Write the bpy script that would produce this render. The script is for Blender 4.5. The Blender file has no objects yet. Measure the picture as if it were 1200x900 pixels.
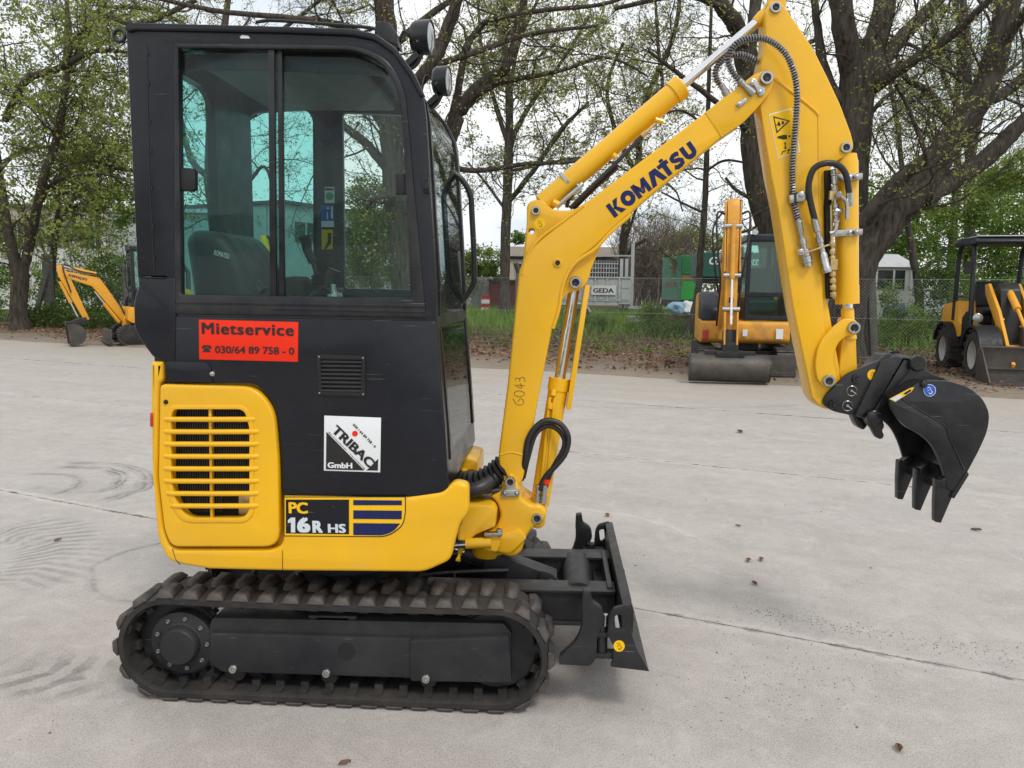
import bpy, bmesh, math, random
import numpy as np
from mathutils import Vector, Matrix, Euler
random.seed(7)
RNG = np.random.default_rng(7)
SC = bpy.context.scene
COL = SC.collection
PI = math.pi

# ------------------------------------------------------------------ camera
F_PX, CX, CY = 924.0, 600.0, 450.0          # focal length in units of a 1200 px wide picture
YAW, PITCH, ROLL = math.radians(3.1), math.atan((450 - 338) / 924.0), math.radians(0.6)
CAM = np.array([0.79, -3.15, 1.52])
_f = np.array([-math.sin(YAW) * math.cos(PITCH), math.cos(YAW) * math.cos(PITCH), -math.sin(PITCH)])
_r0 = np.array([math.cos(YAW), math.sin(YAW), 0.0])
_u0 = np.cross(_r0, _f)
_r = _r0 * math.cos(ROLL) + _u0 * math.sin(ROLL)
_u = _u0 * math.cos(ROLL) - _r0 * math.sin(ROLL)
cam_d = bpy.data.cameras.new('camera')
cam_d.sensor_width = 36.0
cam_d.lens = 36.0 * F_PX / 1200.0
cam_d.clip_start = 0.05
cam_d.clip_end = 2000.0
cam = bpy.data.objects.new('camera', cam_d)
COL.objects.link(cam)
M4 = Matrix(((_r[0], _u[0], -_f[0], CAM[0]), (_r[1], _u[1], -_f[1], CAM[1]), (_r[2], _u[2], -_f[2], CAM[2]), (0, 0, 0, 1)))
cam.matrix_world = M4
SC.camera = cam

# ------------------------------------------------------------------ overcast daylight
SUN_EL, SUN_ROT = math.radians(52), math.radians(150)
w = bpy.data.worlds.new('World')
SC.world = w
w.use_nodes = True
nt = w.node_tree
for n in list(nt.nodes): nt.nodes.remove(n)
N, L = nt.nodes.new, nt.links.new
out = N('ShaderNodeOutputWorld')
bg = N('ShaderNodeBackground'); bg.inputs['Strength'].default_value = 0.15
sky = N('ShaderNodeTexSky'); sky.sky_type = 'NISHITA'; sky.sun_disc = False
sky.sun_elevation = SUN_EL; sky.sun_rotation = SUN_ROT; sky.air_density = 1.2; sky.dust_density = 2.5
tc = N('ShaderNodeTexCoord')
mp = N('ShaderNodeMapping'); mp.inputs['Scale'].default_value = (1.0, 1.0, 3.0)
L(tc.outputs['Generated'], mp.inputs['Vector'])
nz = N('ShaderNodeTexNoise'); nz.inputs['Scale'].default_value = 2.2; nz.inputs['Detail'].default_value = 7; nz.inputs['Roughness'].default_value = 0.55
L(mp.outputs['Vector'], nz.inputs['Vector'])
cr = N('ShaderNodeValToRGB')                                  # the cloud deck: bright with greyer folds
cr.color_ramp.elements[0].position = 0.34; cr.color_ramp.elements[0].color = (5.0, 5.7, 6.4, 1)
cr.color_ramp.elements[1].position = 0.55; cr.color_ramp.elements[1].color = (8.3, 8.3, 8.2, 1)
L(nz.outputs['Fac'], cr.inputs['Fac'])
mx = N('ShaderNodeMix'); mx.data_type = 'RGBA'; mx.inputs['Factor'].default_value = 0.9
L(sky.outputs['Color'], mx.inputs['A']); L(cr.outputs['Color'], mx.inputs['B'])
L(mx.outputs['Result'], bg.inputs['Color']); L(bg.outputs['Background'], out.inputs['Surface'])

sun_d = bpy.data.lights.new('sun', 'SUN')
sun_d.energy = 1.5; sun_d.angle = math.radians(12); sun_d.color = (1.0, 0.96, 0.9)
sun = bpy.data.objects.new('sun', sun_d); COL.objects.link(sun)
sun.rotation_euler = (PI / 2 - SUN_EL, 0, PI - SUN_ROT)
SC.view_settings.view_transform = 'Standard'; SC.view_settings.look = 'None'
SC.view_settings.exposure = 0.0; SC.view_settings.gamma = 1.0; SC.view_settings.use_curve_mapping = False

# ------------------------------------------------------------------ picture -> place
def ray(px, py):
    d = _f * F_PX + _r * (px - CX) - _u * (py - CY)
    return d / np.linalg.norm(d)
def P(px, py, y):                                            # point on the plane Y = y
    d = ray(px, py); t = (y - CAM[1]) / d[1]
    return Vector(CAM + d * t)
def G(px, py, z=0.0):                                        # point on the ground
    d = ray(px, py); t = (z - CAM[2]) / d[2]
    return Vector(CAM + d * t)

# ------------------------------------------------------------------ object helpers
def tag(o, label=None, cat=None, group=None, kind=None):
    if label: o['label'] = label
    if cat: o['category'] = cat
    if group: o['group'] = group
    if kind: o['kind'] = kind
    return o
def thing(name, label, cat, loc=(0, 0, 0), rz=0.0, group=None):
    o = bpy.data.objects.new(name, None); COL.objects.link(o)
    o.empty_display_size = 0.2
    o.location = loc; o.rotation_euler = (0, 0, rz)
    return tag(o, label, cat, group)
def link(name, me, mat, parent=None, smooth=40, loc=None):
    o = bpy.data.objects.new(name, me); COL.objects.link(o)
    if mat is not None:
        me.materials.clear(); me.materials.append(mat)
    if smooth:
        me.shade_smooth(); me.set_sharp_from_angle(angle=math.radians(smooth))
    if parent is not None: o.parent = parent
    if loc is not None: o.location = loc
    return o
def np_mesh(name, V, Fq, k):
    """V (n,3), Fq (m,k) index array"""
    me = bpy.data.meshes.new(name)
    V = np.ascontiguousarray(V, dtype=np.float32); Fq = np.ascontiguousarray(Fq, dtype=np.int32)
    me.vertices.add(len(V)); me.vertices.foreach_set('co', V.ravel())
    me.loops.add(Fq.size); me.loops.foreach_set('vertex_index', Fq.ravel())
    me.polygons.add(len(Fq))
    me.polygons.foreach_set('loop_start', np.arange(0, Fq.size, k, dtype=np.int32))
    me.update(calc_edges=True)
    return me
def copy_tree(o, parent=None):
    c = o.copy(); COL.objects.link(c)
    if parent is not None: c.parent = parent
    for ch in list(o.children): copy_tree(ch, c)
    return c

class MB:
    def __init__(s): s.v = []; s.f = []
    def add(s, V, Fs):
        b = len(s.v); s.v += [tuple(p) for p in V]; s.f += [tuple(i + b for i in f) for f in Fs]; return s
    def box(s, c, size, R=None):
        h = [k / 2 for k in size]
        V = [Vector((x * h[0], y * h[1], z * h[2])) for x in (-1, 1) for y in (-1, 1) for z in (-1, 1)]
        if R is not None: V = [R @ p for p in V]
        V = [p + Vector(c) for p in V]
        return s.add(V, [(0, 1, 3, 2), (4, 6, 7, 5), (0, 4, 5, 1), (2, 3, 7, 6), (0, 2, 6, 4), (1, 5, 7, 3)])
    def bar(s, a, b, w_, h_, up=(0, 0, 1)):                     # box between two points
        a = Vector(a); b = Vector(b); d = (b - a); l = d.length; d.normalize()
        u = Vector(up); sd = d.cross(u).normalized(); u = sd.cross(d).normalized()
        R = Matrix((d, sd, u)).transposed()
        return s.box((a + b) / 2, (l, w_, h_), R)
    def lathe(s, a, b, prof, n=20, caps=True):                  # prof: [(t along a->b in metres, r)]
        a = Vector(a); d = (Vector(b) - a).normalized()
        u = d.orthogonal().normalized(); v = d.cross(u)
        V = []; Fs = []
        for t, r in prof:
            for i in range(n):
                q = 2 * PI * i / n
                V.append(a + d * t + (u * math.cos(q) + v * math.sin(q)) * r)
        m = len(prof)
        for j in range(m - 1):
            for i in range(n):
                k = (i + 1) % n
                Fs.append((j * n + i, j * n + k, (j + 1) * n + k, (j + 1) * n + i))
        if caps:
            Fs.append(tuple(range(n))[::-1]); Fs.append(tuple((m - 1) * n + i for i in range(n)))
        return s.add(V, Fs)
    def cyl(s, a, b, r, n=20, ch=None):
        l = (Vector(b) - Vector(a)).length
        if ch is None: ch = min(r * 0.12, l * 0.2, 0.004)
        return s.lathe(a, b, [(0, r - ch), (ch, r), (l - ch, r), (l, r - ch)], n)
    def tube(s, pts, r, n=8, sub=6, caps=True):
        pts = smooth_path(pts, sub) if sub > 1 else [Vector(p) for p in pts]
        rr = r if isinstance(r, (list, tuple)) else None
        m = len(pts); V = []; Fs = []
        u = None
        for i, p in enumerate(pts):
            d = (pts[min(i + 1, m - 1)] - pts[max(i - 1, 0)]).normalized()
            if u is None: u = d.orthogonal().normalized()
            u = (u - d * u.dot(d)).normalized(); v = d.cross(u)
            rad = r if rr is None else rr[0] + (rr[1] - rr[0]) * i / (m - 1)
            for k in range(n):
                q = 2 * PI * k / n
                V.append(p + (u * math.cos(q) + v * math.sin(q)) * rad)
        for i in range(m - 1):
            for k in range(n):
                kk = (k + 1) % n
                Fs.append((i * n + k, i * n + kk, (i + 1) * n + kk, (i + 1) * n + k))
        if caps:
            Fs.append(tuple(range(n))[::-1]); Fs.append(tuple((m - 1) * n + k for k in range(n)))
        return s.add(V, Fs)
    def prism(s, pts, y0, y1):                                  # pts (x, z) outline extruded along y
        n = len(pts)
        V = [(x, y0, z) for x, z in pts] + [(x, y1, z) for x, z in pts]
        Fs = [tuple(range(n))[::-1], tuple(range(n, 2 * n))]
        for i in range(n):
            k = (i + 1) % n; Fs.append((i, k, n + k, n + i))
        return s.add(V, Fs)
    def build(s, name, mat, parent=None, bevel=0, smooth=40, seg=2):
        me = bpy.data.meshes.new(name); me.from_pydata(s.v, [], s.f)
        bm = bmesh.new(); bm.from_mesh(me)
        bmesh.ops.recalc_face_normals(bm, faces=bm.faces)
        if bevel:
            ed = [e for e in bm.edges if len(e.link_faces) == 2 and e.calc_face_angle(0) > 0.6]
            bmesh.ops.bevel(bm, geom=ed, offset=bevel, segments=seg, profile=0.6, affect='EDGES', clamp_overlap=True)
        bm.to_mesh(me); bm.free()
        return link(name, me, mat, parent, smooth)

def smooth_path(pts, sub=6):
    P_ = [Vector(p) for p in pts]
    if len(P_) < 3:
        return P_
    q = [P_[0] * 2 - P_[1]] + P_ + [P_[-1] * 2 - P_[-2]]
    o = []
    for i in range(1, len(q) - 2):
        a, b, c, d = q[i - 1], q[i], q[i + 1], q[i + 2]
        for k in range(sub):
            t = k / sub
            o.append(0.5 * ((2 * b) + (c - a) * t + (2 * a - 5 * b + 4 * c - d) * t * t + (3 * b - a - 3 * c + d) * t ** 3))
    o.append(P_[-1]); return o

def fillet(pts, r=0.0, n=5):
    """2-D outline; points (x, y) or (x, y, r) -> rounded outline"""
    o = []; m = len(pts)
    for i in range(m):
        p = Vector(pts[i][:2]); rad = pts[i][2] if len(pts[i]) > 2 else r
        a = Vector(pts[i - 1][:2]) - p; b = Vector(pts[(i + 1) % m][:2]) - p
        if rad <= 0 or a.length < 1e-9 or b.length < 1e-9: o.append(tuple(p)); continue
        t = min(rad, a.length * 0.48, b.length * 0.48)
        A = p + a.normalized() * t; B = p + b.normalized() * t
        for k in range(n + 1):
            s_ = k / n
            q = A * (1 - s_) ** 2 + p * 2 * s_ * (1 - s_) + B * s_ * s_
            o.append(tuple(q))
    return o

def curve_mesh(name, outlines, thick, bev, seg=2):
    """outlines in local XY (first = outside, rest = holes) -> mesh, thickness along Z"""
    cu = bpy.data.curves.new(name, 'CURVE'); cu.dimensions = '2D'; cu.fill_mode = 'BOTH'
    for o in outlines:
        sp = cu.splines.new('POLY'); sp.points.add(len(o) - 1)
        for k, p in enumerate(o): sp.points[k].co = (p[0], p[1], 0, 1)
        sp.use_cyclic_u = True
    b = min(bev, thick / 2 * 0.9)
    cu.extrude = thick / 2 - b; cu.bevel_depth = b; cu.bevel_resolution = seg - 1; cu.offset = -b
    ob = bpy.data.objects.new(name, cu)
    me = bpy.data.meshes.new_from_object(ob)
    bpy.data.objects.remove(ob); bpy.data.curves.remove(cu)
    bm = bmesh.new(); bm.from_mesh(me)
    bmesh.ops.remove_doubles(bm, verts=bm.verts, dist=0.00002)
    bm.to_mesh(me); bm.free()
    return me

def px_plate(name, outline, y0, y1, mat, parent, holes=(), bev=0.004, r=0, seg=2, smooth=40, yp=None):
    """a plate whose side outline is read at plane yp (default its near face y0), standing between y0 and y1"""
    yp = y0 if yp is None else yp
    def conv(o, rr):
        o = fillet(o, rr)
        return [(lambda q: (q.x, q.z))(P(a, b, yp)) for a, b in o]
    outs = [conv(outline, r)] + [conv(h, 0) for h in holes]
    me = curve_mesh(name, outs, abs(y1 - y0), bev, seg)
    n = len(me.vertices); co = np.zeros(n * 3, dtype=np.float32); me.vertices.foreach_get('co', co); co = co.reshape(-1, 3)
    V = np.stack([co[:, 0], (y0 + y1) / 2 - co[:, 2], co[:, 1]], 1).astype(np.float32)
    me.vertices.foreach_set('co', V.ravel()); me.update()
    return link(name, me, mat, parent, smooth)

def circ(cx, cy, r, n=20):
    return [(cx + r * math.cos(2 * PI * i / n), cy + r * math.sin(2 * PI * i / n)) for i in range(n)]

def text_mesh(s, offset=0.0, shear=0.0, space=1.0, ext=0.004):
    bold = offset * 2.3; offset = 0.0
    cu = bpy.data.curves.new('t', 'FONT'); cu.body = s; cu.size = 1.0; cu.offset = offset; cu.shear = shear
    cu.space_character = space; cu.extrude = ext; cu.resolution_u = 3
    ob = bpy.data.objects.new('t', cu)
    me = bpy.data.meshes.new_from_object(ob)
    bpy.data.objects.remove(ob); bpy.data.curves.remove(cu)
    if bold:
        bm = bmesh.new(); bm.from_mesh(me)
        g0 = list(bm.verts) + list(bm.edges) + list(bm.faces)
        for k, (dx, dy) in enumerate(((bold, 0), (bold, bold * .5), (0, bold * .5), (bold * .5, bold * .25))):
            d = bmesh.ops.duplicate(bm, geom=g0)
            bmesh.ops.translate(bm, verts=[v for v in d['geom'] if isinstance(v, bmesh.types.BMVert)], vec=(dx, dy, ext * .02 * (k + 1)))
        bm.to_mesh(me); bm.free()
    return me
def place_flat(name, me, origin, xdir, ydir, wid, hei, mat, parent, off=0.0008):
    """fit mesh drawn in XY into the parallelogram origin + xdir*wid, ydir*hei"""
    n = len(me.vertices); co = np.zeros(n * 3, dtype=np.float32); me.vertices.foreach_get('co', co); co = co.reshape(-1, 3)
    mn, mxx = co.min(0), co.max(0)
    u = (co[:, 0] - mn[0]) / max(mxx[0] - mn[0], 1e-6) * wid
    v = (co[:, 1] - mn[1]) / max(mxx[1] - mn[1], 1e-6) * hei
    xd = np.array(Vector(xdir).normalized()); yd = np.array(Vector(ydir).normalized())
    nn = np.cross(xd, yd)
    z = (co[:, 2] - mn[2]) / max(mxx[2] - mn[2], 1e-6) * off * 0.7 + off * 0.15
    V = np.array(origin)[None, :] + u[:, None] * xd + v[:, None] * yd + z[:, None] * nn
    me.vertices.foreach_set('co', V.astype(np.float32).ravel()); me.update()
    return link(name, me, mat, parent, 0)
def px_text(name, s, p0, p1, hpx, y, mat, parent, offset=0.02, shear=0.0, space=1.0, up=None, off=0.0008, me=None):
    """text whose baseline runs p0 -> p1 in the picture on plane Y=y, hpx tall"""
    a = P(*p0, y); b = P(*p1, y)
    xd = (b - a); wid = xd.length; xd.normalize()
    yd = Vector((-xd.z, 0, xd.x))
    sc = (P(p0[0], p0[1] - hpx, y) - a).length
    if me is None: me = text_mesh(s, offset, shear, space)
    return place_flat(name, me, a + Vector((0, -0.0004, 0)), xd, yd, wid, sc, mat, parent, off)
def flat_poly(name, polys, y, mat, parent, th=0.0006):
    mb = MB()
    for pl in polys:
        mb.prism([(lambda q: (q.x, q.z))(P(a, b, y)) for a, b in pl], y - th, y + 0.0004)
    return mb.build(name, mat, parent, smooth=0)

# ------------------------------------------------------------------ materials
def mat_new(name):
    m = bpy.data.materials.new(name); m.use_nodes = True
    return m, m.node_tree, m.node_tree.nodes['Principled BSDF']
def pbr(name, col, rough=0.5, metal=0.0, var=0.12, scale=6.0, bump=0.0, bscale=60.0, coat=0.0, dust=None, damt=0.3, spec=0.5, dscale=3.0, topdust=0.0, stretch=None, scratch=0.0):
    m, t, b = mat_new(name)
    N, L = t.nodes.new, t.links.new
    tc = N('ShaderNodeTexCoord')
    n1 = N('ShaderNodeTexNoise'); n1.inputs['Scale'].default_value = scale; n1.inputs['Detail'].default_value = 6; n1.inputs['Roughness'].default_value = 0.6
    vec = tc.outputs['Object']
    if stretch:
        mpn = N('ShaderNodeMapping'); mpn.inputs['Scale'].default_value = stretch; L(vec, mpn.inputs['Vector']); vec = mpn.outputs['Vector']
    L(vec, n1.inputs['Vector'])
    r = N('ShaderNodeValToRGB')
    r.color_ramp.elements[0].position = 0.3; r.color_ramp.elements[1].position = 0.7
    r.color_ramp.elements[0].color = tuple(c * (1 - var) for c in col) + (1,)
    r.color_ramp.elements[1].color = tuple(min(1, c * (1 + var)) for c in col) + (1,)
    L(n1.outputs['Fac'], r.inputs['Fac'])
    colout = r.outputs['Color']
    rough_in = None
    if dust is not None:
        n2 = N('ShaderNodeTexNoise'); n2.inputs['Scale'].default_value = dscale; n2.inputs['Detail'].default_value = 9; n2.inputs['Roughness'].default_value = 0.7
        L(tc.outputs['Object'], n2.inputs['Vector'])
        mr = N('ShaderNodeMapRange'); mr.inputs['From Min'].default_value = 0.42; mr.inputs['From Max'].default_value = 0.75
        mr.inputs['To Max'].default_value = damt; mr.clamp = True
        L(n2.outputs['Fac'], mr.inputs['Value'])
        fac = mr.outputs['Result']
        if topdust:
            g = N('ShaderNodeNewGeometry'); sx = N('ShaderNodeSeparateXYZ'); L(g.outputs['Normal'], sx.inputs['Vector'])
            m2 = N('ShaderNodeMath'); m2.operation = 'MULTIPLY_ADD'; m2.use_clamp = True
            m2.inputs[1].default_value = topdust; L(sx.outputs['Z'], m2.inputs[0]); L(fac, m2.inputs[2]); 
            m3 = N('ShaderNodeMath'); m3.operation = 'MAXIMUM'; L(m2.outputs[0], m3.inputs[0]); L(fac, m3.inputs[1]); fac = m3.outputs[0]
        mx = N('ShaderNodeMix'); mx.data_type = 'RGBA'
        L(fac, mx.inputs['Factor']); L(colout, mx.inputs['A']); mx.inputs['B'].default_value = tuple(dust) + (1,)
        colout = mx.outputs['Result']
    if scratch:                                            # short fine scuffs with a shape of their own
        for rot, ss in ((0.35, (2.0, 2.0, 70.0)), (-0.9, (3.0, 3.0, 55.0))):
            ms = N('ShaderNodeMapping'); ms.inputs['Rotation'].default_value = (0, rot, 0); ms.inputs['Scale'].default_value = ss
            L(tc.outputs['Object'], ms.inputs['Vector'])
            ns_ = N('ShaderNodeTexNoise'); ns_.inputs['Scale'].default_value = 2.2; ns_.inputs['Detail'].default_value = 3; L(ms.outputs['Vector'], ns_.inputs['Vector'])
            rs2 = N('ShaderNodeMapRange'); rs2.inputs['From Min'].default_value = .70; rs2.inputs['From Max'].default_value = .76; rs2.inputs['To Max'].default_value = scratch; L(ns_.outputs['Fac'], rs2.inputs['Value'])
            mxs = N('ShaderNodeMix'); mxs.data_type = 'RGBA'; L(rs2.outputs['Result'], mxs.inputs['Factor']); L(colout, mxs.inputs['A'])
            mxs.inputs['B'].default_value = (.45, .42, .36, 1) if max(col) > .2 else (.16, .16, .16, 1); colout = mxs.outputs['Result']
    L(colout, b.inputs['Base Color'])
    n3 = N('ShaderNodeTexNoise'); n3.inputs['Scale'].default_value = scale * 3.1; n3.inputs['Detail'].default_value = 4
    L(tc.outputs['Object'], n3.inputs['Vector'])
    m4 = N('ShaderNodeMapRange'); m4.inputs['To Min'].default_value = max(0.02, rough - 0.09); m4.inputs['To Max'].default_value = min(1, rough + 0.13)
    m4.inputs['From Min'].default_value = 0.3; m4.inputs['From Max'].default_value = 0.7
    L(n3.outputs['Fac'], m4.inputs['Value']); L(m4.outputs['Result'], b.inputs['Roughness'])
    b.inputs['Metallic'].default_value = metal
    b.inputs['Specular IOR Level'].default_value = spec
    b.inputs['Coat Weight'].default_value = coat; b.inputs['Coat Roughness'].default_value = 0.12
    if bump:
        n5 = N('ShaderNodeTexNoise'); n5.inputs['Scale'].default_value = bscale; n5.inputs['Detail'].default_value = 5
        L(vec, n5.inputs['Vector'])
        bp = N('ShaderNodeBump'); bp.inputs['Strength'].default_value = bump; bp.inputs['Distance'].default_value = 0.004
        L(n5.outputs['Fac'], bp.inputs['Height']); L(bp.outputs['Normal'], b.inputs['Normal'])
    return m
def glass(name, tint, refl=0.08, rough=0.02, haze=None):
    m = bpy.data.materials.new(name); m.use_nodes = True
    t = m.node_tree
    for n in list(t.nodes): t.nodes.remove(n)
    N, L = t.nodes.new, t.links.new
    o = N('ShaderNodeOutputMaterial'); tr = N('ShaderNodeBsdfTransparent'); gl = N('ShaderNodeBsdfGlossy')
    tr.inputs['Color'].default_value = tuple(tint) + (1,); gl.inputs['Roughness'].default_value = rough
    # Schlick reflectance that treats both faces of a thin pane alike
    g = N('ShaderNodeNewGeometry'); dt = N('ShaderNodeVectorMath'); dt.operation = 'DOT_PRODUCT'
    L(g.outputs['Normal'], dt.inputs[0]); L(g.outputs['Incoming'], dt.inputs[1])
    ab = N('ShaderNodeMath'); ab.operation = 'ABSOLUTE'; L(dt.outputs['Value'], ab.inputs[0])
    su = N('ShaderNodeMath'); su.operation = 'SUBTRACT'; su.inputs[0].default_value = 1.0; L(ab.outputs[0], su.inputs[1])
    pw = N('ShaderNodeMath'); pw.operation = 'POWER'; pw.inputs[1].default_value = 5.0; L(su.outputs[0], pw.inputs[0])
    ad = N('ShaderNodeMath'); ad.operation = 'MULTIPLY_ADD'; ad.use_clamp = True; ad.inputs[1].default_value = 0.5; ad.inputs[2].default_value = refl * 0.5
    L(pw.outputs[0], ad.inputs[0])
    mx = N('ShaderNodeMixShader'); L(ad.outputs[0], mx.inputs['Fac']); L(tr.outputs[0], mx.inputs[1]); L(gl.outputs[0], mx.inputs[2])
    L(mx.outputs[0], o.inputs['Surface'])
    return m

DUST = (0.30, 0.26, 0.21)
Mt = dict(
    yellow=pbr('yellow_paint', (0.80, 0.435, 0.005), 0.32, var=0.05, scale=2.5, coat=0.3, spec=0.35, scratch=.35, dust=(0.52, 0.33, 0.09), damt=0.30, dscale=1.6, bump=0.22, bscale=5),
    yellow2=pbr('worn_and_shaded_yellow', (0.66, 0.30, 0.02), 0.5, var=0.15, scale=3, dust=(0.22, 0.14, 0.07), damt=0.65, dscale=5),
    orange=pbr('orange_yellow_paint', (0.78, 0.36, 0.015), 0.45, var=0.1, scale=3, dust=(0.25, 0.16, 0.09), damt=0.4),
    char=pbr('charcoal_paint', (0.0065, 0.0078, 0.0125), 0.30, var=0.2, scale=2, coat=0.2, spec=0.25, scratch=.35, dust=(0.040, 0.040, 0.042), damt=0.35, dscale=1.8, bump=0.22, bscale=4),
    frame=pbr('charcoal_steel', (0.011, 0.012, 0.016), 0.42, scratch=.6, var=0.2, scale=5, spec=0.35, dust=(0.09, 0.083, 0.07), damt=0.3, bump=0.1, topdust=0.2),
    black=pbr('black_paint', (0.006, 0.0063, 0.009), 0.32, var=0.2, scale=4, coat=0.15, scratch=.8, spec=0.35, dust=(0.075, 0.072, 0.068), damt=0.40, dscale=5, bump=0.15, bscale=30),
    plastic=pbr('black_plastic', (0.010, 0.010, 0.012), 0.5, var=0.2, bump=0.15, bscale=120, spec=.35, dust=(0.06, 0.06, 0.06), damt=0.2),
    rubber=pbr('track_rubber', (0.019, 0.018, 0.018), 0.68, var=0.3, scale=9, spec=.35, dust=(0.085, 0.072, 0.06), damt=0.45, dscale=6, bump=0.3, bscale=45, topdust=0.12),
    lug=pbr('lug_rubber', (0.030, 0.030, 0.031), 0.55, var=0.3, scale=12, spec=.4, dust=(0.16, 0.125, 0.10), damt=0.6, dscale=14, bump=0.3, bscale=60),
    hose=pbr('hose_rubber', (0.02, 0.02, 0.022), 0.42, var=0.2, scale=20),
    steel=pbr('zinc_steel', (0.46, 0.46, 0.45), 0.27, metal=1.0, var=0.15, scale=30),
    chrome=pbr('chromed_rod', (0.72, 0.72, 0.72), 0.12, metal=1.0, var=0.06, scale=10),
    galvb=pbr('dull_bolt', (.16, .16, .16), .45, metal=.6),
    brass=pbr('yellow_zinc', (0.55, 0.40, 0.18), 0.35, metal=0.8, var=0.2, scale=30),
    sprg=pbr('hose_spring', (0.26, 0.26, 0.27), 0.4, metal=0.6, var=0.2, scale=30),
    dark=pbr('dark_void', (0.006, 0.006, 0.006), 0.8, var=0.2),
    rad=pbr('radiator_mesh', (0.05, 0.048, 0.045), 0.6, metal=0.3, var=0.3, scale=40),
    seat=pbr('seat_vinyl', (0.035, 0.045, 0.048), 0.5, var=0.12, bump=0.1, bscale=200),
    lining=pbr('roof_lining', (0.15, 0.16, 0.15), 0.8, var=0.08),
    grip=pbr('lever_grip', (0.02, 0.02, 0.022), 0.5),
    red=pbr('red_sticker', (0.80, 0.028, 0.006), 0.5, var=0.03, spec=.25),
    ink=pbr('black_print', (0.012, 0.010, 0.010), 0.4, var=0.05),
    white=pbr('white_sticker', (0.72, 0.74, 0.76), 0.35, var=0.03, coat=0.2),
    silver=pbr('silver_print', (0.58, 0.64, 0.68), 0.35, var=0.05),
    navy=pbr('navy_print', (0.012, 0.018, 0.09), 0.45, var=0.1, spec=.25),
    yprint=pbr('yellow_print', (0.85, 0.50, 0.006), 0.45, var=0.03, spec=.3),
    blue=pbr('blue_print', (0.02, 0.10, 0.48), 0.35, var=0.05),
    green=pbr('green_print', (0.03, 0.35, 0.12), 0.4),
    amber=pbr('amber_plate', (0.75, 0.25, 0.01), 0.4),
    lens=pbr('lamp_lens', (0.38, 0.40, 0.40), 0.12, metal=.5, var=0.3, scale=25, coat=0.8),
    redrefl=pbr('red_reflector', (0.45, 0.02, 0.02), 0.2, coat=0.5),
    glass=glass('side_glass', (0.74, 0.85, 0.83), 0.05),
    tint=glass('green_tinted_glass', (0.64, 0.91, 0.90), 0.06),
    fglass=glass('front_glass', (0.72, 0.82, 0.82), 0.30),
    cglass=glass('pale_cab_glass', (0.74, 0.90, 0.86), 0.10),
)
# ================================================================== GROUND
GA = math.radians(22)                                # the yard's slab grid, turned to the camera
def UN(u, n, z=0.0): return Vector((u * math.cos(GA) + n * math.sin(GA), -u * math.sin(GA) + n * math.cos(GA), z))
def toUN(p): return (p[0] * math.cos(GA) - p[1] * math.sin(GA), p[0] * math.sin(GA) + p[1] * math.cos(GA))

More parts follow.
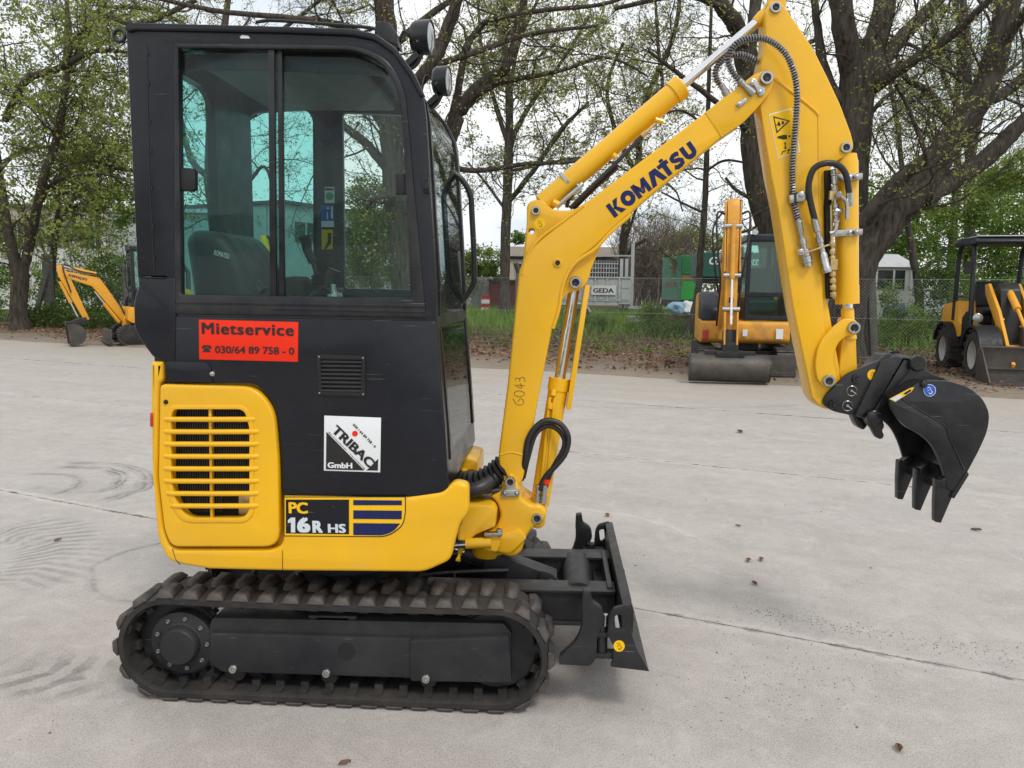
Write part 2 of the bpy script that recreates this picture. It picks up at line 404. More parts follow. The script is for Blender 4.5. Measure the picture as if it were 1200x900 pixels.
def concrete_material():
    m, t, b = mat_new('yard_concrete'); N, L = t.nodes.new, t.links.new
    g = N('ShaderNodeNewGeometry'); pos = g.outputs['Position']
    def noise(scale, detail=6, rough=.6, vec=None, dist=0):
        n = N('ShaderNodeTexNoise'); n.inputs['Scale'].default_value = scale; n.inputs['Detail'].default_value = detail; n.inputs['Roughness'].default_value = rough; n.inputs['Distortion'].default_value = dist
        L(vec or pos, n.inputs['Vector']); return n.outputs['Fac']
    def mrange(v, a, b_, c=0, d=1):
        n = N('ShaderNodeMapRange'); n.clamp = True
        for k, x in zip(('From Min', 'From Max', 'To Min', 'To Max'), (a, b_, c, d)): n.inputs[k].default_value = x
        L(v, n.inputs['Value']); return n.outputs['Result']
    def mth(op, a, b_=None, c=None):
        n = N('ShaderNodeMath'); n.operation = op
        for k, x in enumerate((a, b_, c)):
            if x is None: continue
            if isinstance(x, (int, float)): n.inputs[k].default_value = x
            else: L(x, n.inputs[k])
        return n.outputs[0]
    def mix(f, a, b_, blend='MIX'):
        n = N('ShaderNodeMix'); n.data_type = 'RGBA'; n.blend_type = blend
        for k, x in (('Factor', f), ('A', a), ('B', b_)):
            if isinstance(x, (int, float)): n.inputs[k].default_value = x
            elif isinstance(x, tuple): n.inputs[k].default_value = x + (1,)
            else: L(x, n.inputs[k])
        return n.outputs['Result']
    mp = N('ShaderNodeMapping'); mp.vector_type = 'TEXTURE'; mp.inputs['Rotation'].default_value = (0, 0, -GA); mp.inputs['Scale'].default_value = (5.0, .55, 1); L(pos, mp.inputs['Vector'])
    streak = noise(1.1, 8, .62, mp.outputs['Vector'], .3)
    blot = noise(7, 9, .75, dist=.8); big = noise(.35, 6, .6); mid = noise(2.2, 8, .68, dist=.4); fine = noise(38, 6, .7); vfine = noise(170, 3, .6)
    c = mix(mrange(mid, .36, .66), (.365, .325, .292), (.475, .432, .395))
    c = mix(mrange(big, .35, .68, 0, .55), c, (.335, .322, .305))
    c = mix(mrange(streak, .50, .74, 0, .42), c, (.56, .53, .50))
    c = mix(mrange(streak, .46, .30, 0, .42), c, (.26, .245, .235))
    c = mix(mrange(fine, .52, .72, 0, .22), c, (.21, .195, .18))
    c = mix(mrange(vfine, .42, .60, 0, .5), c, (.54, .50, .465))
    c = mix(mrange(vfine, .50, .36, 0, .5), c, (.22, .20, .19))
    c = mix(mrange(blot, .50, .68, 0, .32), c, (.26, .245, .23)); c = mix(mrange(blot, .47, .34, 0, .35), c, (.56, .53, .50))
    # pitted white worn patches
    v = N('ShaderNodeTexVoronoi'); v.inputs['Scale'].default_value = 26; L(pos, v.inputs['Vector'])
    spk = mrange(v.outputs['Distance'], .10, .05, 0, 1); spk = mth('MULTIPLY', spk, mrange(noise(3.1, 4), .55, .70))
    c = mix(mth('MULTIPLY', spk, .55), c, (.12, .11, .10))
    # per slab tone
    oi = N('ShaderNodeObjectInfo'); c = mix(mrange(oi.outputs['Random'], 0, 1, 0, .16), c, (.30, .29, .28))
    # pink brown dust towards the far edge
    sx = N('ShaderNodeSeparateXYZ'); L(pos, sx.inputs['Vector'])
    nn = mth('MULTIPLY_ADD', sx.outputs['Y'], math.cos(GA), mth('MULTIPLY', sx.outputs['X'], math.sin(GA)))
    far = mrange(mth('ADD', nn, mth('MULTIPLY', mid, 3.0)), 8.5, 13.0, 0, .75)
    c = mix(far, c, (.36, .315, .26))
    # tyre and track marks
    wob = mth('MULTIPLY_ADD', noise(1.7, 4, .6), .34, -.17)
    def arc(cx, cy, r, wd, st, a0=None, a1=None, lugs=0, sc=3.0, mk=(.10, .10, .105)):
        nonlocal c
        dx = mth('SUBTRACT', mth('ADD', sx.outputs['X'], wob), cx); dy = mth('SUBTRACT', sx.outputs['Y'], cy)
        d = mth('SQRT', mth('ADD', mth('MULTIPLY', dx, dx), mth('MULTIPLY', dy, dy)))
        e = mth('ABSOLUTE', mth('SUBTRACT', d, r)); k = mrange(e, wd, wd * .55)
        an = mth('ARCTAN2', dy, dx)
        if a0 is not None:
            k = mth('MULTIPLY', k, mrange(an, a0, a0 + .15)); k = mth('MULTIPLY', k, mrange(an, a1, a1 - .15))
        if lugs:
            s_ = mth('SINE', mth('MULTIPLY_ADD', an, lugs, mth('MULTIPLY', e, 30))); k = mth('MULTIPLY', k, mrange(s_, -.3, .4, .10, 1))
        else:
            s_ = mth('SINE', mth('MULTIPLY', d, 130)); k = mth('MULTIPLY', k, mrange(s_, -.5, .5, .35, 1))
        k = mth('MULTIPLY', k, mrange(noise(sc, 6, .65), .34, .54)); c = mix(mth('MULTIPLY', k, st), c, mk)
    for n0 in (-2.375, .925, 4.225, 7.525):               # chipped, gritty edges along the long joints
        e = mth('ABSOLUTE', mth('SUBTRACT', nn, n0)); e2 = mth('MULTIPLY_ADD', mth('SUBTRACT', noise(9, 6, .7), .5), .16, e)
        c = mix(mth('MULTIPLY', mrange(e2, .075, .02), mrange(noise(.8, 3), .42, .62, 0, .6)), c, (.53, .50, .46))
        c = mix(mth('MULTIPLY', mrange(e2, .016, .002), mrange(noise(1.3, 4), .40, .55, 0, .85)), c, (.10, .09, .075))
    for args in MARKS: arc(*args)
    for args in SCUFFS: arc(*args, mk=(.66, .635, .60))
    L(c, b.inputs['Base Color'])
    L(mrange(fine, .3, .7, .74, .92), b.inputs['Roughness']); b.inputs['Specular IOR Level'].default_value = .3
    h = mth('ADD', mth('MULTIPLY', fine, .5), mth('MULTIPLY', vfine, .35)); h = mth('ADD', h, mth('MULTIPLY', mid, 1.4)); h = mth('SUBTRACT', h, mth('MULTIPLY', spk, .8))
    bp = N('ShaderNodeBump'); bp.inputs['Strength'].default_value = .55; bp.inputs['Distance'].default_value = .006; L(h, bp.inputs['Height']); L(bp.outputs['Normal'], b.inputs['Normal'])
    return m
def arc_from(pts, wd, st, lugs=0, sc=3.0):
    """circle through three ground points read off the picture"""
    (x1, y1), (x2, y2), (x3, y3) = [(lambda g: (g.x, g.y))(G(*p)) for p in pts]
    D = 2 * (x1 * (y2 - y3) + x2 * (y3 - y1) + x3 * (y1 - y2))
    ux = ((x1**2 + y1**2) * (y2 - y3) + (x2**2 + y2**2) * (y3 - y1) + (x3**2 + y3**2) * (y1 - y2)) / D
    uy = ((x1**2 + y1**2) * (x3 - x2) + (x2**2 + y2**2) * (x1 - x3) + (x3**2 + y3**2) * (x2 - x1)) / D
    r = math.hypot(x1 - ux, y1 - uy); angs = [math.atan2(y - uy, x - ux) for x, y in ((x1, y1), (x2, y2), (x3, y3))]
    a0, a1 = min(angs), max(angs)
    if a1 - a0 > PI: a0, a1 = None, None
    return (ux, uy, r, wd, st, a0, a1, lugs, sc)
MARKS = [arc_from(((60, 548), (135, 552), (110, 578)), .075, .7), arc_from(((70, 543), (168, 552), (120, 588)), .07, .6), arc_from(((30, 556), (90, 560), (60, 580)), .05, .6),
         arc_from(((0, 590), (70, 598), (190, 612)), .17, .45, 130, 5), arc_from(((0, 618), (60, 630), (0, 690)), .32, .4, 60, 4),
         arc_from(((105, 690), (130, 655), (175, 640)), .035, .5), arc_from(((0, 775), (60, 790), (150, 800)), .20, .6, 90, 6),
         arc_from(((560, 470), (760, 478), (1000, 470)), .12, .22), arc_from(((30, 570), (100, 575), (190, 560)), .10, .35, 160, 6)]
SCUFFS = [arc_from(((600, 832), (700, 860), (840, 900)), .03, .5, 0, 6), arc_from(((640, 590), (740, 606), (853, 645)), .035, .22, 0, 6), arc_from(((0, 728), (70, 735), (160, 745)), .05, .6, 0, 5)]
ground_m = pbr('woodland_soil', (.10, .075, .05), .9, var=.35, scale=1.2, bump=.6, bscale=9, dust=(.06, .09, .025), damt=.5, dscale=.6)
me = np_mesh('ground', [(-700, -300, -.05), (700, -300, -.05), (700, 900, -.05), (-700, 900, -.05)], [(0, 1, 2, 3)], 4)
tag(link('ground', me, ground_m, None, 0), kind='structure')
yard_m = concrete_material()
joint_m = pbr('joint_grit', (.15, .135, .115), .9, var=.3, scale=25, bump=.5)
NE = 10.85
jv = [UN(-45, -12, -.012), UN(45, -12, -.012), UN(45, NE, -.012), UN(-45, NE, -.012)]
yard = tag(link('concrete_yard', np_mesh('concrete_yard', jv, [(0, 1, 2, 3)], 4), joint_m, None, 0), kind='structure')
rows = [(-12.0, -9.0), (-9.0, -5.675), (-5.675, -2.375), (-2.375, .925), (.925, 4.225), (4.225, 7.525), (7.525, NE)]
rs_ = random.Random(3)
for ri, (n0, n1) in enumerate(rows):
    off = (0, 3, 5.5, 4.2, 3.05, 7.5, -4.0)[ri]
    for k in range(-4, 4):
        u0 = off + k * 12.4; u1 = u0 + 12.4; g_ = .0045
        def edge(a, b, m_=14):                         # slightly ragged arris
            o = []
            for i in range(m_):
                t = i / m_; o.append((a[0] + (b[0] - a[0]) * t + rs_.uniform(-.003, .003), a[1] + (b[1] - a[1]) * t + rs_.uniform(-.003, .003)))
            return o
        c4 = [(u0 + g_, n0 + g_), (u1 - g_, n0 + g_), (u1 - g_, n1 - g_), (u0 + g_, n1 - g_)]
        o = edge(c4[0], c4[1]) + edge(c4[1], c4[2], 6) + edge(c4[2], c4[3]) + edge(c4[3], c4[0], 6)
        zt = rs_.uniform(-.0015, .0015); n_ = len(o)
        V = [UN(a, b, zt) for a, b in o] + [UN(a, b, -.03) for a, b in o]
        cx_, cy_ = (u0 + u1) / 2, (n0 + n1) / 2
        mb = MB(); mb.add(V, [tuple(range(n_))] + [(i, i + n_, (i + 1) % n_ + n_, (i + 1) % n_) for i in range(n_)])
        mb.build('concrete_slab', yard_m, yard, smooth=0)

# dirt and leaf litter verge, then grass: one gently bumpy sheet
from mathutils import noise as mn
def verge_h(u, n):
    e = n - NE
    h = .02 + .05 * min(1, max(0, e) / 1.5) + .05 * mn.noise(Vector((u * .5, n * .6, 0))) * min(1, max(0, e)) + .018 * mn.noise(Vector((u * 2.7, n * 2.7, 3))) * min(1, max(0, e * 2))
    return h
def verge_mat():
    m, t, b = mat_new('verge_soil'); N, L = t.nodes.new, t.links.new
    g = N('ShaderNodeNewGeometry'); sx = N('ShaderNodeSeparateXYZ'); L(g.outputs['Position'], sx.inputs['Vector'])
    a = N('ShaderNodeMath'); a.operation = 'MULTIPLY'; a.inputs[1].default_value = math.sin(GA); L(sx.outputs['X'], a.inputs[0])
    nn = N('ShaderNodeMath'); nn.operation = 'MULTIPLY_ADD'; nn.inputs[1].default_value = math.cos(GA); L(sx.outputs['Y'], nn.inputs[0]); L(a.outputs[0], nn.inputs[2])
    n1 = N('ShaderNodeTexNoise'); n1.inputs['Scale'].default_value = .9; n1.inputs['Detail'].default_value = 9; n1.inputs['Roughness'].default_value = .7; L(g.outputs['Position'], n1.inputs['Vector'])
    s = N('ShaderNodeMath'); s.operation = 'MULTIPLY_ADD'; s.inputs[1].default_value = 4.5; L(n1.outputs['Fac'], s.inputs[0]); L(nn.outputs[0], s.inputs[2])
    r = N('ShaderNodeMapRange'); r.inputs['From Min'].default_value = 12.8; r.inputs['From Max'].default_value = 25; L(s.outputs[0], r.inputs['Value'])
    cr = N('ShaderNodeValToRGB'); L(r.outputs['Result'], cr.inputs['Fac'])
    e = cr.color_ramp.elements; e[0].position = 0; e[0].color = (.27, .215, .155, 1); e[1].position = 1; e[1].color = (.05, .085, .02, 1)
    for p, c in ((.2, (.17, .12, .08, 1)), (.5, (.10, .065, .04, 1)), (.78, (.07, .075, .03, 1))): x = e.new(p); x.color = c
    n2 = N('ShaderNodeTexNoise'); n2.inputs['Scale'].default_value = 14; n2.inputs['Detail'].default_value = 6; n2.inputs['Roughness'].default_value = .75; L(g.outputs['Position'], n2.inputs['Vector'])
    mx = N('ShaderNodeMix'); mx.data_type = 'RGBA'; mx.blend_type = 'OVERLAY'; mx.inputs['Factor'].default_value = .8; L(cr.outputs['Color'], mx.inputs['A']); L(n2.outputs['Color'], mx.inputs['B'])
    hs = N('ShaderNodeHueSaturation'); hs.inputs['Saturation'].default_value = .8; L(mx.outputs['Result'], hs.inputs['Color'])
    L(hs.outputs['Color'], b.inputs['Base Color']); b.inputs['Roughness'].default_value = .95; b.inputs['Specular IOR Level'].default_value = .15
    bp = N('ShaderNodeBump'); bp.inputs['Strength'].default_value = .9; bp.inputs['Distance'].default_value = .03; L(n2.outputs['Fac'], bp.inputs['Height']); L(bp.outputs['Normal'], b.inputs['Normal'])
    return m
us = np.linspace(-42, 34, 190); ns = np.concatenate([np.linspace(NE - .06, 19, 55), np.linspace(19.5, 60, 40)])
V = []
for i, n_ in enumerate(ns):
    for u_ in us:
        nn_ = n_ + (.13 * mn.noise(Vector((u_ * .9, 7, 0))) + .05 * mn.noise(Vector((u_ * 4.1, 3, 0))) if i == 0 else 0)
        V.append(UN(u_, nn_, .003 if i == 0 else verge_h(u_, n_)))
nu = len(us); Fq = [(i * nu + j, i * nu + j + 1, (i + 1) * nu + j + 1, (i + 1) * nu + j) for i in range(len(ns) - 1) for j in range(nu - 1)]
tag(link('verge', np_mesh('verge', V, Fq, 4), verge_mat(), None, 60), kind='structure')

# ------------------------------------------------------------------ small faces scattered: leaves, grass, litter
def quads_mesh(name, C, U, W_):
    """C centres (n,3), U, W_ half axes (n,3) -> mesh of quads, pointed like leaves"""
    n = len(C); V = np.empty((n, 4, 3), dtype=np.float32)
    V[:, 0] = C - U; V[:, 1] = C + W_ - U * .1; V[:, 2] = C + U; V[:, 3] = C - W_ - U * .1
    F_ = np.arange(n * 4, dtype=np.int32).reshape(n, 4)
    return np_mesh(name, V.reshape(-1, 3), F_, 4)
def rnd_dirs(n, flat=1.0):
    d = RNG.normal(size=(n, 3)); d[:, 2] *= flat; return d / np.linalg.norm(d, axis=1, keepdims=True)
def leaf_quads(name, C, size, flat=.7, asp=.55):
    n = len(C); U = rnd_dirs(n, flat); R_ = rnd_dirs(n, 1); W_ = np.cross(U, R_); W_ /= np.linalg.norm(W_, axis=1, keepdims=True) + 1e-9
    s = size * RNG.uniform(.6, 1.3, (n, 1)) * .5
    return quads_mesh(name, np.asarray(C), U * s, W_ * s * asp)
def leaf_mat(name, c0, c1, c2, trans=.35, rough=.55):
    m = bpy.data.materials.new(name); m.use_nodes = True; t = m.node_tree
    for n in list(t.nodes): t.nodes.remove(n)
    N, L = t.nodes.new, t.links.new
    o = N('ShaderNodeOutputMaterial'); g = N('ShaderNodeNewGeometry'); cr = N('ShaderNodeValToRGB')
    L(g.outputs['Random Per Island'], cr.inputs['Fac']); e = cr.color_ramp.elements
    e[0].color = c0 + (1,); e[1].color = c2 + (1,); x = e.new(.5); x.color = c1 + (1,)
    n1 = N('ShaderNodeTexNoise'); n1.inputs['Scale'].default_value = 1.1; L(g.outputs['Position'], n1.inputs['Vector'])
    mr = N('ShaderNodeMapRange'); mr.inputs['From Min'].default_value = .3; mr.inputs['From Max'].default_value = .7; mr.inputs['To Min'].default_value = .7; mr.inputs['To Max'].default_value = 1.3; L(n1.outputs['Fac'], mr.inputs['Value'])
    hs = N('ShaderNodeHueSaturation'); L(mr.outputs['Result'], hs.inputs['Value']); L(cr.outputs['Color'], hs.inputs['Color'])
    b = N('ShaderNodeBsdfPrincipled'); b.inputs['Roughness'].default_value = rough; b.inputs['Specular IOR Level'].default_value = .3
    tr = N('ShaderNodeBsdfTranslucent'); L(hs.outputs['Color'], b.inputs['Base Color']); L(hs.outputs['Color'], tr.inputs['Color'])
    mx = N('ShaderNodeMixShader'); mx.inputs['Fac'].default_value = trans; L(b.outputs[0], mx.inputs[1]); L(tr.outputs[0], mx.inputs[2]); L(mx.outputs[0], o.inputs['Surface'])
    return m
LM = dict(
    young=leaf_mat('young_oak_leaf', (.19, .23, .05), (.26, .31, .07), (.34, .38, .10), .5),
    olive=leaf_mat('olive_bud_leaf', (.21, .23, .06), (.28, .31, .08), (.38, .40, .12), .5),
    bush=leaf_mat('shrub_leaf', (.09, .16, .025), (.15, .25, .04), (.23, .34, .07), .45),
    dark=leaf_mat('dark_shrub_leaf', (.05, .09, .02), (.085, .15, .03), (.14, .21, .045), .35),
    pale=leaf_mat('pale_green_leaf', (.16, .22, .05), (.22, .30, .07), (.30, .38, .10), .5),
    litter=leaf_mat('dead_leaf', (.10, .05, .028), (.19, .105, .06), (.33, .22, .14), .1, .8),
    grass=leaf_mat('grass_blade', (.11, .19, .03), (.17, .28, .045), (.25, .36, .07), .4))
# litter
def scatter_un(n, u0, u1, n0, n1, clump=0.0):
    u = RNG.uniform(u0, u1, n); v = n0 + (n1 - n0) * RNG.random(n) ** .9
    return u, v
k = 60000; u, v = scatter_un(k, -27, 21, NE + .2, 24)
keep = np.array([mn.noise(Vector((a * .8, b * .8, 9))) + .9 * min(1, (b - NE) / 2.2) > RNG.random() * .9 for a, b in zip(u, v)])
u, v = u[keep], v[keep]
C = np.array([UN(a, b, verge_h(a, b) + RNG.uniform(.002, .03)) for a, b in zip(u, v)])
tag(link('leaf_litter', leaf_quads('leaf_litter', C, .085, .25), LM['litter'], None, 0), 'brown dead leaves covering the earth verge behind the concrete yard', 'leaf litter', kind='stuff')
# grass
k = 26000; u, v = scatter_un(k, -30, 24, 17.0, 38)
keep = np.array([mn.noise(Vector((a * .5, b * .5, 4))) * 1.2 + (b - 17.8) / 3.5 > RNG.random() for a, b in zip(u, v)])
u, v = u[keep], v[keep]; n = len(u)
H = RNG.uniform(.12, .38, n) * np.clip(1 + (v - 15) * .05, 1, 1.6)
base = np.array([UN(a, b, verge_h(a, b)) for a, b in zip(u, v)]); lean = RNG.normal(size=(n, 3)) * .25; lean[:, 2] = 1
U = lean * (H / 2)[:, None]; an = RNG.uniform(0, PI, n); W_ = np.stack([np.cos(an), np.sin(an), 0 * an], 1) * (.010 + .012 * (v - 14)[:, None] / 10)
tag(link('grass', quads_mesh('grass', base + U, U, W_), LM['grass'], None, 0), 'long fresh green grass growing under the trees behind the fence', 'grass', kind='stuff')
# scattered grit on the concrete
mb = MB(); rg = random.Random(5)
def grit(px, py, r):
    p = G(px, py); a = rg.random() * 6; V = [p + Vector((math.cos(a + i * 2.1) * r, math.sin(a + i * 2.1) * r, .001)) for i in range(3)] + [p + Vector((0, 0, r * .9))]
    mb.add(V, [(0, 1, 3), (1, 2, 3), (2, 0, 3)])
for i in range(330):
    grit(rg.gauss(930, 75), rg.gauss(775, 45), rg.uniform(.0015, .0042))
for i in range(150): grit(rg.uniform(650, 1190), rg.uniform(480, 890), rg.uniform(.0015, .0035) + (rg.random() < .06) * .004)
for i in range(70): grit(rg.uniform(0, 180), rg.uniform(480, 890), rg.uniform(.0015, .0035) + (rg.random() < .06) * .004)
for i in range(260):
    t = rg.random(); grit(861 + 339 * t, 714 + 61 * t + rg.gauss(-2, 2 + 5 * t), rg.uniform(.0015, .0045))
tag(mb.build('grit', pbr('grit', (.15, .125, .10), .9, var=.4, scale=50), None, smooth=0), 'dark grit and crumbs scattered over the pale concrete', 'grit', kind='stuff')
leafs = [(712, 605, 'curled reddish dead leaf on concrete just right of the dozer blade top', .05), (877, 658, 'left dead leaf of the close pair in the middle of the concrete', .045), (892, 657, 'right dead leaf of the close pair in the middle of the concrete', .045),
         (884, 685, 'single tan leaf lying just below the close pair of leaves', .04), (867, 507, 'brown bark piece on concrete in front of the parked excavator', .09), (1053, 879, 'thin tan twig leaf on concrete near the bottom right edge', .06), (1144, 622, 'dark curled leaf on concrete below the digging bucket', .05), (404, 896, 'tan leaf at the bottom edge below the rubber track', .05), (68, 634, 'black crumb of rubber on concrete left of the yellow engine door', .04), (865, 617, 'small dark leaf on concrete below the arm', .03)]
for (px, py, lb, s_) in leafs:
    s_ *= .62 if py < 800 else .40
    p = G(px, py); o_ = random.Random(px); a = o_.random() * 6
    R = Euler((0, 0, a)).to_matrix(); V = []
    for i, (x, w_) in enumerate(((-1, .02), (-.5, .42), (.1, .55), (.6, .3), (1.05, .02))):
        for s in (-1, 0, 1): V.append(p + R @ Vector((x * s_, s * w_ * s_, .004 + abs(s) * .35 * s_ + .10 * s_ * (i % 2))))
    Fs = [(i * 3 + j, i * 3 + j + 1, i * 3 + j + 4, i * 3 + j + 3) for i in range(4) for j in range(2)]
    mb = MB(); mb.add(V, Fs); o = mb.build('fallen_leaf', LM['litter'], None, smooth=60)
    tag(o, lb, 'leaf', 'dead leaves and crumbs lying singly on the concrete')
# ================================================================== THE LARGE EXCAVATOR IN FRONT
EX = thing('mini_excavator', 'large yellow and charcoal mini excavator with closed cab filling the foreground', 'excavator', (0, 0, 0))
def PP(px, py, y): q = P(px, py, y); return (q.x, q.z)
def pin(name, px, py, y, r, parent, m='steel', th=0.012, rin=0.5, cup=True):
    """round pin end with a sunk centre, on the face Y = y"""
    q = P(px, py, y); mb = MB()
    mb.lathe(q + Vector((0, 0.004, 0)), q + Vector((0, -1, 0)), [(0, r), (0.004 + th * .7, r), (0.004 + th, r * .9), (0.004 + th, r * (rin + .12)), (0.004 + th * .55, r * rin), (0.004 + th * .3, r * rin * .8)], 24)
    o = mb.build(name, Mt[m], parent)
    if r > .012 and rin > .3:
        mb = MB(); mb.lathe(q + Vector((0, -(0.004 + th) + .004, 0)), q + Vector((0, -1, 0)), [(0, r * rin * 1.02), (.0046, r * rin * 1.0), (.0046, r * .25), (.003, r * .15)], 18); mb.build('pin_bore_shade', Mt['frame'], o)  # dark disc in the hollow centre, its shade put into the colour
    return o
def bolt(px, py, y, r, parent, m='steel', name='bolt', h=0.006):
    q = P(px, py, y); mb = MB()
    mb.lathe(q + Vector((0, 0.002, 0)), q + Vector((0, -1, 0)), [(0, r * 1.35), (0.004, r * 1.35), (0.004, r), (0.004 + h * .8, r), (0.004 + h, r * .75)], 6 if m != 'steel' else 12)
    return mb.build(name, Mt[m], parent)

# ------------------------------------------------------------------ tracks
R_TR, ZR = 0.178, 0.205
XR, XF, ZF = P(134, 757, -.49).x + 0.200, P(646, 760, -.49).x - 0.200, 0.210
BT = 0.026
def track_path(s_):
    """centre line of the belt, s in 0..1 -> (x, z, angle of travel)"""
    Lf = XF - XR; C = PI * R_TR; T = 2 * Lf + 2 * C; d = s_ * T
    if d < Lf:                                         # along the ground, forwards
        return XR + d, ZR - R_TR + 0.0, 0.0
    d -= Lf
    if d < C:
        a = -PI / 2 + d / R_TR; return XF + R_TR * math.cos(a), ZR + R_TR * math.sin(a), a + PI / 2
    d -= C
    if d < Lf:
        sag = -0.006 * math.sin(PI * d / Lf)
        return XF - d, ZR + R_TR + sag, PI
    d -= Lf
    a = PI / 2 + d / R_TR; return XR + R_TR * math.cos(a), ZR + R_TR * math.sin(a), a + PI / 2
def make_track(yo, yi, label, rear_first):
    """yo = outer (towards its own side) edge, yi = inner edge"""
    s = 1 if yi > yo else -1
    n = 148; V = []; Fs = []
    ys = [0, 0.012, 0.22, 0.23]
    prof = [(0.0, -BT / 2 + .004), (0.0, BT / 2 - .004), (0.008, BT / 2), (0.222, BT / 2), (0.23, BT / 2 - .004), (0.23, -BT / 2 + .004), (0.222, -BT / 2), (0.008, -BT / 2)]
    for i in range(n):
        x, z, a = track_path(i / n); nx, nz = math.sin(a), -math.cos(a)
        for (yy, t) in prof: V.append((x + nx * t, yo + s * yy, z + nz * t))
    m = len(prof)
    for i in range(n):
        k = (i + 1) % n
        for j in range(m):
            l = (j + 1) % m; Fs.append((i * m + j, i * m + l, k * m + l, k * m + j))
    mb = MB(); mb.add(V, Fs)
    tr = mb.build('track', Mt['rubber'], EX, smooth=50)
    if label: tr['label'] = label
    # ground lugs, two staggered rows
    NP = 38
    proto = {}
    for row in (0, 1):
        wy = 0.118
        b0, b1, h = 0.036, 0.019, 0.026
        mb = MB()
        y0, y1 = (-0.004, wy) if row == 0 else (0.23 - wy, 0.234)
        t0, t1 = (y0 + 0.012, y1 - 0.022) if row == 0 else (y0 + 0.022, y1 - 0.012)
        V = [(-b0, s * y0, 0), (b0, s * y0, 0), (b0 * .62, s * y1, 0), (-b0 * .62, s * y1, 0),
             (-b1, s * t0, -h), (b1, s * t0, -h), (b1 * .9, s * t1, -h), (-b1 * .9, s * t1, -h)]
        if row == 1:
            V = [(-b0 * .62, s * y0, 0), (b0 * .62, s * y0, 0), (b0, s * y1, 0), (-b0, s * y1, 0),
                 (-b1 * .9, s * t0, -h), (b1 * .9, s * t0, -h), (b1, s * t1, -h), (-b1, s * t1, -h)]
        mb.add(V, [(0, 1, 2, 3), (7, 6, 5, 4), (0, 4, 5, 1), (1, 5, 6, 2), (2, 6, 7, 3), (3, 7, 4, 0)])
        o = mb.build('tread_lug', Mt['lug'], tr, bevel=0.0045, seg=1)
        proto[row] = o
        for i in range(NP):
            x, z, a = track_path(((i + 0.5 * row) / NP) % 1.0)
            q = o if i == 0 else o.copy()
            if i: COL.objects.link(q)
            nx, nz = math.sin(a), -math.cos(a)
            q.location = (x + nx * (BT / 2 - .002), yo, z + nz * (BT / 2 - .002))
            q.rotation_euler = (0, -a, 0)
    # inner guide teeth, one piece
    mb = MB()
    for i in range(NP):
        x, z, a = track_path(((i + 0.25) / NP) % 1.0); nx, nz = math.sin(a), -math.cos(a)
        R = Euler((0, -a, 0)).to_matrix()
        for yy in (0.07, 0.16):
            mb.box((x - nx * (BT / 2 + .012), yo + s * yy, z - nz * (BT / 2 + .012)), (0.03, 0.024, 0.028), R)
        mb.box((x - nx * (BT / 2 + .003), yo + s * .115, z - nz * (BT / 2 + .003)), (0.035, 0.19, 0.008), R)
    g = mb.build('guide_teeth', Mt['rubber'], tr, smooth=0); g['kind'] = 'stuff'
    # frame
    c = yo + s * 0.115
    def yv(t): return yo + s * t
    fr = MB()
    def pr(o, a, b):
        fr.prism([PP(u, v, -.46) for u, v in fillet(o, 3, 3)], yv(a), yv(b))
    pr([(243, 737), (247, 726), (590, 733), (599, 744), (599, 800), (480, 797), (258, 790), (243, 778)], .045, .185)
    f = fr.build('track_frame', Mt['frame'], tr, bevel=.004)
    fr = MB(); pr([(246, 742), (482, 748), (482, 794), (262, 787), (247, 778)], .028, .05)
    fr.build('side_plate', Mt['frame'], tr, bevel=.004)
    fr = MB(); pr([(481, 749), (597, 744), (600, 798), (482, 796)], .016, .05)
    fr.build('side_plate', Mt['frame'], tr, bevel=.004)
    fr = MB(); pr([(368, 726), (408, 727), (404, 743), (372, 742)], .05, .12); pr([(358, 724), (418, 725), (414, 730), (362, 729)], .05, .14)
    fr.build('top_skid', Mt['frame'], tr, bevel=.002)
    # flat dark discs painted for the shade in the holes; bolts
    def face(u, v, t, r, m, name, n=16, h=.006):
        q = P(u, v, -.46); q = Vector((q.x, yv(t), q.z)); mb = MB()
        mb.lathe(q, q + Vector((0, -s, 0)), [(0, r), (h * .7, r), (h, r * .8), (h, r * .4), (h * .6, r * .3)], n); return mb.build(name, Mt[m], tr)
    q = P(406, 763, -.46); hb = MB()
    hb.lathe(Vector((q.x, yv(.0285), q.z)), Vector((q.x, yv(.0275), q.z)), [(0, .033), (.0012, .033)], 20)
    hb.build('access_hole_shade', Mt['dark'], tr)
    for u, v in ((274, 783), (383, 788)): face(u, v, .030, .017, 'steel', 'roller_bolt', h=.014)
    face(500, 793, .020, .017, 'steel', 'roller_bolt', h=.014)
    for u, v in ((461, 789), (471, 790), (563, 790)): face(u, v, .0165 if u > 482 else .029, .005, 'dark', 'small_hole_shade', 8, .001)
    # bottom rollers
    for u in (274, 383, 500):
        q = P(u, 795, -.46); mb = MB()
        mb.cyl((q.x, yv(.06), ZR - R_TR + .062), (q.x, yv(.17), ZR - R_TR + .062), .032, 20); mb.build('roller', Mt['frame'], tr)
    # rear drive: sprocket + hub
    mb = MB(); mb.lathe((XR, yv(.095), ZR), (XR, yv(.135), ZR), [(0, .150), (.04, .150)], 40)
    for i in range(19):
        a = 2 * PI * i / 19; R = Euler((0, -a, 0)).to_matrix()
        mb.box((XR + .152 * math.cos(a), c, ZR + .152 * math.sin(a)), (.03, .036, .022), R)
    mb.build('sprocket', Mt['frame'], tr, smooth=30)
    mb = MB(); mb.lathe((XR + .03, yv(.10), ZR), (XR + .03, yv(.0), ZR), [(0, .118), (.05, .118), (.052, .112), (.052, .078), (.056, .072), (.085, .070), (.092, .064), (.092, 0.0)], 36)
    hub = mb.build('drive_hub', Mt['frame'], tr)
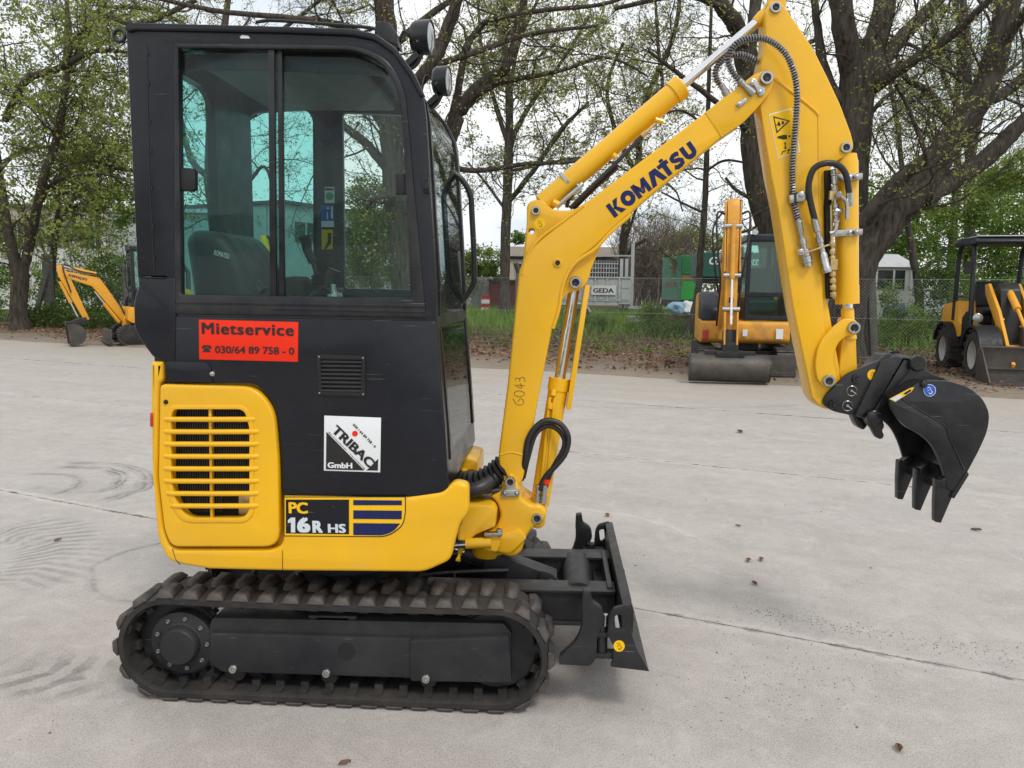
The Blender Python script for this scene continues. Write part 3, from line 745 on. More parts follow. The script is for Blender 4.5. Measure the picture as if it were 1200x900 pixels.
    for k in range(9):
        a = math.radians(-80 + k * 40); q = Vector((XR + .03 + .096 * math.cos(a), yv(.048), ZR + .096 * math.sin(a)))
        mb = MB(); mb.lathe(q, q + Vector((0, -s, 0)), [(0, .009), (.005, .009), (.007, .006), (.004, .003)], 10)
        mb.build('hub_bolt', Mt['galvb'], tr)
    # front idler
    mb = MB()
    mb.lathe((XF, yv(.075), ZF), (XF, yv(.155), ZF), [(0, .118), (.0, .142), (.02, .142), (.02, .155), (.06, .155), (.06, .142), (.08, .142), (.08, .118)], 40)
    mb.lathe((XF, yv(.09), ZF), (XF, yv(.14), ZF), [(0, .12), (.05, .12)], 40)
    mb.lathe((XF, yv(.06), ZF), (XF, yv(.09), ZF), [(0, .05), (.03, .06)], 24)
    for k in range(6):
        a = k * PI / 3; mb.bar((XF + .05 * math.cos(a), yv(.085), ZF + .05 * math.sin(a)), (XF + .125 * math.cos(a), yv(.085), ZF + .125 * math.sin(a)), .012, .012, (0, 1, 0))
    mb.build('idler_wheel', Mt['frame'], tr)
    return tr
make_track(-.49, -.26, None, True)
make_track(.49, .26, None, True)

# ------------------------------------------------------------------ car body between the tracks, swing ring
mb = MB()
mb.box((-.02, 0, .235), (.62, .46, .12)); mb.box((.02, 0, .33), (.40, .34, .08))
for sx in (-.22, .24):
    for sy in (-1, 1): mb.box((sx, sy * .25, .235), (.10, .16, .10))
mb.build('undercarriage_frame', Mt['frame'], EX, bevel=.01)
mb = MB(); mb.lathe((-.05, 0, .36), (-.05, 0, .52), [(0, .23), (.05, .23), (.05, .26), (.10, .26), (.10, .30), (.16, .30)], 48)
mb.build('swing_bearing', Mt['frame'], EX)
mb = MB()
for k, (a, b) in enumerate((((276, 690), (300, 668)), ((330, 700), (352, 672)), ((341, 700), (360, 672)))):
    pa, pb = P(*a, -.18), P(*b, -.18); mb.tube([pa, (pa + pb) / 2 + Vector((.02, 0, 0)), pb], .011, 8, 4)
mb.build('drive_hose', Mt['hose'], EX)

# ------------------------------------------------------------------ yellow revolving frame
YB = -.49
core = [(178, 432), (300, 432), (345, 560), (478, 584), (508, 583), (510, 600), (508, 660), (497, 668), (331, 666), (245, 664), (211, 659), (199, 654), (187, 634), (184, 600), (179, 470)]
px_plate('revolving_frame', core, -.435, .47, Mt['yellow'], EX, bev=.012, r=8, yp=YB)
px_plate('frame_nose', [(500, 600), (534, 596), (536, 625), (524, 650), (500, 660)], -.40, .40, Mt['frame'], EX, bev=.006, yp=YB)
door_o = [(189, 450, 6), (300, 453, 26), (322, 480, 16), (327, 540, 16), (328, 640, 18), (202, 640, 10), (194, 620, 8), (187, 560, 8)]
def grow_o(o, d):
    c = (sum(p[0] for p in o) / len(o), sum(p[1] for p in o) / len(o))
    return [(p[0] + d * (1 if p[0] > c[0] else -1), p[1] + d * (1 if p[1] > c[1] else -1)) + tuple(p[2:]) for p in o]
skin = [(176, 424, 3), (190, 424, 2), (190, 446, 3), (186, 450, 3), (184, 560, 6), (191, 621, 8), (200, 644, 10), (331, 644, 16), (332, 581), (478, 583), (519, 577, 6), (532, 564, 6), (549, 568, 6), (549, 602, 8), (539, 614, 6), (533, 634, 4), (528, 657, 8), (497, 671, 10), (331, 669.5), (245, 667.5), (211, 662, 8), (196, 657, 8), (184, 634, 12), (181, 600, 10), (177, 540, 8), (176, 470, 3)]
px_plate('side_skirt', skin, YB, -.43, Mt['yellow'], EX, bev=.014, seg=4, r=0)
# dark seam between the rear curve and the skirt
mb = MB(); s0 = smooth_path([P(202, 643, -.4895), P(206, 655, -.4895), P(211, 662, -.4895)], 4); mb.tube(s0, .0014, 5, 1); mb.tube([P(331, 645, -.491), P(331, 669, -.491)], .0010, 5, 1)
mb.build('panel_seam', Mt['dark'], EX)
# fuel / radiator behind the door
px_plate('radiator', [(196, 470), (300, 470), (300, 612), (196, 612)], -.452, -.44, Mt['dark'], EX, bev=.001, yp=YB)
mb = MB()
for k in range(34):
    x = 201 + k * 2.8
    if x > 292: break
    lo = 600 if x < 262 else 577
    a = P(x, 477, -.456); b = P(x, lo, -.456); mb.bar(a, b, .006, .0035, (1, 0, 0))
rf = mb.build('radiator_fins', Mt['rad'], EX, smooth=0); rf['kind'] = 'stuff'
px_plate('inner_bracket', [(276, 581), (296, 581), (296, 606), (276, 606)], -.462, -.45, Mt['brass'], EX, bev=.001, yp=YB)
gh = fillet([(206, 479, 6), (288, 479, 8), (294, 500, 4), (294, 598, 8), (286, 606, 6), (222, 606, 10), (208, 585, 8), (203, 560, 5), (203, 486, 4)], 4)
door = px_plate('engine_door', door_o, YB - .012, -.462, Mt['yellow'], EX, holes=[gh], bev=.009, seg=4, yp=YB)
# pressed rim round the grille
rim_o = fillet([(199, 474, 8), (292, 474, 12), (299, 500, 6), (299, 602, 12), (290, 611, 8), (216, 611, 12), (202, 590, 8), (198, 560, 5)], 6)
rim = px_plate('grille_rim', rim_o, YB - .0165, YB - .010, Mt['yellow'], door, holes=[gh], bev=.0028, yp=YB, seg=3)
for k in range(8):
    yy = 491 + k * 14.45
    x0 = 199.5 if k < 6 else (202 if k == 6 else 206)
    x1 = 292.5 if k == 0 else 296.5
    a = P(x0, yy, YB - .008); b = P(x1, yy, YB - .008)
    mb = MB(); mb.tube([a + Vector((0, .006, 0)), a + Vector((.006, -.006, 0)), b + Vector((-.006, -.006, 0)), b + Vector((0, .006, 0))], .0098, 10, 2)
    V = [Vector(v) for v in mb.v]
    zc = a.z
    mb.v = [(v.x, v.y, zc + (v.z - zc) * .95) for v in V]
    mb.build('slat', Mt['yellow'], door)
a = P(247, 478, YB + .004); b = P(249, 607, YB + .004); mb = MB(); mb.bar(a, b, .010, .018, (0, 1, 0)); mb.build('grille_mullion', Mt['yellow'], door, bevel=.003)
bolt(194.5, 471, YB - .012, .0065, door, 'plastic', 'door_lock', .006)
px_plate('rear_reflector', [(176.2, 484), (179, 484), (179, 500), (176.2, 500)], YB - .003, YB + .02, Mt['redrefl'], EX, bev=.001, yp=YB)
# model plate
pl = px_plate('model_decal', [(332.5, 582), (475.5, 582), (475.5, 600, 2), (473, 616, 10), (455, 629.5, 12), (333, 628.5)], YB - .0016, YB + .001, Mt['ink'], EX, bev=.0002)
YD = YB - .0016
flat_poly('yellow_field', [fillet([(333.6, 583), (474.4, 583), (474.4, 600), (472, 615, 10), (454, 628.3, 12), (333.8, 627.4)], 0)], YD, Mt['yprint'], pl)
flat_poly('black_field', [[(335, 585.5), (409, 585.5), (409, 626), (335, 625)]], YD - .0012, Mt['char'], pl)
flat_poly('blue_stripe', [[(414, 586), (471, 586.5), (471, 592), (414, 592)]], YD - .0012, Mt['navy'], pl)
flat_poly('blue_stripe', [[(414, 598), (471, 598.5), (470.6, 608.5), (414, 608)]], YD - .0012, Mt['navy'], pl)
flat_poly('blue_stripe', [fillet([(414, 613), (469, 613.5), (462, 622, 6), (450, 627.4, 6), (414, 627)], 0)], YD - .0012, Mt['navy'], pl)
px_text('lettering', 'PC', (338.5, 601.5), (361, 602), 13.2, YD - .0016, Mt['yprint'], pl, .035)
flat_poly('digit_one', [[(341, 606.5), (346, 606.5), (346, 624), (341, 624), (341, 612), (337.5, 613), (337.5, 609.5)]], YD - .0016, Mt['silver'], pl)
px_text('lettering', '6', (348.5, 624), (364, 624.2), 18, YD - .0016, Mt['silver'], pl, .05)
px_text('lettering', 'R', (366.5, 624.2), (378.5, 624.3), 14, YD - .0016, Mt['silver'], pl, .045)
px_text('lettering', 'HS', (384.5, 624.3), (405.5, 624.5), 10.5, YD - .0016, Mt['silver'], pl, .035)
bolt(391, 594, YD - .001, .006, pl, 'ink', 'plug', .002)

# ------------------------------------------------------------------ cab
cab = thing('cab', None, None); cab.parent = EX; cab.empty_display_size = .1
YC = -.476
side = [(147, 29, 3), (153, 26.5, 3), (326, 31), (412, 34, 8), (440, 40, 10), (463, 57, 12), (484, 86, 10), (496, 112, 8), (499, 135, 6), (511, 335, 6), (511, 376, 6), (526, 575, 5), (520, 580, 3), (507, 582.5, 3), (331, 582), (329.5, 551, 6), (327, 505, 10), (321, 474, 14), (300, 449, 8), (205, 449), (194, 449), (194, 424), (194, 324), (161, 324)]
win = fillet([(207, 54, 2), (418, 56, 20), (452, 72, 22), (470, 105, 18), (474, 140, 10), (481, 349, 3), (210, 345, 3)], 2)
px_plate('side_panel', side, YC, -.445, Mt['char'], cab, holes=[win], bev=.006, seg=3)
px_plate('roof_edge', [(145, 29), (154, 26), (326, 30.5), (412, 33.5), (440, 39), (464, 56), (485, 85), (497.5, 112), (492, 113), (480, 90), (460, 62), (437, 46), (411, 41), (326, 38), (156, 35), (147, 38)], YC - .012, YC + .02, Mt['char'], cab, bev=.005, r=5)
px_plate('rear_corner_panel', [(161, 324), (194, 325.5), (205.5, 325.5), (205.5, 370), (205.5, 430), (195, 424, 4), (180, 420, 6), (168, 404, 8), (157, 386, 8), (156, 352, 8), (162, 336, 4)], YC - .010, -.43, Mt['char'], cab, bev=.008, seg=3)
px_plate('lower_side_cover', [(205.5, 370.5), (501, 376), (511, 377), (526, 575, 5), (520, 580, 3), (507, 582.5), (331.5, 582), (329.5, 551, 6), (327, 505, 10), (321, 474, 14), (300, 449.5, 8), (200, 447.5), (194, 424), (205.5, 421)], YC - .006, YC + .01, Mt['char'], cab, bev=.004, seg=3)
px_plate('pillar_gusset', [(193, 423.5), (240, 424, 6), (247, 430, 6), (249, 448.5), (195, 448)], YC - .0105, YC - .004, Mt['char'], cab, bev=.002)
bolt(249, 438, YC - .006, .007, cab); 
for u, v in ((381, 408), (459, 410), (370, 476), (472, 480)): bolt(u, v, YC - .005, .003, cab, 'ink', 'screw', .002)
# raised weld seam on the rear pillar
mb = MB(); mb.tube([P(172, 52, YC - .001), P(175, 200, YC - .001), P(181, 322, YC - .001)], .0018, 6, 3)
for v in (60, 95, 140, 175, 218, 262, 300): mb.tube([P(172.5 + (v - 50) * .031, v, YC - .002), P(172.8 + (v - 50) * .031, v + 5, YC - .002)], .0032, 6, 1)
mb.tube([P(162, 324.5, YC - .011), P(194, 326, YC - .011)], .002, 6, 1)
mb.build('weld_seam', Mt['char'], cab)
px_plate('roof_chip', [(281, 43), (284, 41), (291, 42), (293, 45), (282, 45)], YC - .0012, YC, Mt['white'], cab, bev=.0002)
# roof, front skin, floor, back: swept across the cab
def sweep(name, pts, y0, y1, m, th, yp=YC, parent=cab, inward=1, smooth=50):
    p2 = [Vector((P(a, b, yp).x, P(a, b, yp).z)) for a, b in pts]
    outer = []; inner = []
    for i, p in enumerate(p2):
        d = (p2[min(i + 1, len(p2) - 1)] - p2[max(i - 1, 0)]).normalized()
        nrm = Vector((d.y, -d.x)) * inward
        outer.append((p.x, p.y)); inner.append((p.x + nrm.x * th, p.y + nrm.y * th))
    mb = MB(); n = len(p2)
    for i in range(n - 1):
        mb.prism([outer[i], outer[i + 1], inner[i + 1], inner[i]], y0, y1)
    # weld shared walls by building as one strip
    mb2 = MB(); V = []; Fs = []
    for y in (y0, y1):
        for k in range(n): V += [(outer[k][0], y, outer[k][1]), (inner[k][0], y, inner[k][1])]
    b = 2 * n
    for k in range(n - 1):
        o0, i0, o1, i1 = 2 * k, 2 * k + 1, 2 * k + 2, 2 * k + 3
        Fs += [(o0, o1, i1, i0), (b + o0, b + i0, b + i1, b + o1), (o0, b + o0, b + o1, o1), (i0, i1, b + i1, b + i0)]
    Fs += [(0, 1, b + 1, b), (2 * n - 2, b + 2 * n - 2, b + 2 * n - 1, 2 * n - 1)]
    mb2.add(V, Fs)
    return mb2.build(name, Mt[m], parent, smooth=smooth)
roofline = [(150, 31), (326, 34), (410, 37), (428, 41), (440, 45)]
sweep('roof', roofline, -.44, .42, 'char', .035)
sweep('roof', [(440, 45), (456, 55), (466, 68), (484, 93), (492, 112)], -.44, -.40, 'char', .03)
sweep('roof', [(440, 45), (456, 55), (466, 68), (484, 93), (492, 112)], .38, .42, 'char', .03)
q0 = P(215, 60, YC); q1 = P(405, 60, YC)
mb = MB(); mb.box(((q0.x + q1.x) / 2, -.0, P(300, 42, YC).z - .05), (q1.x - q0.x, .68, .03)); mb.build('roof_lining', Mt['lining'], cab, bevel=.012)
# front frame follows the curve of the nose
front_up = [(447, 49), (458, 58), (470, 74), (484, 95), (494, 116), (498, 140), (504, 230), (510, 335), (511, 374)]
front_lo = [(511.5, 384), (516, 440), (521, 500), (524, 545)]
sweep('windscreen', front_up, -.415, .385, 'fglass', .006)
sweep('lower_front_glass', front_lo, -.415, .385, 'fglass', .006)
for ya, yb in ((-.475, -.40), (.375, .42)):
    sweep('front_pillar', [(484, 92), (494, 114), (498.5, 140), (504.5, 230), (510.5, 335), (511.5, 376), (516.5, 440), (521.5, 500), (526, 574)], ya, yb, 'char', .05)
sweep('window_bar', [(511, 370), (512, 385)], -.43, .40, 'black', .03)
sweep('front_sill', [(524, 543), (526, 574)], -.43, .40, 'char', .04)
for ya, yb in ((-.412, -.382), (.352, .40)):
    sweep('windscreen_frame', [(486, 95), (496.5, 116), (500.5, 140), (506.5, 230), (512.5, 335), (513, 371)], ya, yb, 'black', .022)
    sweep('lower_glass_seal', [(513, 386), (518, 440), (523, 500), (526, 543)], ya, yb, 'black', .014)
mb = MB(); mb.tube([P(503, 205, -.30), P(507, 290, -.1), P(513, 335, -.02), P(516, 366, -.02)], .006, 8, 5); mb.tube([P(505, 200, -.33), P(512, 280, -.20), P(517, 350, -.18)], .004, 6, 5)
mb.build('wiper', Mt['plastic'], cab)
px_plate('door_hinge', [(494, 205), (502, 207), (503.5, 226), (496, 226)], YC - .012, YC, Mt['char'], cab, bev=.002)
for v in (211, 221): bolt(499 + (v - 211) * .06, v, YC - .012, .004, cab, 'char', 'hinge_bolt', .002)
# rear wall with its window
xr = P(165, 200, YC).x
def rearpt(px, py):
    d = ray(px, py); t = (xr - CAM[0]) / d[0]; return Vector(CAM + d * t)
zt, zs = P(300, 60, YC).z, P(300, 352, YC).z
ya = -.40; yb = rearpt(243, 200).y; ztop = rearpt(232, 104).z
mb = MB()
def rbox(y0, y1, z0, z1): mb.box((xr + .02, (y0 + y1) / 2, (z0 + z1) / 2), (.04, y1 - y0, z1 - z0))
rbox(-.44, ya, zs, zt); rbox(yb, .42, zs, zt + .08); rbox(ya, yb, ztop, zt + .08); rbox(ya, yb, zs - .3, zs - .0); rbox(-.44, ya, zs - .3, zs); rbox(yb, .42, zs - .3, zs)
mb.build('rear_wall', Mt['black'], cab)
mb = MB()      # rounded upper corners
for yy, sg in ((yb, -1), (ya, 1)):
    k = [(xr + .01, yy, ztop), (xr + .01, yy + sg * .10, ztop), (xr + .01, yy + sg * .03, ztop - .03), (xr + .01, yy, ztop - .10)]
    k2 = [(x + .02, y, z) for x, y, z in k]
    mb.add(k + k2, [(0, 1, 2, 3), (7, 6, 5, 4), (0, 4, 5, 1), (1, 5, 6, 2), (2, 6, 7, 3), (3, 7, 4, 0)])
mb.build('window_corner', Mt['black'], cab, smooth=0)
mb = MB(); mb.box((xr + .02, (ya + yb) / 2, (ztop + zs) / 2), (.005, yb - ya + .02, ztop - zs + .02)); mb.build('rear_window', Mt['tint'], cab)
# far side wall: holes read at the far wall itself
YF = .405
def far_plate(name, outl, holes, y0, y1, m, bev=.004):
    outs = [[PP(a, b, YC) for a, b in fillet(outl, 0)]] + [[PP(a, b, y0) for a, b in h] for h in holes]
    me = curve_mesh(name, outs, y1 - y0, bev, 2)
    n = len(me.vertices); co = np.zeros(n * 3, dtype=np.float32); me.vertices.foreach_get('co', co); co = co.reshape(-1, 3)
    V = np.stack([co[:, 0], (y0 + y1) / 2 - co[:, 2], co[:, 1]], 1).astype(np.float32); me.vertices.foreach_set('co', V.ravel()); me.update()
    return link(name, me, Mt[m], cab)
h1 = fillet([(286, 142, 16), (296, 132, 10), (358, 128, 14), (367, 138, 10), (368, 333, 4), (289, 330, 4)], 6)
h2 = fillet([(401, 132, 4), (500, 136, 14), (512, 160, 14), (522, 325, 6), (519, 340, 6), (404, 338, 4)], 4)
far_plate('far_side_wall', side, [h1, h2], YF, .435, 'black')
px_plate('far_window', [(280, 120), (374, 120), (374, 340), (284, 340)], .418, .422, Mt['tint'], cab, bev=.0005)
fw = [(284, 150, 14), (294, 131, 14), (359, 126.5, 16), (369, 138, 10), (370, 336), (287, 333)]
px_plate('window_rubber', fw, YF - .008, YF, Mt['plastic'], cab, holes=[h1], bev=.002, yp=YF)
# near side window: rubber frame, two sliding panes
fo = [(203.5, 50, 3), (419, 52.5, 22), (455, 69, 24), (474, 103, 18), (478, 140, 12), (499, 372.5, 3), (205, 368, 3)]
gl = fillet([(208.5, 56, 2), (417, 58, 22), (450, 74, 22), (467, 106, 18), (471, 140, 10), (483, 350, 3), (211.5, 345, 3)], 2)
px_plate('window_frame', fo, YC - .006, YC + .03, Mt['black'], cab, holes=[gl], bev=.004, seg=3)
for (o, yy, lb) in (([(209, 54), (329, 55), (331, 349), (211, 346)], YC + .012, None), ([(314, 55), (418, 56), (452, 72), (470, 104), (474, 140), (483, 350), (316, 348)], YC + .020, None)):
    px_plate('sliding_pane', o, yy, yy + .005, Mt['glass'], cab, bev=.0004, yp=YC)
px_plate('pane_edge', [(313.5, 54), (321, 54), (323.5, 349), (316, 348.5)], YC + .002, YC + .018, Mt['black'], cab, bev=.002, yp=YC)
px_plate('pane_edge', [(323.6, 54), (329, 54), (331.5, 349), (326, 349)], YC + .010, YC + .030, Mt['black'], cab, bev=.002, yp=YC)
px_plate('slide_rail', [(206, 352), (498, 357), (498, 361), (206, 356)], YC - .009, YC - .002, Mt['black'], cab, bev=.002)
px_plate('slide_rail', [(317, 360), (498, 364), (498, 367), (317, 363)], YC - .009, YC - .002, Mt['black'], cab, bev=.002)
px_plate('window_latch', [(210, 196), (225, 197), (228, 200), (228, 221), (224, 224), (210, 223)], YC + .002, YC + .03, Mt['plastic'], cab, bev=.004, yp=YC)
px_plate('window_latch', [(462, 203), (475, 203), (476, 227), (463, 227)], YC + .012, YC + .04, Mt['plastic'], cab, bev=.004, yp=YC)
# black band at the top of the window
px_plate('sun_visor', [(214, 58), (416, 60), (448, 76), (452, 84), (300, 78), (214, 77)], YC + .05, YC + .056, Mt['black'], cab, bev=.001, yp=YC)
# lower cab tub
zfl = P(300, 560, YC).z
qa = P(200, 352, YC); qb = P(500, 352, YC)
mb = MB(); mb.box((( xr + .06 + qb.x - .05) / 2, -.015, zfl + .02), (qb.x - .05 - xr - .06, .82, .04)); mb.build('floor_plate', Mt['black'], cab)
mb = MB(); mb.box((xr + .23, -.02, zfl + .27), (.34, .78, .46)); mb.build('seat_base', Mt['black'], cab, bevel=.02)
# vent on the side
vt = px_plate('air_vent', [(371, 415), (428, 417), (428.5, 465), (372, 463)], YC - .013, YC - .005, Mt['plastic'], cab, holes=[[(376, 421), (423, 422), (423, 460), (377, 458)]], bev=.002)
px_plate('vent_back', [(375, 420), (424, 421), (424, 461), (376, 459)], YC - .0075, YC - .0065, Mt['dark'], vt, bev=.0002)
for k in range(8):
    v = 424 + k * 4.8; a = P(376.5, v, YC - .011); b = P(423.5, v + .7, YC - .011); mb = MB(); mb.bar(a, b, .006, .008, (0, .45, 1)); mb.build('slat', Mt['plastic'], vt, bevel=.001, seg=1)
for u, v in ((374, 418), (425.5, 419.5), (374.5, 460.5), (425.8, 462)): bolt(u, v, YC - .013, .0022, vt, 'steel', 'screw', .001)

# ------------------------------------------------------------------ seat, levers and stickers inside
seat = px_plate('seat_backrest', [(213, 280, 8), (222, 268, 10), (257, 271, 16), (272, 288, 12), (286, 312, 12), (296, 352, 10), (302, 400, 10), (250, 420, 10), (228, 380, 10)], -.30, .12, Mt['seat'], cab, bev=.05, seg=5, r=6, yp=-.30)
px_plate('seat_cushion', [(228, 395, 8), (305, 380, 14), (372, 392, 14), (370, 420, 10), (240, 430, 8)], -.30, .14, Mt['seat'], cab, bev=.045, seg=4, yp=-.30)
px_text('lettering', 'KOMATSU', (250.5, 298.5), (268, 303.5), 6, -.302, Mt['silver'], cab, .03)
mb = MB(); mb.tube([P(270, 330, -.22), P(292, 333, -.2), P(305, 345, -.2)], .035, 10, 4); mb.build('armrest', Mt['seat'], cab)
px_plate('console', [(300, 330, 6), (350, 322, 10), (352, 380), (300, 380)], -.02, .16, Mt['plastic'], cab, bev=.02, yp=-.02)
def lever(px, py, px2, py2, y, bell):
    a = P(px, py, y); b = P(px2, py2, y); d = (b - a)
    lv = MB(); lv.tube([a, a + d * .5, b], .009, 8, 2); lv.tube([b - d * .5, b - d * .25 + Vector((-.006, 0, 0)), b - d * .1, b], [.017, .025], 12, 4)
    o = lv.build('control_lever', Mt['grip'], cab)
    bl = MB(); u = d.normalized(); L_ = bell
    prof = []
    for k in range(7):
        prof += [(k * L_ / 7, .062 - k * .006), (k * L_ / 7 + L_ / 14, .050 - k * .006)]
    bl.lathe(a - u * .02, a + u, prof, 16); bl.build('bellows', Mt['plastic'], o)
lever(376, 338, 357, 277, .12, .09)
lever(378, 350, 392, 316, -.22, .07)
lever(320, 345, 327, 328, .0, .05)
mb = MB(); mb.lathe(P(393, 360, -.25), P(391, 340, -.25), [(0, .035), (.05, .03), (.055, .012), (.085, .010)], 16); mb.build('pedal_knob', Mt['steel'], cab)
mb = MB(); mb.bar(P(250, 352, .3), P(400, 350, .3), .12, .1); mb.build('control_box', Mt['plastic'], cab, bevel=.01)
YS = YF - .0005
st = flat_poly('sticker', [[(380.5, 219), (392, 219), (392, 238), (380.5, 238)]], YS, Mt['white'], cab)
flat_poly('green_disc', [circ(386.2, 230, 4.6)], YS - .001, Mt['green'], st); flat_poly('black_bar', [[(381, 220.5), (391, 221), (391, 223), (381, 223)]], YS - .001, Mt['ink'], st)
st = flat_poly('sticker', [[(376, 241), (391.5, 241), (391.5, 266.5), (376, 266.5)]], YS, Mt['blue'], cab)
flat_poly('white_strip', [[(376.5, 259), (391.5, 259), (391.5, 266), (376.5, 266)], [(383, 243), (386, 243), (386, 245), (383, 245)], [(388, 242), (390, 242), (390, 256), (388, 256)], [(383, 248), (384, 248), (384, 257), (383, 257)]], YS - .001, Mt['white'], st)
st = flat_poly('sticker', [[(377, 269), (390, 269), (390, 292), (377, 292)]], YS, Mt['yprint'], cab)
flat_poly('dark_mark', [[(384, 273), (388.5, 273), (388, 285), (382, 292), (380, 291), (384, 283)]], YS - .001, Mt['ink'], st)

# ------------------------------------------------------------------ stickers on the side
YS = YC - .0065
rs = px_plate('rental_sticker', [(233, 374.5), (349.5, 377.5), (349, 424), (233.5, 421)], YS - .0006, YS + .0004, Mt['red'], cab, bev=.0001)
px_text('lettering', 'Mietservice', (236.5, 391.3), (344.5, 393.8), 13.5, YS - .001, Mt['ink'], rs, .028, space=1.12)
px_text('lettering', '030/64 89 758 - 0', (252, 413.8), (345, 415.8), 8.6, YS - .001, Mt['ink'], rs, .022)
flat_poly('phone_symbol', [fillet([(236.5, 406.5), (238, 404.5), (246, 404.6), (247.6, 406.7), (247.4, 409), (244.6, 408.8), (244.3, 406.8), (239.8, 406.6), (239.4, 408.6), (236.6, 408.5)], 0), [(239, 409.4), (240.6, 407.3), (243.3, 407.4), (245, 409.6), (247, 412.8), (237.2, 412.6)]], YS - .001, Mt['ink'], rs)
ts = px_plate('company_sticker', [(380, 487), (446.5, 489.5), (445.5, 553.5), (379.5, 551.5)], YS - .0006, YS + .0004, Mt['white'], cab, bev=.0001)
flat_poly('black_triangle', [[(382.5, 506), (427, 551.3), (382, 550)]], YS - .0010, Mt['ink'], ts)
flat_poly('black_triangle', [[(443.3, 537.5), (442.8, 551.5), (429.5, 551.3)]], YS - .0010, Mt['ink'], ts)
px_text('lettering', 'GmbH', (384, 548.2), (413, 549), 6.6, YS - .0016, Mt['white'], ts, .035)
px_text('lettering', 'TRIBAC', (387.6, 505.0), (433.0, 549.0), 11.0, YS - .0014, Mt['ink'], ts, .035)
flat_poly('red_dot', [circ(416.0, 508.2, 3.4)], YS - .0010, Mt['red'], ts)
px_text('lettering', '030 / 64 89 758 - 0', (413, 498), (439, 525), 3, YS - .0010, Mt['ink'], ts, .02)
px_text('lettering', 'Baumaschinen / Vermietung', (384.6, 507), (427, 550), 1.6, YS - .0010, Mt['ink'], ts, .0)

# ------------------------------------------------------------------ lamps, eye, handrail
def worklamp(px, py, y, r, dep):
    c = P(px, py, y); d = Vector((1, -.10, -.03)).normalized()
    mb = MB(); mb.lathe(c - d * dep * .5, c + d, [(0, r * .55), (.004, r * .8), (dep * .25, r * .96), (dep * .9, r), (dep, r), (dep, r * .90), (dep - .004, r * .88)], 32)
    o = mb.build('work_lamp', Mt['black'], cab)
    mb = MB(); e = c + d * dep * .5
    mb.lathe(e - d * .008, e + d, [(0, r * .9), (.004, r * .88), (.010, r * .6), (.013, .002)], 32); mb.build('lens', Mt['lens'], o)
    mb = MB(); z = Vector((0, 0, 1)); mb.tube([c + z * -r * .9, c + z * (-r - .03) + Vector((-.02, 0, 0)), c + z * (-r - .05) + Vector((-.05, 0, 0))], .010, 8, 3)
    mb.bar(c + Vector((-.01, -.0, -r * 1.0)), c + Vector((-.05, 0, -r * 1.0 - .035)), .05, .02); mb.tube([c + Vector((-dep * .5, 0, 0)), c + Vector((-dep * .5 - .03, 0, .02)), c + Vector((-dep * .5 - .05, 0, -.05))], .005, 6, 4)
    mb.build('lamp_bracket', Mt['black'], o)
worklamp(494, 44, -.27, .059, .072)
worklamp(517, 95, .16, .059, .065)
mb = MB(); q = P(140, 42, -.40); mb.lathe(P(448, 40, -.2), P(448, 20, -.2), [(0, .02), (.02, .02)], 8)
eye = MB(); eye.tube([q + Vector((math.cos(a) * .02, 0, math.sin(a) * .02)) for a in [k * PI / 8 for k in range(17)]], .006, 8, 1); eye.build('lifting_eye', Mt['frame'], cab)
px_plate('lamp_mount', [(441, 28, 2), (458, 29, 3), (466, 40, 3), (468, 56), (446, 48)], -.33, -.24, Mt['black'], cab, bev=.003, yp=-.3)
mb = MB(); mb.tube([P(300, 26, -.2), P(320, 24, -.2), P(380, 28, -.22), P(430, 32, -.26), P(446, 36, -.28)], .006, 6, 5); mb.build('lamp_cable', Mt['hose'], cab)
mb = MB(); yh = .30
mb.tube([P(526, 199, yh), P(541, 210, yh), P(551, 228, yh), P(553, 250, yh), P(556, 322, yh), P(551, 340, yh), P(538, 357, yh), P(531, 362, yh)], .0125, 12, 6); mb.build('grab_rail', Mt['black'], cab)
# ------------------------------------------------------------------ boom, arm, bucket
WB = .082                                         # half width of the boom box
def Bp(a, b): return (a, b)
YN = -WB
boom = px_plate('boom', [(598, 578, 10), (586, 562, 10), (584, 535, 6), (586, 518, 6), (595, 449), (608, 318, 6), (618, 294, 12), (660, 258, 16), (690, 235), (829, 130, 6), (850, 112), (862, 150, 4), (845, 162, 4), (767, 226, 8), (716, 270, 20), (697, 290, 14), (674, 306, 16), (660, 330, 14), (656, 358, 10), (646, 390), (631, 466), (618, 540, 6), (611, 568, 8)], YN, WB, Mt['yellow'], EX, bev=.010, seg=3)
px_plate('upper_ear', [(611, 320), (617, 262, 6), (617, 242, 8), (626, 233, 8), (636, 234, 8), (648, 246, 8), (672, 246, 8), (700, 228), (676, 262), (640, 300)], YN + .02, WB - .02, Mt['yellow'], boom, holes=[circ(622.5, 270.5, 3.4)], bev=.006, yp=YN)
px_plate('lower_ear', [(712, 268, 4), (704, 290, 8), (694, 312, 8), (690, 328, 6), (683, 338, 6), (665, 343, 8), (654, 360, 8), (648, 380, 8), (640, 360), (660, 300), (690, 280)], YN + .024, WB - .024, Mt['yellow'], boom, bev=.006, yp=YN)
px_plate('boom_tip', [(826, 132), (884, 87, 4), (897, 82, 7), (908, 92, 7), (903, 108, 6), (888, 126, 8), (871, 144, 6), (845, 161)], YN - .004, YN + .020, Mt['yellow'], boom, bev=.005, yp=YN)
px_plate('boom_tip', [(826, 132), (884, 87, 4), (897, 82, 7), (908, 92, 7), (903, 108, 6), (888, 126, 8), (871, 144, 6), (845, 161)], WB - .020, WB + .004, Mt['yellow'], boom, bev=.005, yp=YN)
def bead(path, r=.005, y=YN, par=boom):
    mb = MB(); mb.tube([P(a, b, y + r * .25) for a, b in path], r, 8, 5); mb.build('weld_ridge', Mt['yellow'], par)
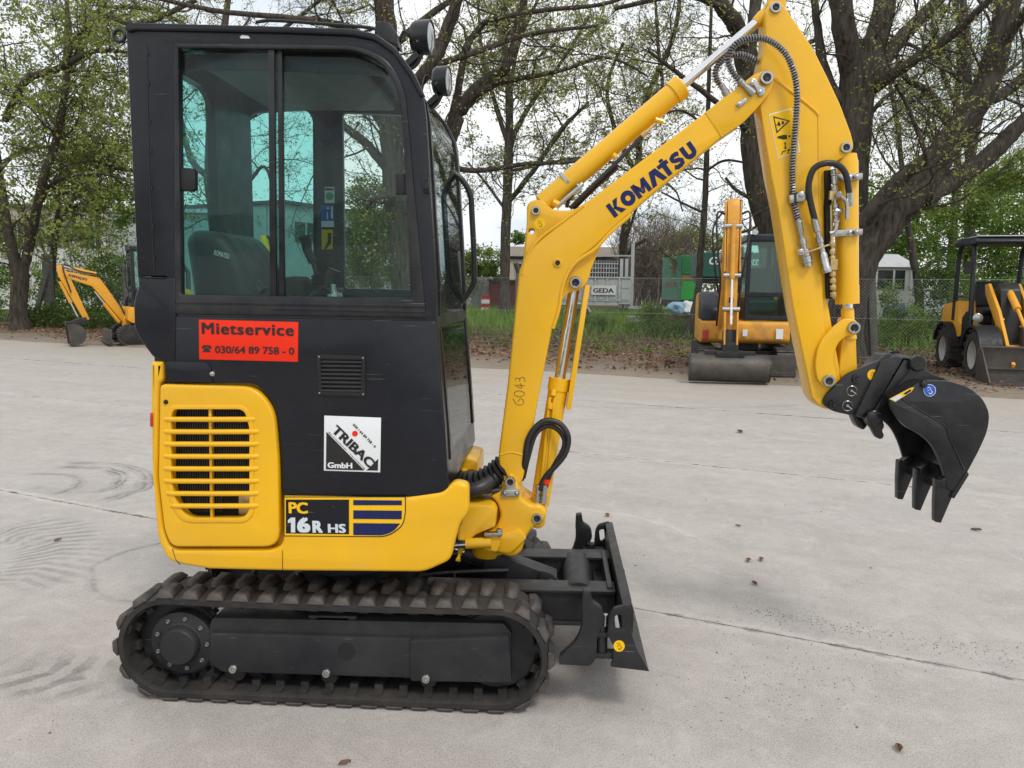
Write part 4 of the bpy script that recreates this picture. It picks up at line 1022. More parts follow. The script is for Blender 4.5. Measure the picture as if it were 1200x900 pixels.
bead([(612, 322), (618, 300), (632, 280), (660, 259), (684, 241)], .006); bead([(830, 130), (838, 140), (846, 160)], .006); bead([(586, 533), (600, 530), (617, 535)], .004)
bead([(648, 385), (655, 362), (660, 333), (673, 309), (697, 292), (716, 272), (740, 251)], .007)
for (u, v, r) in ((628, 247, .017), (674.5, 331, .024), ): pin('pivot_pin', u, v, YN + .018, r, boom, th=.014)
pin('pivot_pin', 653.5, 308, YN, .017, boom, 'yellow', th=.006)
q = P(653.5, 308, YN - .007); mb = MB(); mb.cyl(q, q + Vector((0, .01, 0)), .009, 16); mb.build('grease_hole_shade', Mt['dark'], boom)  # dark plug painted for the shade inside the grease hole
# boom tip pivot with its lock plate
lp = px_plate('pin_lock', [(878, 93, 4), (885, 93, 3), (890, 101), (896, 104), (895, 112, 3), (889, 115, 3), (885, 105)], YN - .012, YN - .003, Mt['steel'], boom, bev=.002, yp=YN)
pin('pivot_pin', 897.5, 92, YN - .004, .025, boom, th=.018)
bolt(881, 97, YN - .012, .007, boom); bolt(890.5, 108, YN - .012, .007, boom)
px_plate('hose_bracket', [(861, 123, 2), (873, 115, 2), (875, 119, 2), (866, 127, 2)], YN - .012, YN - .003, Mt['steel'], boom, bev=.002, yp=YN); bolt(866, 122, YN - .012, .006, boom)
# KOMATSU lettering as drawn polygons
def stroke(path, w_):
    o = []; 
    L_ = []; R_ = []
    for i, p in enumerate(path):
        a = Vector(path[max(i - 1, 0)]); b = Vector(path[min(i + 1, len(path) - 1)]); d = (b - a).normalized(); n_ = Vector((-d.y, d.x)) * w_ / 2
        L_.append(tuple(Vector(p) + n_)); R_.append(tuple(Vector(p) - n_))
    return L_, R_
def logo_mesh():
    mb = MB()
    def poly(pl): 
        n = len(pl); mb.add([(x, y, .004) for x, y in pl], [tuple(range(n))])
    def strip(path, w_):
        A, B = stroke(path, w_)
        for i in range(len(A) - 1): poly([A[i], A[i + 1], B[i + 1], B[i]])
    x = 0
    # K
    poly([(0, 0), (.33, 0), (.33, 1), (0, 1)]); poly([(.33, .46), (.58, 1), (.97, 1), (.60, .52)]); poly([(.33, .56), (.60, .52), (1.02, 0), (.60, 0)])
    x = 1.05
    strip([(x + .48 + .34 * math.cos(a), .5 + .35 * math.sin(a)) for a in [k * PI / 12 for k in range(25)]], .33)
    x = 2.08
    poly([(x, 0), (x + .31, 0), (x + .31, 1), (x, 1)]); poly([(x + .82, 0), (x + 1.13, 0), (x + 1.13, 1), (x + .82, 1)])
    poly([(x + .25, 1), (x + .25, .55), (x + .45, .12), (x + .56, .52)]); poly([(x + .85, 1), (x + .85, .55), (x + .65, .12), (x + .56, .52)]); poly([(x + .45, .12), (x + .65, .12), (x + .55, .42)])
    x = 3.28
    poly([(x - .02, 0), (x + .34, 0), (x + .60, .62), (x + .62, 1), (x + .36, 1)]); poly([(x + .60, .62), (x + .72, .30), (x + .86, 0), (x + 1.2, 0), (x + .88, 1), (x + .62, 1)]); 
    x = 4.30
    poly([(x, 1), (x, .74), (x + .28, .72), (x + .28, 0), (x + .62, 0), (x + .62, .72), (x + .82, .72), (x + .82, 1)]); poly([(x + .32, 1.02), (x + .62, 1.02), (x + .62, 1.22), (x + .32, 1.22)])
    x = 5.22
    strip([(x + .78, .80), (x + .60, .885), (x + .36, .885), (x + .17, .79), (x + .17, .64), (x + .34, .54), (x + .58, .46), (x + .72, .34), (x + .68, .18), (x + .48, .115), (x + .24, .115), (x + .04, .22)], .29)
    x = 6.18
    poly([(x, 1), (x, .42), (x + .33, .42), (x + .33, 1)]); poly([(x + .60, 1), (x + .60, .42), (x + .93, .42), (x + .93, 1)])
    strip([(x + .165 , .43), (x + .19, .27), (x + .31, .165), (x + .465, .15), (x + .62, .165), (x + .74, .27), (x + .765, .43)], .32)
    me = bpy.data.meshes.new('lettering'); me.from_pydata(mb.v, [], mb.f); return me
a, b = (720.5, 256), (819.5, 180)
me = logo_mesh()
A = P(*a, YN); B = P(*b, YN); xd = (B - A); wid = xd.length; xd.normalize(); yd = Vector((-xd.z, 0, xd.x))
hei = (P(711, 240, YN) - A).length * 1.20
place_flat('lettering', me, A + Vector((0, -.0008, 0)), xd, yd, wid, hei, Mt['navy'], boom)
# handwritten number, running up the boom
mb = MB()
def pen(pts):
    q = smooth_path([P(u, v, YN - .0005) for u, v in pts], 4); mb.tube(q, .0011, 4, 1)
pen([(601, 467), (606, 474), (612, 474), (614, 470), (610, 467), (607, 471)])
pen([(603, 463), (608, 465), (614, 463), (614, 460), (608, 458), (603, 460), (603, 463)])
pen([(603, 451), (611, 455), (610, 449)]); pen([(606, 451), (615, 452)])
pen([(604, 446), (605, 443), (609, 444), (609, 447)]); pen([(609, 444), (612, 442), (615, 444), (615, 448)])
mb.build('handwriting', Mt['ink'], boom)
def hook_disc(px, py, r, y, parent, m1, m2, name='lift_point_sticker'):
    o = flat_poly(name, [circ(px, py, r, 24)], y, Mt[m1], parent)
    mb = MB(); R3 = r / 6.0
    pts = [(px + 1 * R3, py - .5 * R3), (px + 2.4 * R3, py + 1.2 * R3), (px + 1.8 * R3, py + 3.2 * R3), (px, py + 3.4 * R3), (px - .8 * R3, py + 2 * R3)]
    mb.tube([P(u, v, y - .001) for u, v in pts], .0011 * r / 6, 4, 3); pts = [(px - 2.5 * R3, py - 2 * R3), (px - .5 * R3, py - 3.2 * R3), (px + 1 * R3, py - 2 * R3), (px - .5 * R3, py - .5 * R3), (px - 2.5 * R3, py + .5 * R3)]
    mb.tube([P(u, v, y - .001) for u, v in pts], .0007 * r / 6, 4, 3); mb.build('hook_symbol', Mt[m2], o); return o
hook_disc(632.5, 262, 6.5, YN + .0195, boom, 'yprint', 'ink')

# ---- arm cylinder
def cylinder(name, a, b, frac, r, rr, y, label=None, eye=True, parent=EX, gland=True):
    A = P(*a, y); B = P(*b, y); d = (B - A); L_ = d.length; d.normalize()
    mb = MB(); mb.lathe(A, B, [(.0, r * .7), (.03, r * .75), (.035, r), (L_ * frac - .045, r), (L_ * frac - .045, r * 1.14), (L_ * frac - .006, r * 1.14), (L_ * frac, r * 1.0), (L_ * frac, rr * 1.2)], 32)
    o = mb.build(name, Mt['yellow'], parent)
    if label: o['label'] = label
    mb = MB(); mb.lathe(A + d * (L_ * frac - .01), B, [(0, rr), (L_ * (1 - frac) - .02, rr)], 24); mb.build('piston_rod', Mt['chrome'], o)
    for q in (A, B):
        mb = MB(); mb.cyl(q + Vector((0, -.04, 0)), q + Vector((0, .04, 0)), r * .85, 24); 
        if q is B: mb.lathe(q - d * .085, q, [(0, rr * 1.15), (.03, rr * 1.5), (.06, rr * 1.5)], 20)
        mb.build('rod_eye', Mt['yellow'], o)
    return o
ac = cylinder('arm_cylinder', (628, 246), (907, 9), .625, .041, .0175, 0)
mb = MB(); q = P(670, 210, -.01); q2 = P(676, 222, -.01)
mb.lathe(P(662, 214, 0), P(671, 207, 0), [(0, .043), (.012, .043)], 32); 
mb.build('cylinder_clamp', Mt['steel'], ac)
mb = MB(); mb.tube([P(652, 243, -.045), P(664, 232, -.05), P(678, 220, -.05), P(682, 215, -.045)], .009, 10, 3); mb.tube([P(676, 216, -.05), P(680, 222, -.05), P(672, 228, -.045)], .007, 8, 3); mb.build('hydraulic_fitting', Mt['steel'], ac)
for a_, b_, r_ in (((648, 237), (655, 240), .014), ((718, 181), (722, 185), .012), ((768, 140), (778, 143), .010)):
    mb = MB(); mb.tube([P(*a_, -.045), P(*b_, -.045)], r_, 8, 1); mb.build('port_boss', Mt['yellow'], ac)
mb = MB(); mb.tube([P(668, 244, -.02), P(690, 222, -.035), P(720, 193, -.045), P(755, 157, -.045)], .008, 8, 5); mb.tube([P(672, 245, -.0), P(695, 222, -.02), P(724, 196, -.03)], .008, 8, 5); mb.tube([P(664, 243, -.02), P(668, 232, -.03), P(678, 222, -.04)], .007, 8, 4); mb.build('cylinder_hose', Mt['hose'], ac)
mb = MB(); mb.tube([P(752, 160, -.045), P(757, 155, -.045)], .011, 8, 1); mb.tube([P(757, 155, -.045), P(772, 141, -.04)], .006, 8, 1); mb.build('hose_end', Mt['brass'], ac)

# ---- arm
WA = .055
arm = px_plate('arm', [(897, 14, 3), (903, 1, 6), (915, 0, 6), (924, 13, 4), (953, 56, 4), (969, 88, 4), (985, 122, 4), (998, 157, 6), (1001.5, 173, 8), (994, 183, 8), (982, 188, 4), (973, 196, 5), (966, 240, 4), (968, 340), (978, 398, 6), (984, 430), (987, 462, 8), (974, 481, 8), (960, 477, 6), (951, 466, 6), (929, 361), (911, 244), (903, 205), (890, 118), (891, 78, 4), (897, 52, 6)], -WA, WA, Mt['yellow'], EX, bev=.008, seg=3, yp=-WA)
px_plate('arm_reinforcement', [(889, 118), (905, 89, 4), (958, 131, 3), (959, 240), (965, 380), (975, 430), (984, 462, 6), (974, 480, 6), (960, 476, 6), (951, 465), (929, 361), (911, 244), (903, 205)], -WA - .009, -WA + .002, Mt['yellow'], arm, bev=.004, seg=3, yp=-WA)
pin('pivot_pin', 908.7, 9, -WA, .021, arm, th=.010); pin('pivot_pin', 991, 173, -WA, .021, arm, th=.010); pin('pivot_pin', 970.5, 446, -WA - .028, .024, arm, th=.016)
bead([(908, 93), (932, 111), (954, 129), (959, 135)], .007, -WA - .009, arm); bead([(959, 135), (959.5, 180), (960, 238)], .004, -WA - .009, arm)
# warning sticker
YA = -WA - .0095
ws = flat_poly('warning_sticker', [fillet([(901, 134, 2), (928, 126.5, 2), (938, 178, 2), (912, 186, 2)], 1)], YA, Mt['white'], arm)
flat_poly('yellow_field', [fillet([(902, 135, 2), (927.5, 127.6, 2), (937, 177.4, 2), (912.6, 185, 2)], 1)], YA - .0008, Mt['yprint'], ws)
flat_poly('triangle', [[(906, 136), (926, 141.5), (910, 156.5)]], YA - .0015, Mt['ink'], ws)
flat_poly('triangle_field', [[(907.5, 138.3), (923, 142), (911, 153.5)]], YA - .0022, Mt['yprint'], ws)
flat_poly('figure', [[(911, 144), (913, 142), (915, 147), (912.5, 148)], [(916, 142), (919, 142.5), (918, 146), (916, 146)], [(909.5, 146), (914, 145), (914, 146), (910, 147)]], YA - .003, Mt['ink'], ws)
flat_poly('figure', [[(911, 160), (918, 158), (922, 158), (922.5, 163), (918, 163.5), (911, 162)], circ(925, 159.6, 1.3, 8), [(918, 168), (920, 166.5), (922, 168), (920.6, 168), (920.9, 173), (922.4, 173), (920.4, 175), (918.3, 173), (919.6, 173), (919.4, 168)], [(915, 181), (917, 177), (921, 176), (921, 177), (918, 178), (916.3, 181)], [(923, 180), (923, 175), (927, 174.6), (931, 177), (931, 178), (927, 176), (924, 176.5), (924, 180)]], YA - .0015, Mt['ink'], ws)
# ribbed hoses
def spring_hose(name, path, r, parent, y=None):
    pts = [Vector(P(*p)) for p in path]
    mb = MB(); mb.tube(pts, r * .8, 10, 8); o = mb.build(name, Mt['hose'], parent)
    sp = smooth_path(pts, 24); L_ = 0; hel = []
    u = None
    for i in range(len(sp) - 1):
        a, b = sp[i], sp[i + 1]; d = (b - a); l = d.length; d.normalize()
        if u is None: u = d.orthogonal().normalized()
        u = (u - d * u.dot(d)).normalized(); v = d.cross(u)
        steps = max(1, int(l / .0011))
        for k in range(steps):
            t = (L_ + l * k / steps); q = 2 * PI * t / .0100
            hel.append(a + d * (l * k / steps) + (u * math.cos(q) + v * math.sin(q)) * r * 1.08)
        L_ += l
    mb = MB(); mb.tube(hel, .0027, 4, 1); s_ = mb.build('hose_spring', Mt['sprg'], o); return o
yh = -.115
h = spring_hose('ribbed_hose', [(869, 98, -.095), (858, 84, -.10), (853, 69, -.11), (861, 53, yh), (879, 45, yh), (900, 47, yh), (919, 61, yh), (930, 83, yh), (934, 107, yh), (933, 139, -.10), (929.5, 187, -.085), (929, 212, -.08), (930, 235, -.08), (936.5, 264, -.08)], .0105, arm)
def fitting(path, segs, parent, m='steel', name='hose_fitting'):
    a, b = P(*path[0]), P(*path[1]); L_ = (b - a).length; mb = MB()
    prof = []
    for t, r in segs: prof.append((t * L_, r))
    mb.lathe(a, b, prof, 14); return mb.build(name, Mt[m], parent)
fitting([(866, 94, -.095), (883, 110, -.092)], [(0, .012), (.35, .012), (.36, .009), (.5, .009), (.51, .014), (.75, .014), (.76, .016), (1, .016)], h)
fitting([(935, 258, -.08), (946.5, 312, -.08)], [(0, .012), (.28, .012), (.3, .010), (.4, .010), (.41, .015), (.52, .015), (.53, .012), (.62, .012), (.63, .019), (.78, .019), (.79, .021), (.92, .021), (.93, .018), (1, .018)], h)
h = spring_hose('ribbed_hose', [(847, 103, 0.0), (841, 95, 0.0), (838.5, 84, 0), (845, 72, 0), (857, 65, 0), (873, 65, 0), (888, 73, 0)], .0105, boom)
fitting([(845, 99, 0), (853, 113, 0)], [(0, .012), (.5, .012), (.5, .015), (1, .015)], h)
cl = px_plate('hose_clamp', [(924, 229), (944, 225), (945, 235), (925, 239)], YA - .035, YA, Mt['steel'], arm, bev=.004, yp=-WA - .03); bolt(939.5, 228.5, YA - .034, .011, cl); 
mb = MB(); mb.cyl(P(930.5, 226, -.082), P(930.5, 238, -.082), .0185, 14); mb.build('rubber_sleeve', Mt['hose'], cl)
# plain black hose and its coupling
mb = MB(); mb.tube([P(956, 262, -.09), P(950, 238, -.10), P(947.5, 218, -.11), (P(953, 199, -.12)), P(966, 191.5, -.13), P(981, 193, -.125), P(991, 204, -.115), P(995.5, 228, -.105)], .0115, 12, 8)
h = mb.build('hydraulic_hose', Mt['hose'], arm)
fitting([(954, 256, -.09), (969.5, 319, -.085)], [(0, .0135), (.24, .0135), (.25, .009), (.33, .009), (.34, .015), (.45, .015), (.46, .012), (.62, .012), (.64, .013), (.66, .016), (.9, .016), (.92, .019), (1, .019)], h)
fitting([(995.5, 226, -.105), (996, 242, -.10)], [(0, .0135), (1, .0135)], h)
mb = MB(); mb.bar(P(938, 298, -.085), P(970, 287, -.085), .045, .006); mb.build('coupling_bracket', Mt['brass'], arm, bevel=.001)
bolt(938.5, 295, -.112, .009, arm)
# bucket cylinder down the front of the arm
YK = -.02
A = P(992, 181, YK); B = P(993, 392, YK)
mb = MB(); d = (B - A).normalized()
tot = (P(993, 356, YK) - A).length
mb.lathe(A, B, [(0, .036), (.02, .039), (.03, .042), (tot - .07, .042), (tot - .07, .044), (tot, .044), (tot, .02)], 32)
bc = mb.build('bucket_cylinder', Mt['yellow'], EX)
mb = MB(); mb.lathe(P(993, 356, YK), P(993, 392, YK), [(0, .020), (.03, .020)], 20); mb.build('piston_rod', Mt['chrome'], bc)
mb = MB(); mb.lathe(P(993, 361, YK), P(994, 385, YK), [(0, .021), (.01, .024), (.07, .024), (.12, .03)], 20); mb.build('rod_eye', Mt['yellow'], bc)
for (v0, v1) in ((205, 212), (270, 277)):
    a_ = P(982, v0 + 3, -.07)
    k = MB(); k.bar(P(973, v0 + 4, -.068), P(1003, v0 + 2, -.068), .008, .024); k.bar(P(1003, v0 + 2, -.068), P(1009, v0 + 2, -.068), .035, .022)
    o = k.build('cylinder_clamp', Mt['steel'], bc, bevel=.002)
    bolt(996, v0 + 3, -.073, .008, o); bolt(1004, v0 + 2, -.088, .007, o)
# valve block and pipes between arm and cylinder
mb = MB()
x = 977
for (v, h_, r, m_) in ((198, 6, .013, 0), (206, 10, .010, 0), (218, 6, .012, 0)): mb.cyl(P(x, v, -.085), P(x + .5, v + h_, -.085), r, 10)
mb.tube([P(978, 212, -.085), P(979, 240, -.085), P(980, 262, -.085), P(978, 271, -.085), P(972, 273, -.085)], .008, 8, 4)
for v in (239, 248, 256): mb.cyl(P(979.5, v, -.085), P(979.7, v + 5, -.085), .013, 8)
mb.tube([P(979, 247, -.085), P(987, 247, -.085)], .010, 8, 1); 
mb.build('steel_pipe', Mt['steel'], arm)
mb = MB()
for v, h_ in ((224, 10), (305, 12)): mb.box(P(975.5 if v < 300 else 976.5, v + 5, -.085), (.026, .02, h_ * .0033))
for v in (283, 292, 300, 318, 326, 334, 342): mb.cyl(P(974.5 + (v - 283) * .03, v, -.078), P(974.8 + (v - 283) * .03, v + 6, -.078), .0095 if v % 2 else .012, 8)
mb.tube([P(974, 240, -.07), P(975, 300, -.072), P(977, 350, -.07)], .007, 8, 3)
mb.build('valve_body', Mt['brass'], arm, bevel=.001, seg=1)
mb = MB(); mb.tube([P(983, 226, -.105), P(986, 231, -.11), P(992, 238, -.11), P(992.5, 257, -.11)], [.006, .008], 8, 3); mb.cyl(P(983, 228, -.10), P(983, 228, -.115), .012, 12); mb.build('valve_lever', Mt['steel'], arm)
mb = MB(); mb.bar(P(969, 200, -.058), P(971, 350, -.058), .02, .03, (0, 1, 0)); mb.build('pipe_channel', Mt['dark'], arm)
# links
def link_plate(name, o, y0, y1, m='yellow', parent=EX, r=4): return px_plate(name, o, y0, y1, Mt[m], parent, bev=.005, r=r, yp=y0, seg=3)
hl = [(990, 373), (1003, 374, 6), (1008.5, 384, 6), (1004, 393, 6), (992, 394, 4), (982, 402, 8), (976, 420, 6), (978, 432, 4), (981, 441, 5), (979, 452, 5), (969, 455, 5), (958, 446, 6), (955, 428, 10), (959, 404, 12), (972, 387, 12)]
lk = link_plate('guide_link', hl, -WA - .030, -WA - .010); 
pin('pivot_pin', 1000, 384, -WA - .030, .024, lk, th=.014)
link_plate('guide_link', hl, WA + .004, WA + .024)
link_plate('bucket_link', [(987, 392, 6), (1003, 386, 6), (1005, 440, 4), (1003, 447, 6), (992, 450, 8), (983, 440, 6)], -.04, .04)
link_plate('rod_boss', [(988, 372, 6), (1000, 372, 6), (1004, 384, 6), (1000, 394, 6), (988, 394, 6)], -.035, .035)
# ---- quick coupler
WC = .085
cpl = thing('quick_coupler', None, None); cpl.parent = EX; cpl.empty_display_size = .05
co = [(963.5, 473, 5), (968, 463, 8), (993, 438, 6), (1031, 422, 2), (1040, 414, 2), (1062, 419, 4), (1080, 424, 4), (1074, 432), (1043, 444, 3), (1010, 483, 4), (1003, 488, 4), (975, 482, 8)]
for y0, y1 in ((-WC, -WC + .022), (WC - .022, WC)):
    px_plate('side_plate', co, y0, y1, Mt['black'], cpl, bev=.004, r=3, yp=y0)
px_plate('coupler_block', [(1000, 486), (1034, 428, 4), (1045, 416, 4), (1064, 418, 4), (1078, 426), (1040, 462, 4), (1028, 482, 4), (1014, 492, 4)], -WC + .0, WC - .0, Mt['black'], cpl, bev=.008, yp=-WC)
px_plate('coupler_rib', [(1031, 423), (1046, 416.5), (1057, 419), (1022, 478), (1008, 487), (1000, 487)], -WC - .016, -WC + .01, Mt['black'], cpl, bev=.005, yp=-WC)
px_plate('coupler_rib', [(1058, 421), (1074, 426), (1036, 474), (1022, 483)], -WC - .010, -WC + .01, Mt['black'], cpl, bev=.005, yp=-WC)
for y0, y1 in ((-WC - .012, -WC + .018), (WC - .018, WC + .012)):
    px_plate('claw', [(1014, 485), (1024, 483, 3), (1034, 490, 3), (1037, 500, 3), (1034, 505, 2), (1037, 511, 3), (1033, 515.5, 3), (1027, 513, 3), (1021, 502), (1014, 494, 3)], y0, y1, Mt['black'], cpl, bev=.005, r=2, yp=y0)
px_plate('claw', [(999, 486), (1014, 486), (1017, 499, 3), (1012, 504.5, 3), (1005, 500, 3)], -.03, .03, Mt['black'], cpl, bev=.005, yp=-.03)
for u, v, r in ((1003.5, 443.5, .018), (976, 473.5, .018)): pin('coupler_pin', u, v, -WC, r, cpl, 'black', th=.012, rin=.35)
for u, v in ((998, 458), (993, 475.5)):
    c = P(u, v, -WC - .002); mb = MB(); mb.tube([c + Vector((math.cos(a) * .019, -.003, math.sin(a) * .019)) for a in [k * PI / 10 for k in range(18)]], .0009, 5, 1); mb.tube([c + Vector((0, -.004, 0)), c + Vector((.016, -.006, -.012))], .0018, 5, 1)
    mb.cyl(c + Vector((0, -.003, 0)), c + Vector((0, .003, 0)), .005, 10); mb.build('lock_ring', Mt['steel'], cpl)
hook_disc(1023, 439.5, 6.6, -WC - .0005, cpl, 'yprint', 'ink')
# ---- bucket
WK0, WK1 = -.185, .185
bk = thing('bucket', None, None); bk.parent = EX; bk.empty_display_size = .05
ear = [(1046, 470), (1043, 462, 3), (1062, 440, 3), (1070, 426, 4), (1078, 419, 5), (1084, 423, 5), (1083, 432, 4), (1092, 438), (1110, 444), (1090, 450), (1060, 462)]
for y0, y1 in ((-.10, -.07), (.07, .10)): px_plate('bucket_ear', ear, y0, y1, Mt['black'], bk, bev=.004, yp=y0)
mb = MB(); a = P(1077, 426, -.12); mb.lathe(a, a + Vector((0, 1, 0)), [(0, .026), (.004, .030), (.026, .030), (.026, .022), (.22, .022), (.22, .030), (.244, .030)], 28); mb.build('hinge_pin', Mt['black'], bk)
mb = MB(); a = P(1025.5, 490, -.12); mb.lathe(a, a + Vector((0, 1, 0)), [(0, .024), (.004, .029), (.022, .029), (.022, .022), (.22, .022), (.22, .029), (.24, .029)], 28); mb.build('hinge_pin', Mt['black'], bk)
sp = [(1041, 469, 2), (1060, 458), (1081, 446, 8), (1112, 446.5, 6), (1136, 454, 8), (1152, 467, 8), (1160, 484, 8), (1158, 504, 10), (1148, 527, 10), (1134, 553, 4), (1121, 577, 3), (1108, 571), (1107, 560), (1101, 540, 10), (1091, 520, 12), (1075, 507, 10), (1058, 499, 10), (1046, 482, 6)]
for y0, y1, in ((WK0, WK0 + .016), (WK1 - .016, WK1)):
    px_plate('side_plate', sp, y0, y1, Mt['black'], bk, bev=.003, yp=WK0)
sc_ = [(1041, 470, 2), (1054, 466), (1108, 500, 3), (1112, 512, 3), (1131, 552), (1121, 577, 2), (1108, 572), (1107, 560), (1101, 540, 10), (1091, 520, 12), (1075, 507, 10), (1058, 499, 10), (1046, 482, 6)]
px_plate('side_cutter', sc_, WK0 - .010, WK0 + .002, Mt['black'], bk, bev=.003, yp=WK0)
mb = MB(); mb.tube([P(a, b, WK0 - .010) for a, b in ((1056, 467), (1080, 482), (1107, 499), (1112, 512), (1121, 532), (1130, 551))], .003, 6, 3); mb.build('weld_bead', Mt['black'], bk)
shell = [(1046, 466), (1062, 456), (1082, 447), (1112, 448), (1136, 456), (1151, 469), (1158, 485), (1156, 503), (1146, 527), (1132, 552), (1119, 575)]
sp3 = smooth_path([(a, b, 0) for a, b in shell], 4)
sweep('bucket_shell', [(p.x, p.y) for p in sp3], WK0 + .010, WK1 - .010, 'black', .014, yp=WK0, parent=bk)
px_plate('wear_strip', [(1131, 551, 2), (1134, 555, 2), (1116, 584, 2), (1112, 580)], WK0 - .014, WK0 + .02, Mt['black'], bk, bev=.003, yp=WK0)
px_plate('cutting_edge', [(1108, 568), (1124, 556), (1128, 562), (1117, 580), (1110, 579)], WK0 + .0, WK1, Mt['black'], bk, bev=.004, yp=WK0)
tooth = [(1098, 562, 2), (1106, 562), (1120, 574, 2), (1112, 592), (1103, 613, 1), (1096.5, 612, 1), (1096.5, 590)]
for y0 in (WK0 - .004, -.022, WK1 - .045):
    px_plate('tooth', tooth, y0, y0 + .036, Mt['black'], bk, bev=.003, yp=WK0 - .004)
    px_plate('tooth_shank', [(1102, 563, 2), (1111, 556), (1120, 564), (1117, 573), (1101, 571)], y0 - .003, y0 + .039, Mt['black'], bk, bev=.004, yp=WK0 - .004)
px_plate('maker_label', [(1042, 467.5), (1066, 455, 1), (1071.5, 453.6, 1), (1068, 459), (1058, 465.5), (1049, 471)], WK0 - .0110, WK0 - .0096, Mt['yprint'], bk, bev=.0002, yp=WK0 - .01)
flat_poly('white_field', [[(1043.5, 467.8), (1054.5, 462.2), (1058.5, 464.4), (1049, 470.2)]], WK0 - .0120, Mt['silver'], bk)
flat_poly('black_emblem', [[(1059, 461), (1067, 456), (1068, 458), (1061.5, 462.5)]], WK0 - .0120, Mt['navy'], bk)
hook_disc(1089.5, 457.5, 7.2, WK0 - .0006, bk, 'white', 'white'); hook_disc(1089.5, 457.5, 6.6, WK0 - .0014, bk, 'blue', 'white')
bolt(1082, 450, WK0, .012, bk, 'black', 'boss', .01)

# ------------------------------------------------------------------ swing post, boom foot, cylinders
sw = px_plate('swing_post', [(590, 566, 6), (598, 553, 8), (607, 566, 6), (612, 585), (622, 592), (634, 592, 6), (641, 600, 6), (638, 612, 6), (625, 618, 6), (616, 630, 8), (611, 648, 6), (600, 654, 6), (574, 646, 5), (566, 642, 4), (566, 626, 5), (580, 620, 5), (587, 606, 6), (583, 590, 6), (574, 582, 4), (588, 574, 4)], -.105, .105, Mt['yellow'], EX, bev=.014, seg=3, r=3, yp=-.105)
mb = MB()
a = P(572, 596, 0); mb.lathe((a.x, 0, P(575, 650, 0).z), (a.x, 0, 5), [(0, .06), (.02, .07), (.24, .07), (.25, .06)], 28)
mb.build('king_post', Mt['yellow'], EX)
px_plate('post_bracket', [(535, 590, 4), (578, 592, 5), (582, 600), (580, 618), (556, 628, 6), (545, 642, 8), (536, 660)], -.16, .16, Mt['yellow'], EX, bev=.012, r=2, yp=-.16)
px_plate('post_bracket', [(548, 568, 3), (556, 580, 4), (556, 592), (540, 600), (530, 590), (533, 562)], .10, .30, Mt['yellow'], EX, bev=.010, r=2, yp=-.1)
px_plate('valve_cover', [(538, 534, 3), (560, 540, 4), (560, 562, 3), (545, 572), (530, 560)], .12, .40, Mt['yellow'], EX, bev=.010, r=2, yp=.12)
lk = px_plate('pin_lock', [(592, 560, 3), (603, 560, 3), (604, 572), (609, 574, 3), (609, 581, 2), (588, 582, 2), (587, 575, 3), (593, 572)], -.117, -.104, Mt['steel'], sw, bev=.002, yp=-.105)
pin('pivot_pin', 598, 564, -.112, .021, sw, th=.016); bolt(591.5, 578, -.115, .007, sw); bolt(605.5, 578, -.115, .007, sw)
pin('pivot_pin', 629.5, 607, -.105, .021, sw, th=.010, rin=.55)
px_plate('slew_eye', [(566, 632, 4), (572, 624, 4), (588, 624, 4), (586, 638), (582, 648, 3), (567, 645, 3)], -.17, -.10, Mt['yellow'], sw, bev=.008, yp=-.17)
mb = MB(); a = P(574, 626, -.17); mb.bar(a + Vector((-.02, 0, 0)), a + Vector((.05, 0, .006)), .03, .012); mb.cyl(P(585, 625, -.17) + Vector((0, 0, -.01)), P(585, 625, -.17) + Vector((0, 0, .018)), .014, 10); mb.build('pin_plate', Mt['steel'], sw, bevel=.002)
px_plate('slew_eye', [(576, 628, 4), (610, 620, 6), (616, 632), (598, 650, 8), (580, 646, 3)], -.13, -.02, Mt['yellow'], sw, bev=.008, yp=-.13)
mb = MB(); mb.lathe(P(546, 637, -.17), P(569, 636, -.17), [(0, .021), (.10, .021)], 20); 
sc2 = mb.build('slew_cylinder', Mt['yellow'], EX)
mb = MB(); mb.lathe(P(528, 638, -.17), P(549, 637, -.17), [(0, .018), (.08, .018)], 20); mb.build('piston_rod', Mt['chrome'], sc2)
# boom cylinder
A = P(630, 606, 0); B = P(674, 331, 0); d = (B - A).normalized(); L_ = (B - A).length
f1 = (P(658, 443, 0) - A).length
mb = MB(); mb.lathe(A, B, [(.05, .030), (.055, .039), (f1 - .05, .039), (f1 - .05, .043), (f1, .043), (f1, .02)], 32); bo = mb.build('boom_cylinder', Mt['yellow'], EX)
mb = MB(); mb.lathe(A + d * (f1 - .01), B, [(0, .022), (L_ - f1, .022)], 24); mb.build('piston_rod', Mt['chrome'], bo)
for q in (A, B): mb = MB(); mb.cyl(q + Vector((0, -.05, 0)), q + Vector((0, .05, 0)), .034, 24); mb.build('rod_eye', Mt['yellow'], bo)
mb = MB(); sx = Vector((.052, -.0, 0)); mb.bar(P(688, 334, 0), P(666, 478, 0), .10, .020, (1, 0, 0)); mb.build('rod_guard', Mt['yellow'], bo, bevel=.002)
mb = MB(); mb.bar(P(670, 340, .045), P(653, 450, .045), .006, .075, (0, 1, 0)); V_ = mb.v; mb.build('guard_back', Mt['yellow2'], bo)  # browner yellow paints in the shade inside the rod guard
mb = MB(); mb.tube([P(646, 466, -.04), P(643, 476, -.045), P(635, 560, -.045), P(630, 590, -.045)], .006, 8, 4); mb.cyl(P(649, 457, -.04), P(648, 464, -.045), .012, 10); mb.cyl(P(645, 472, -.045), P(644, 479, -.045), .012, 10)
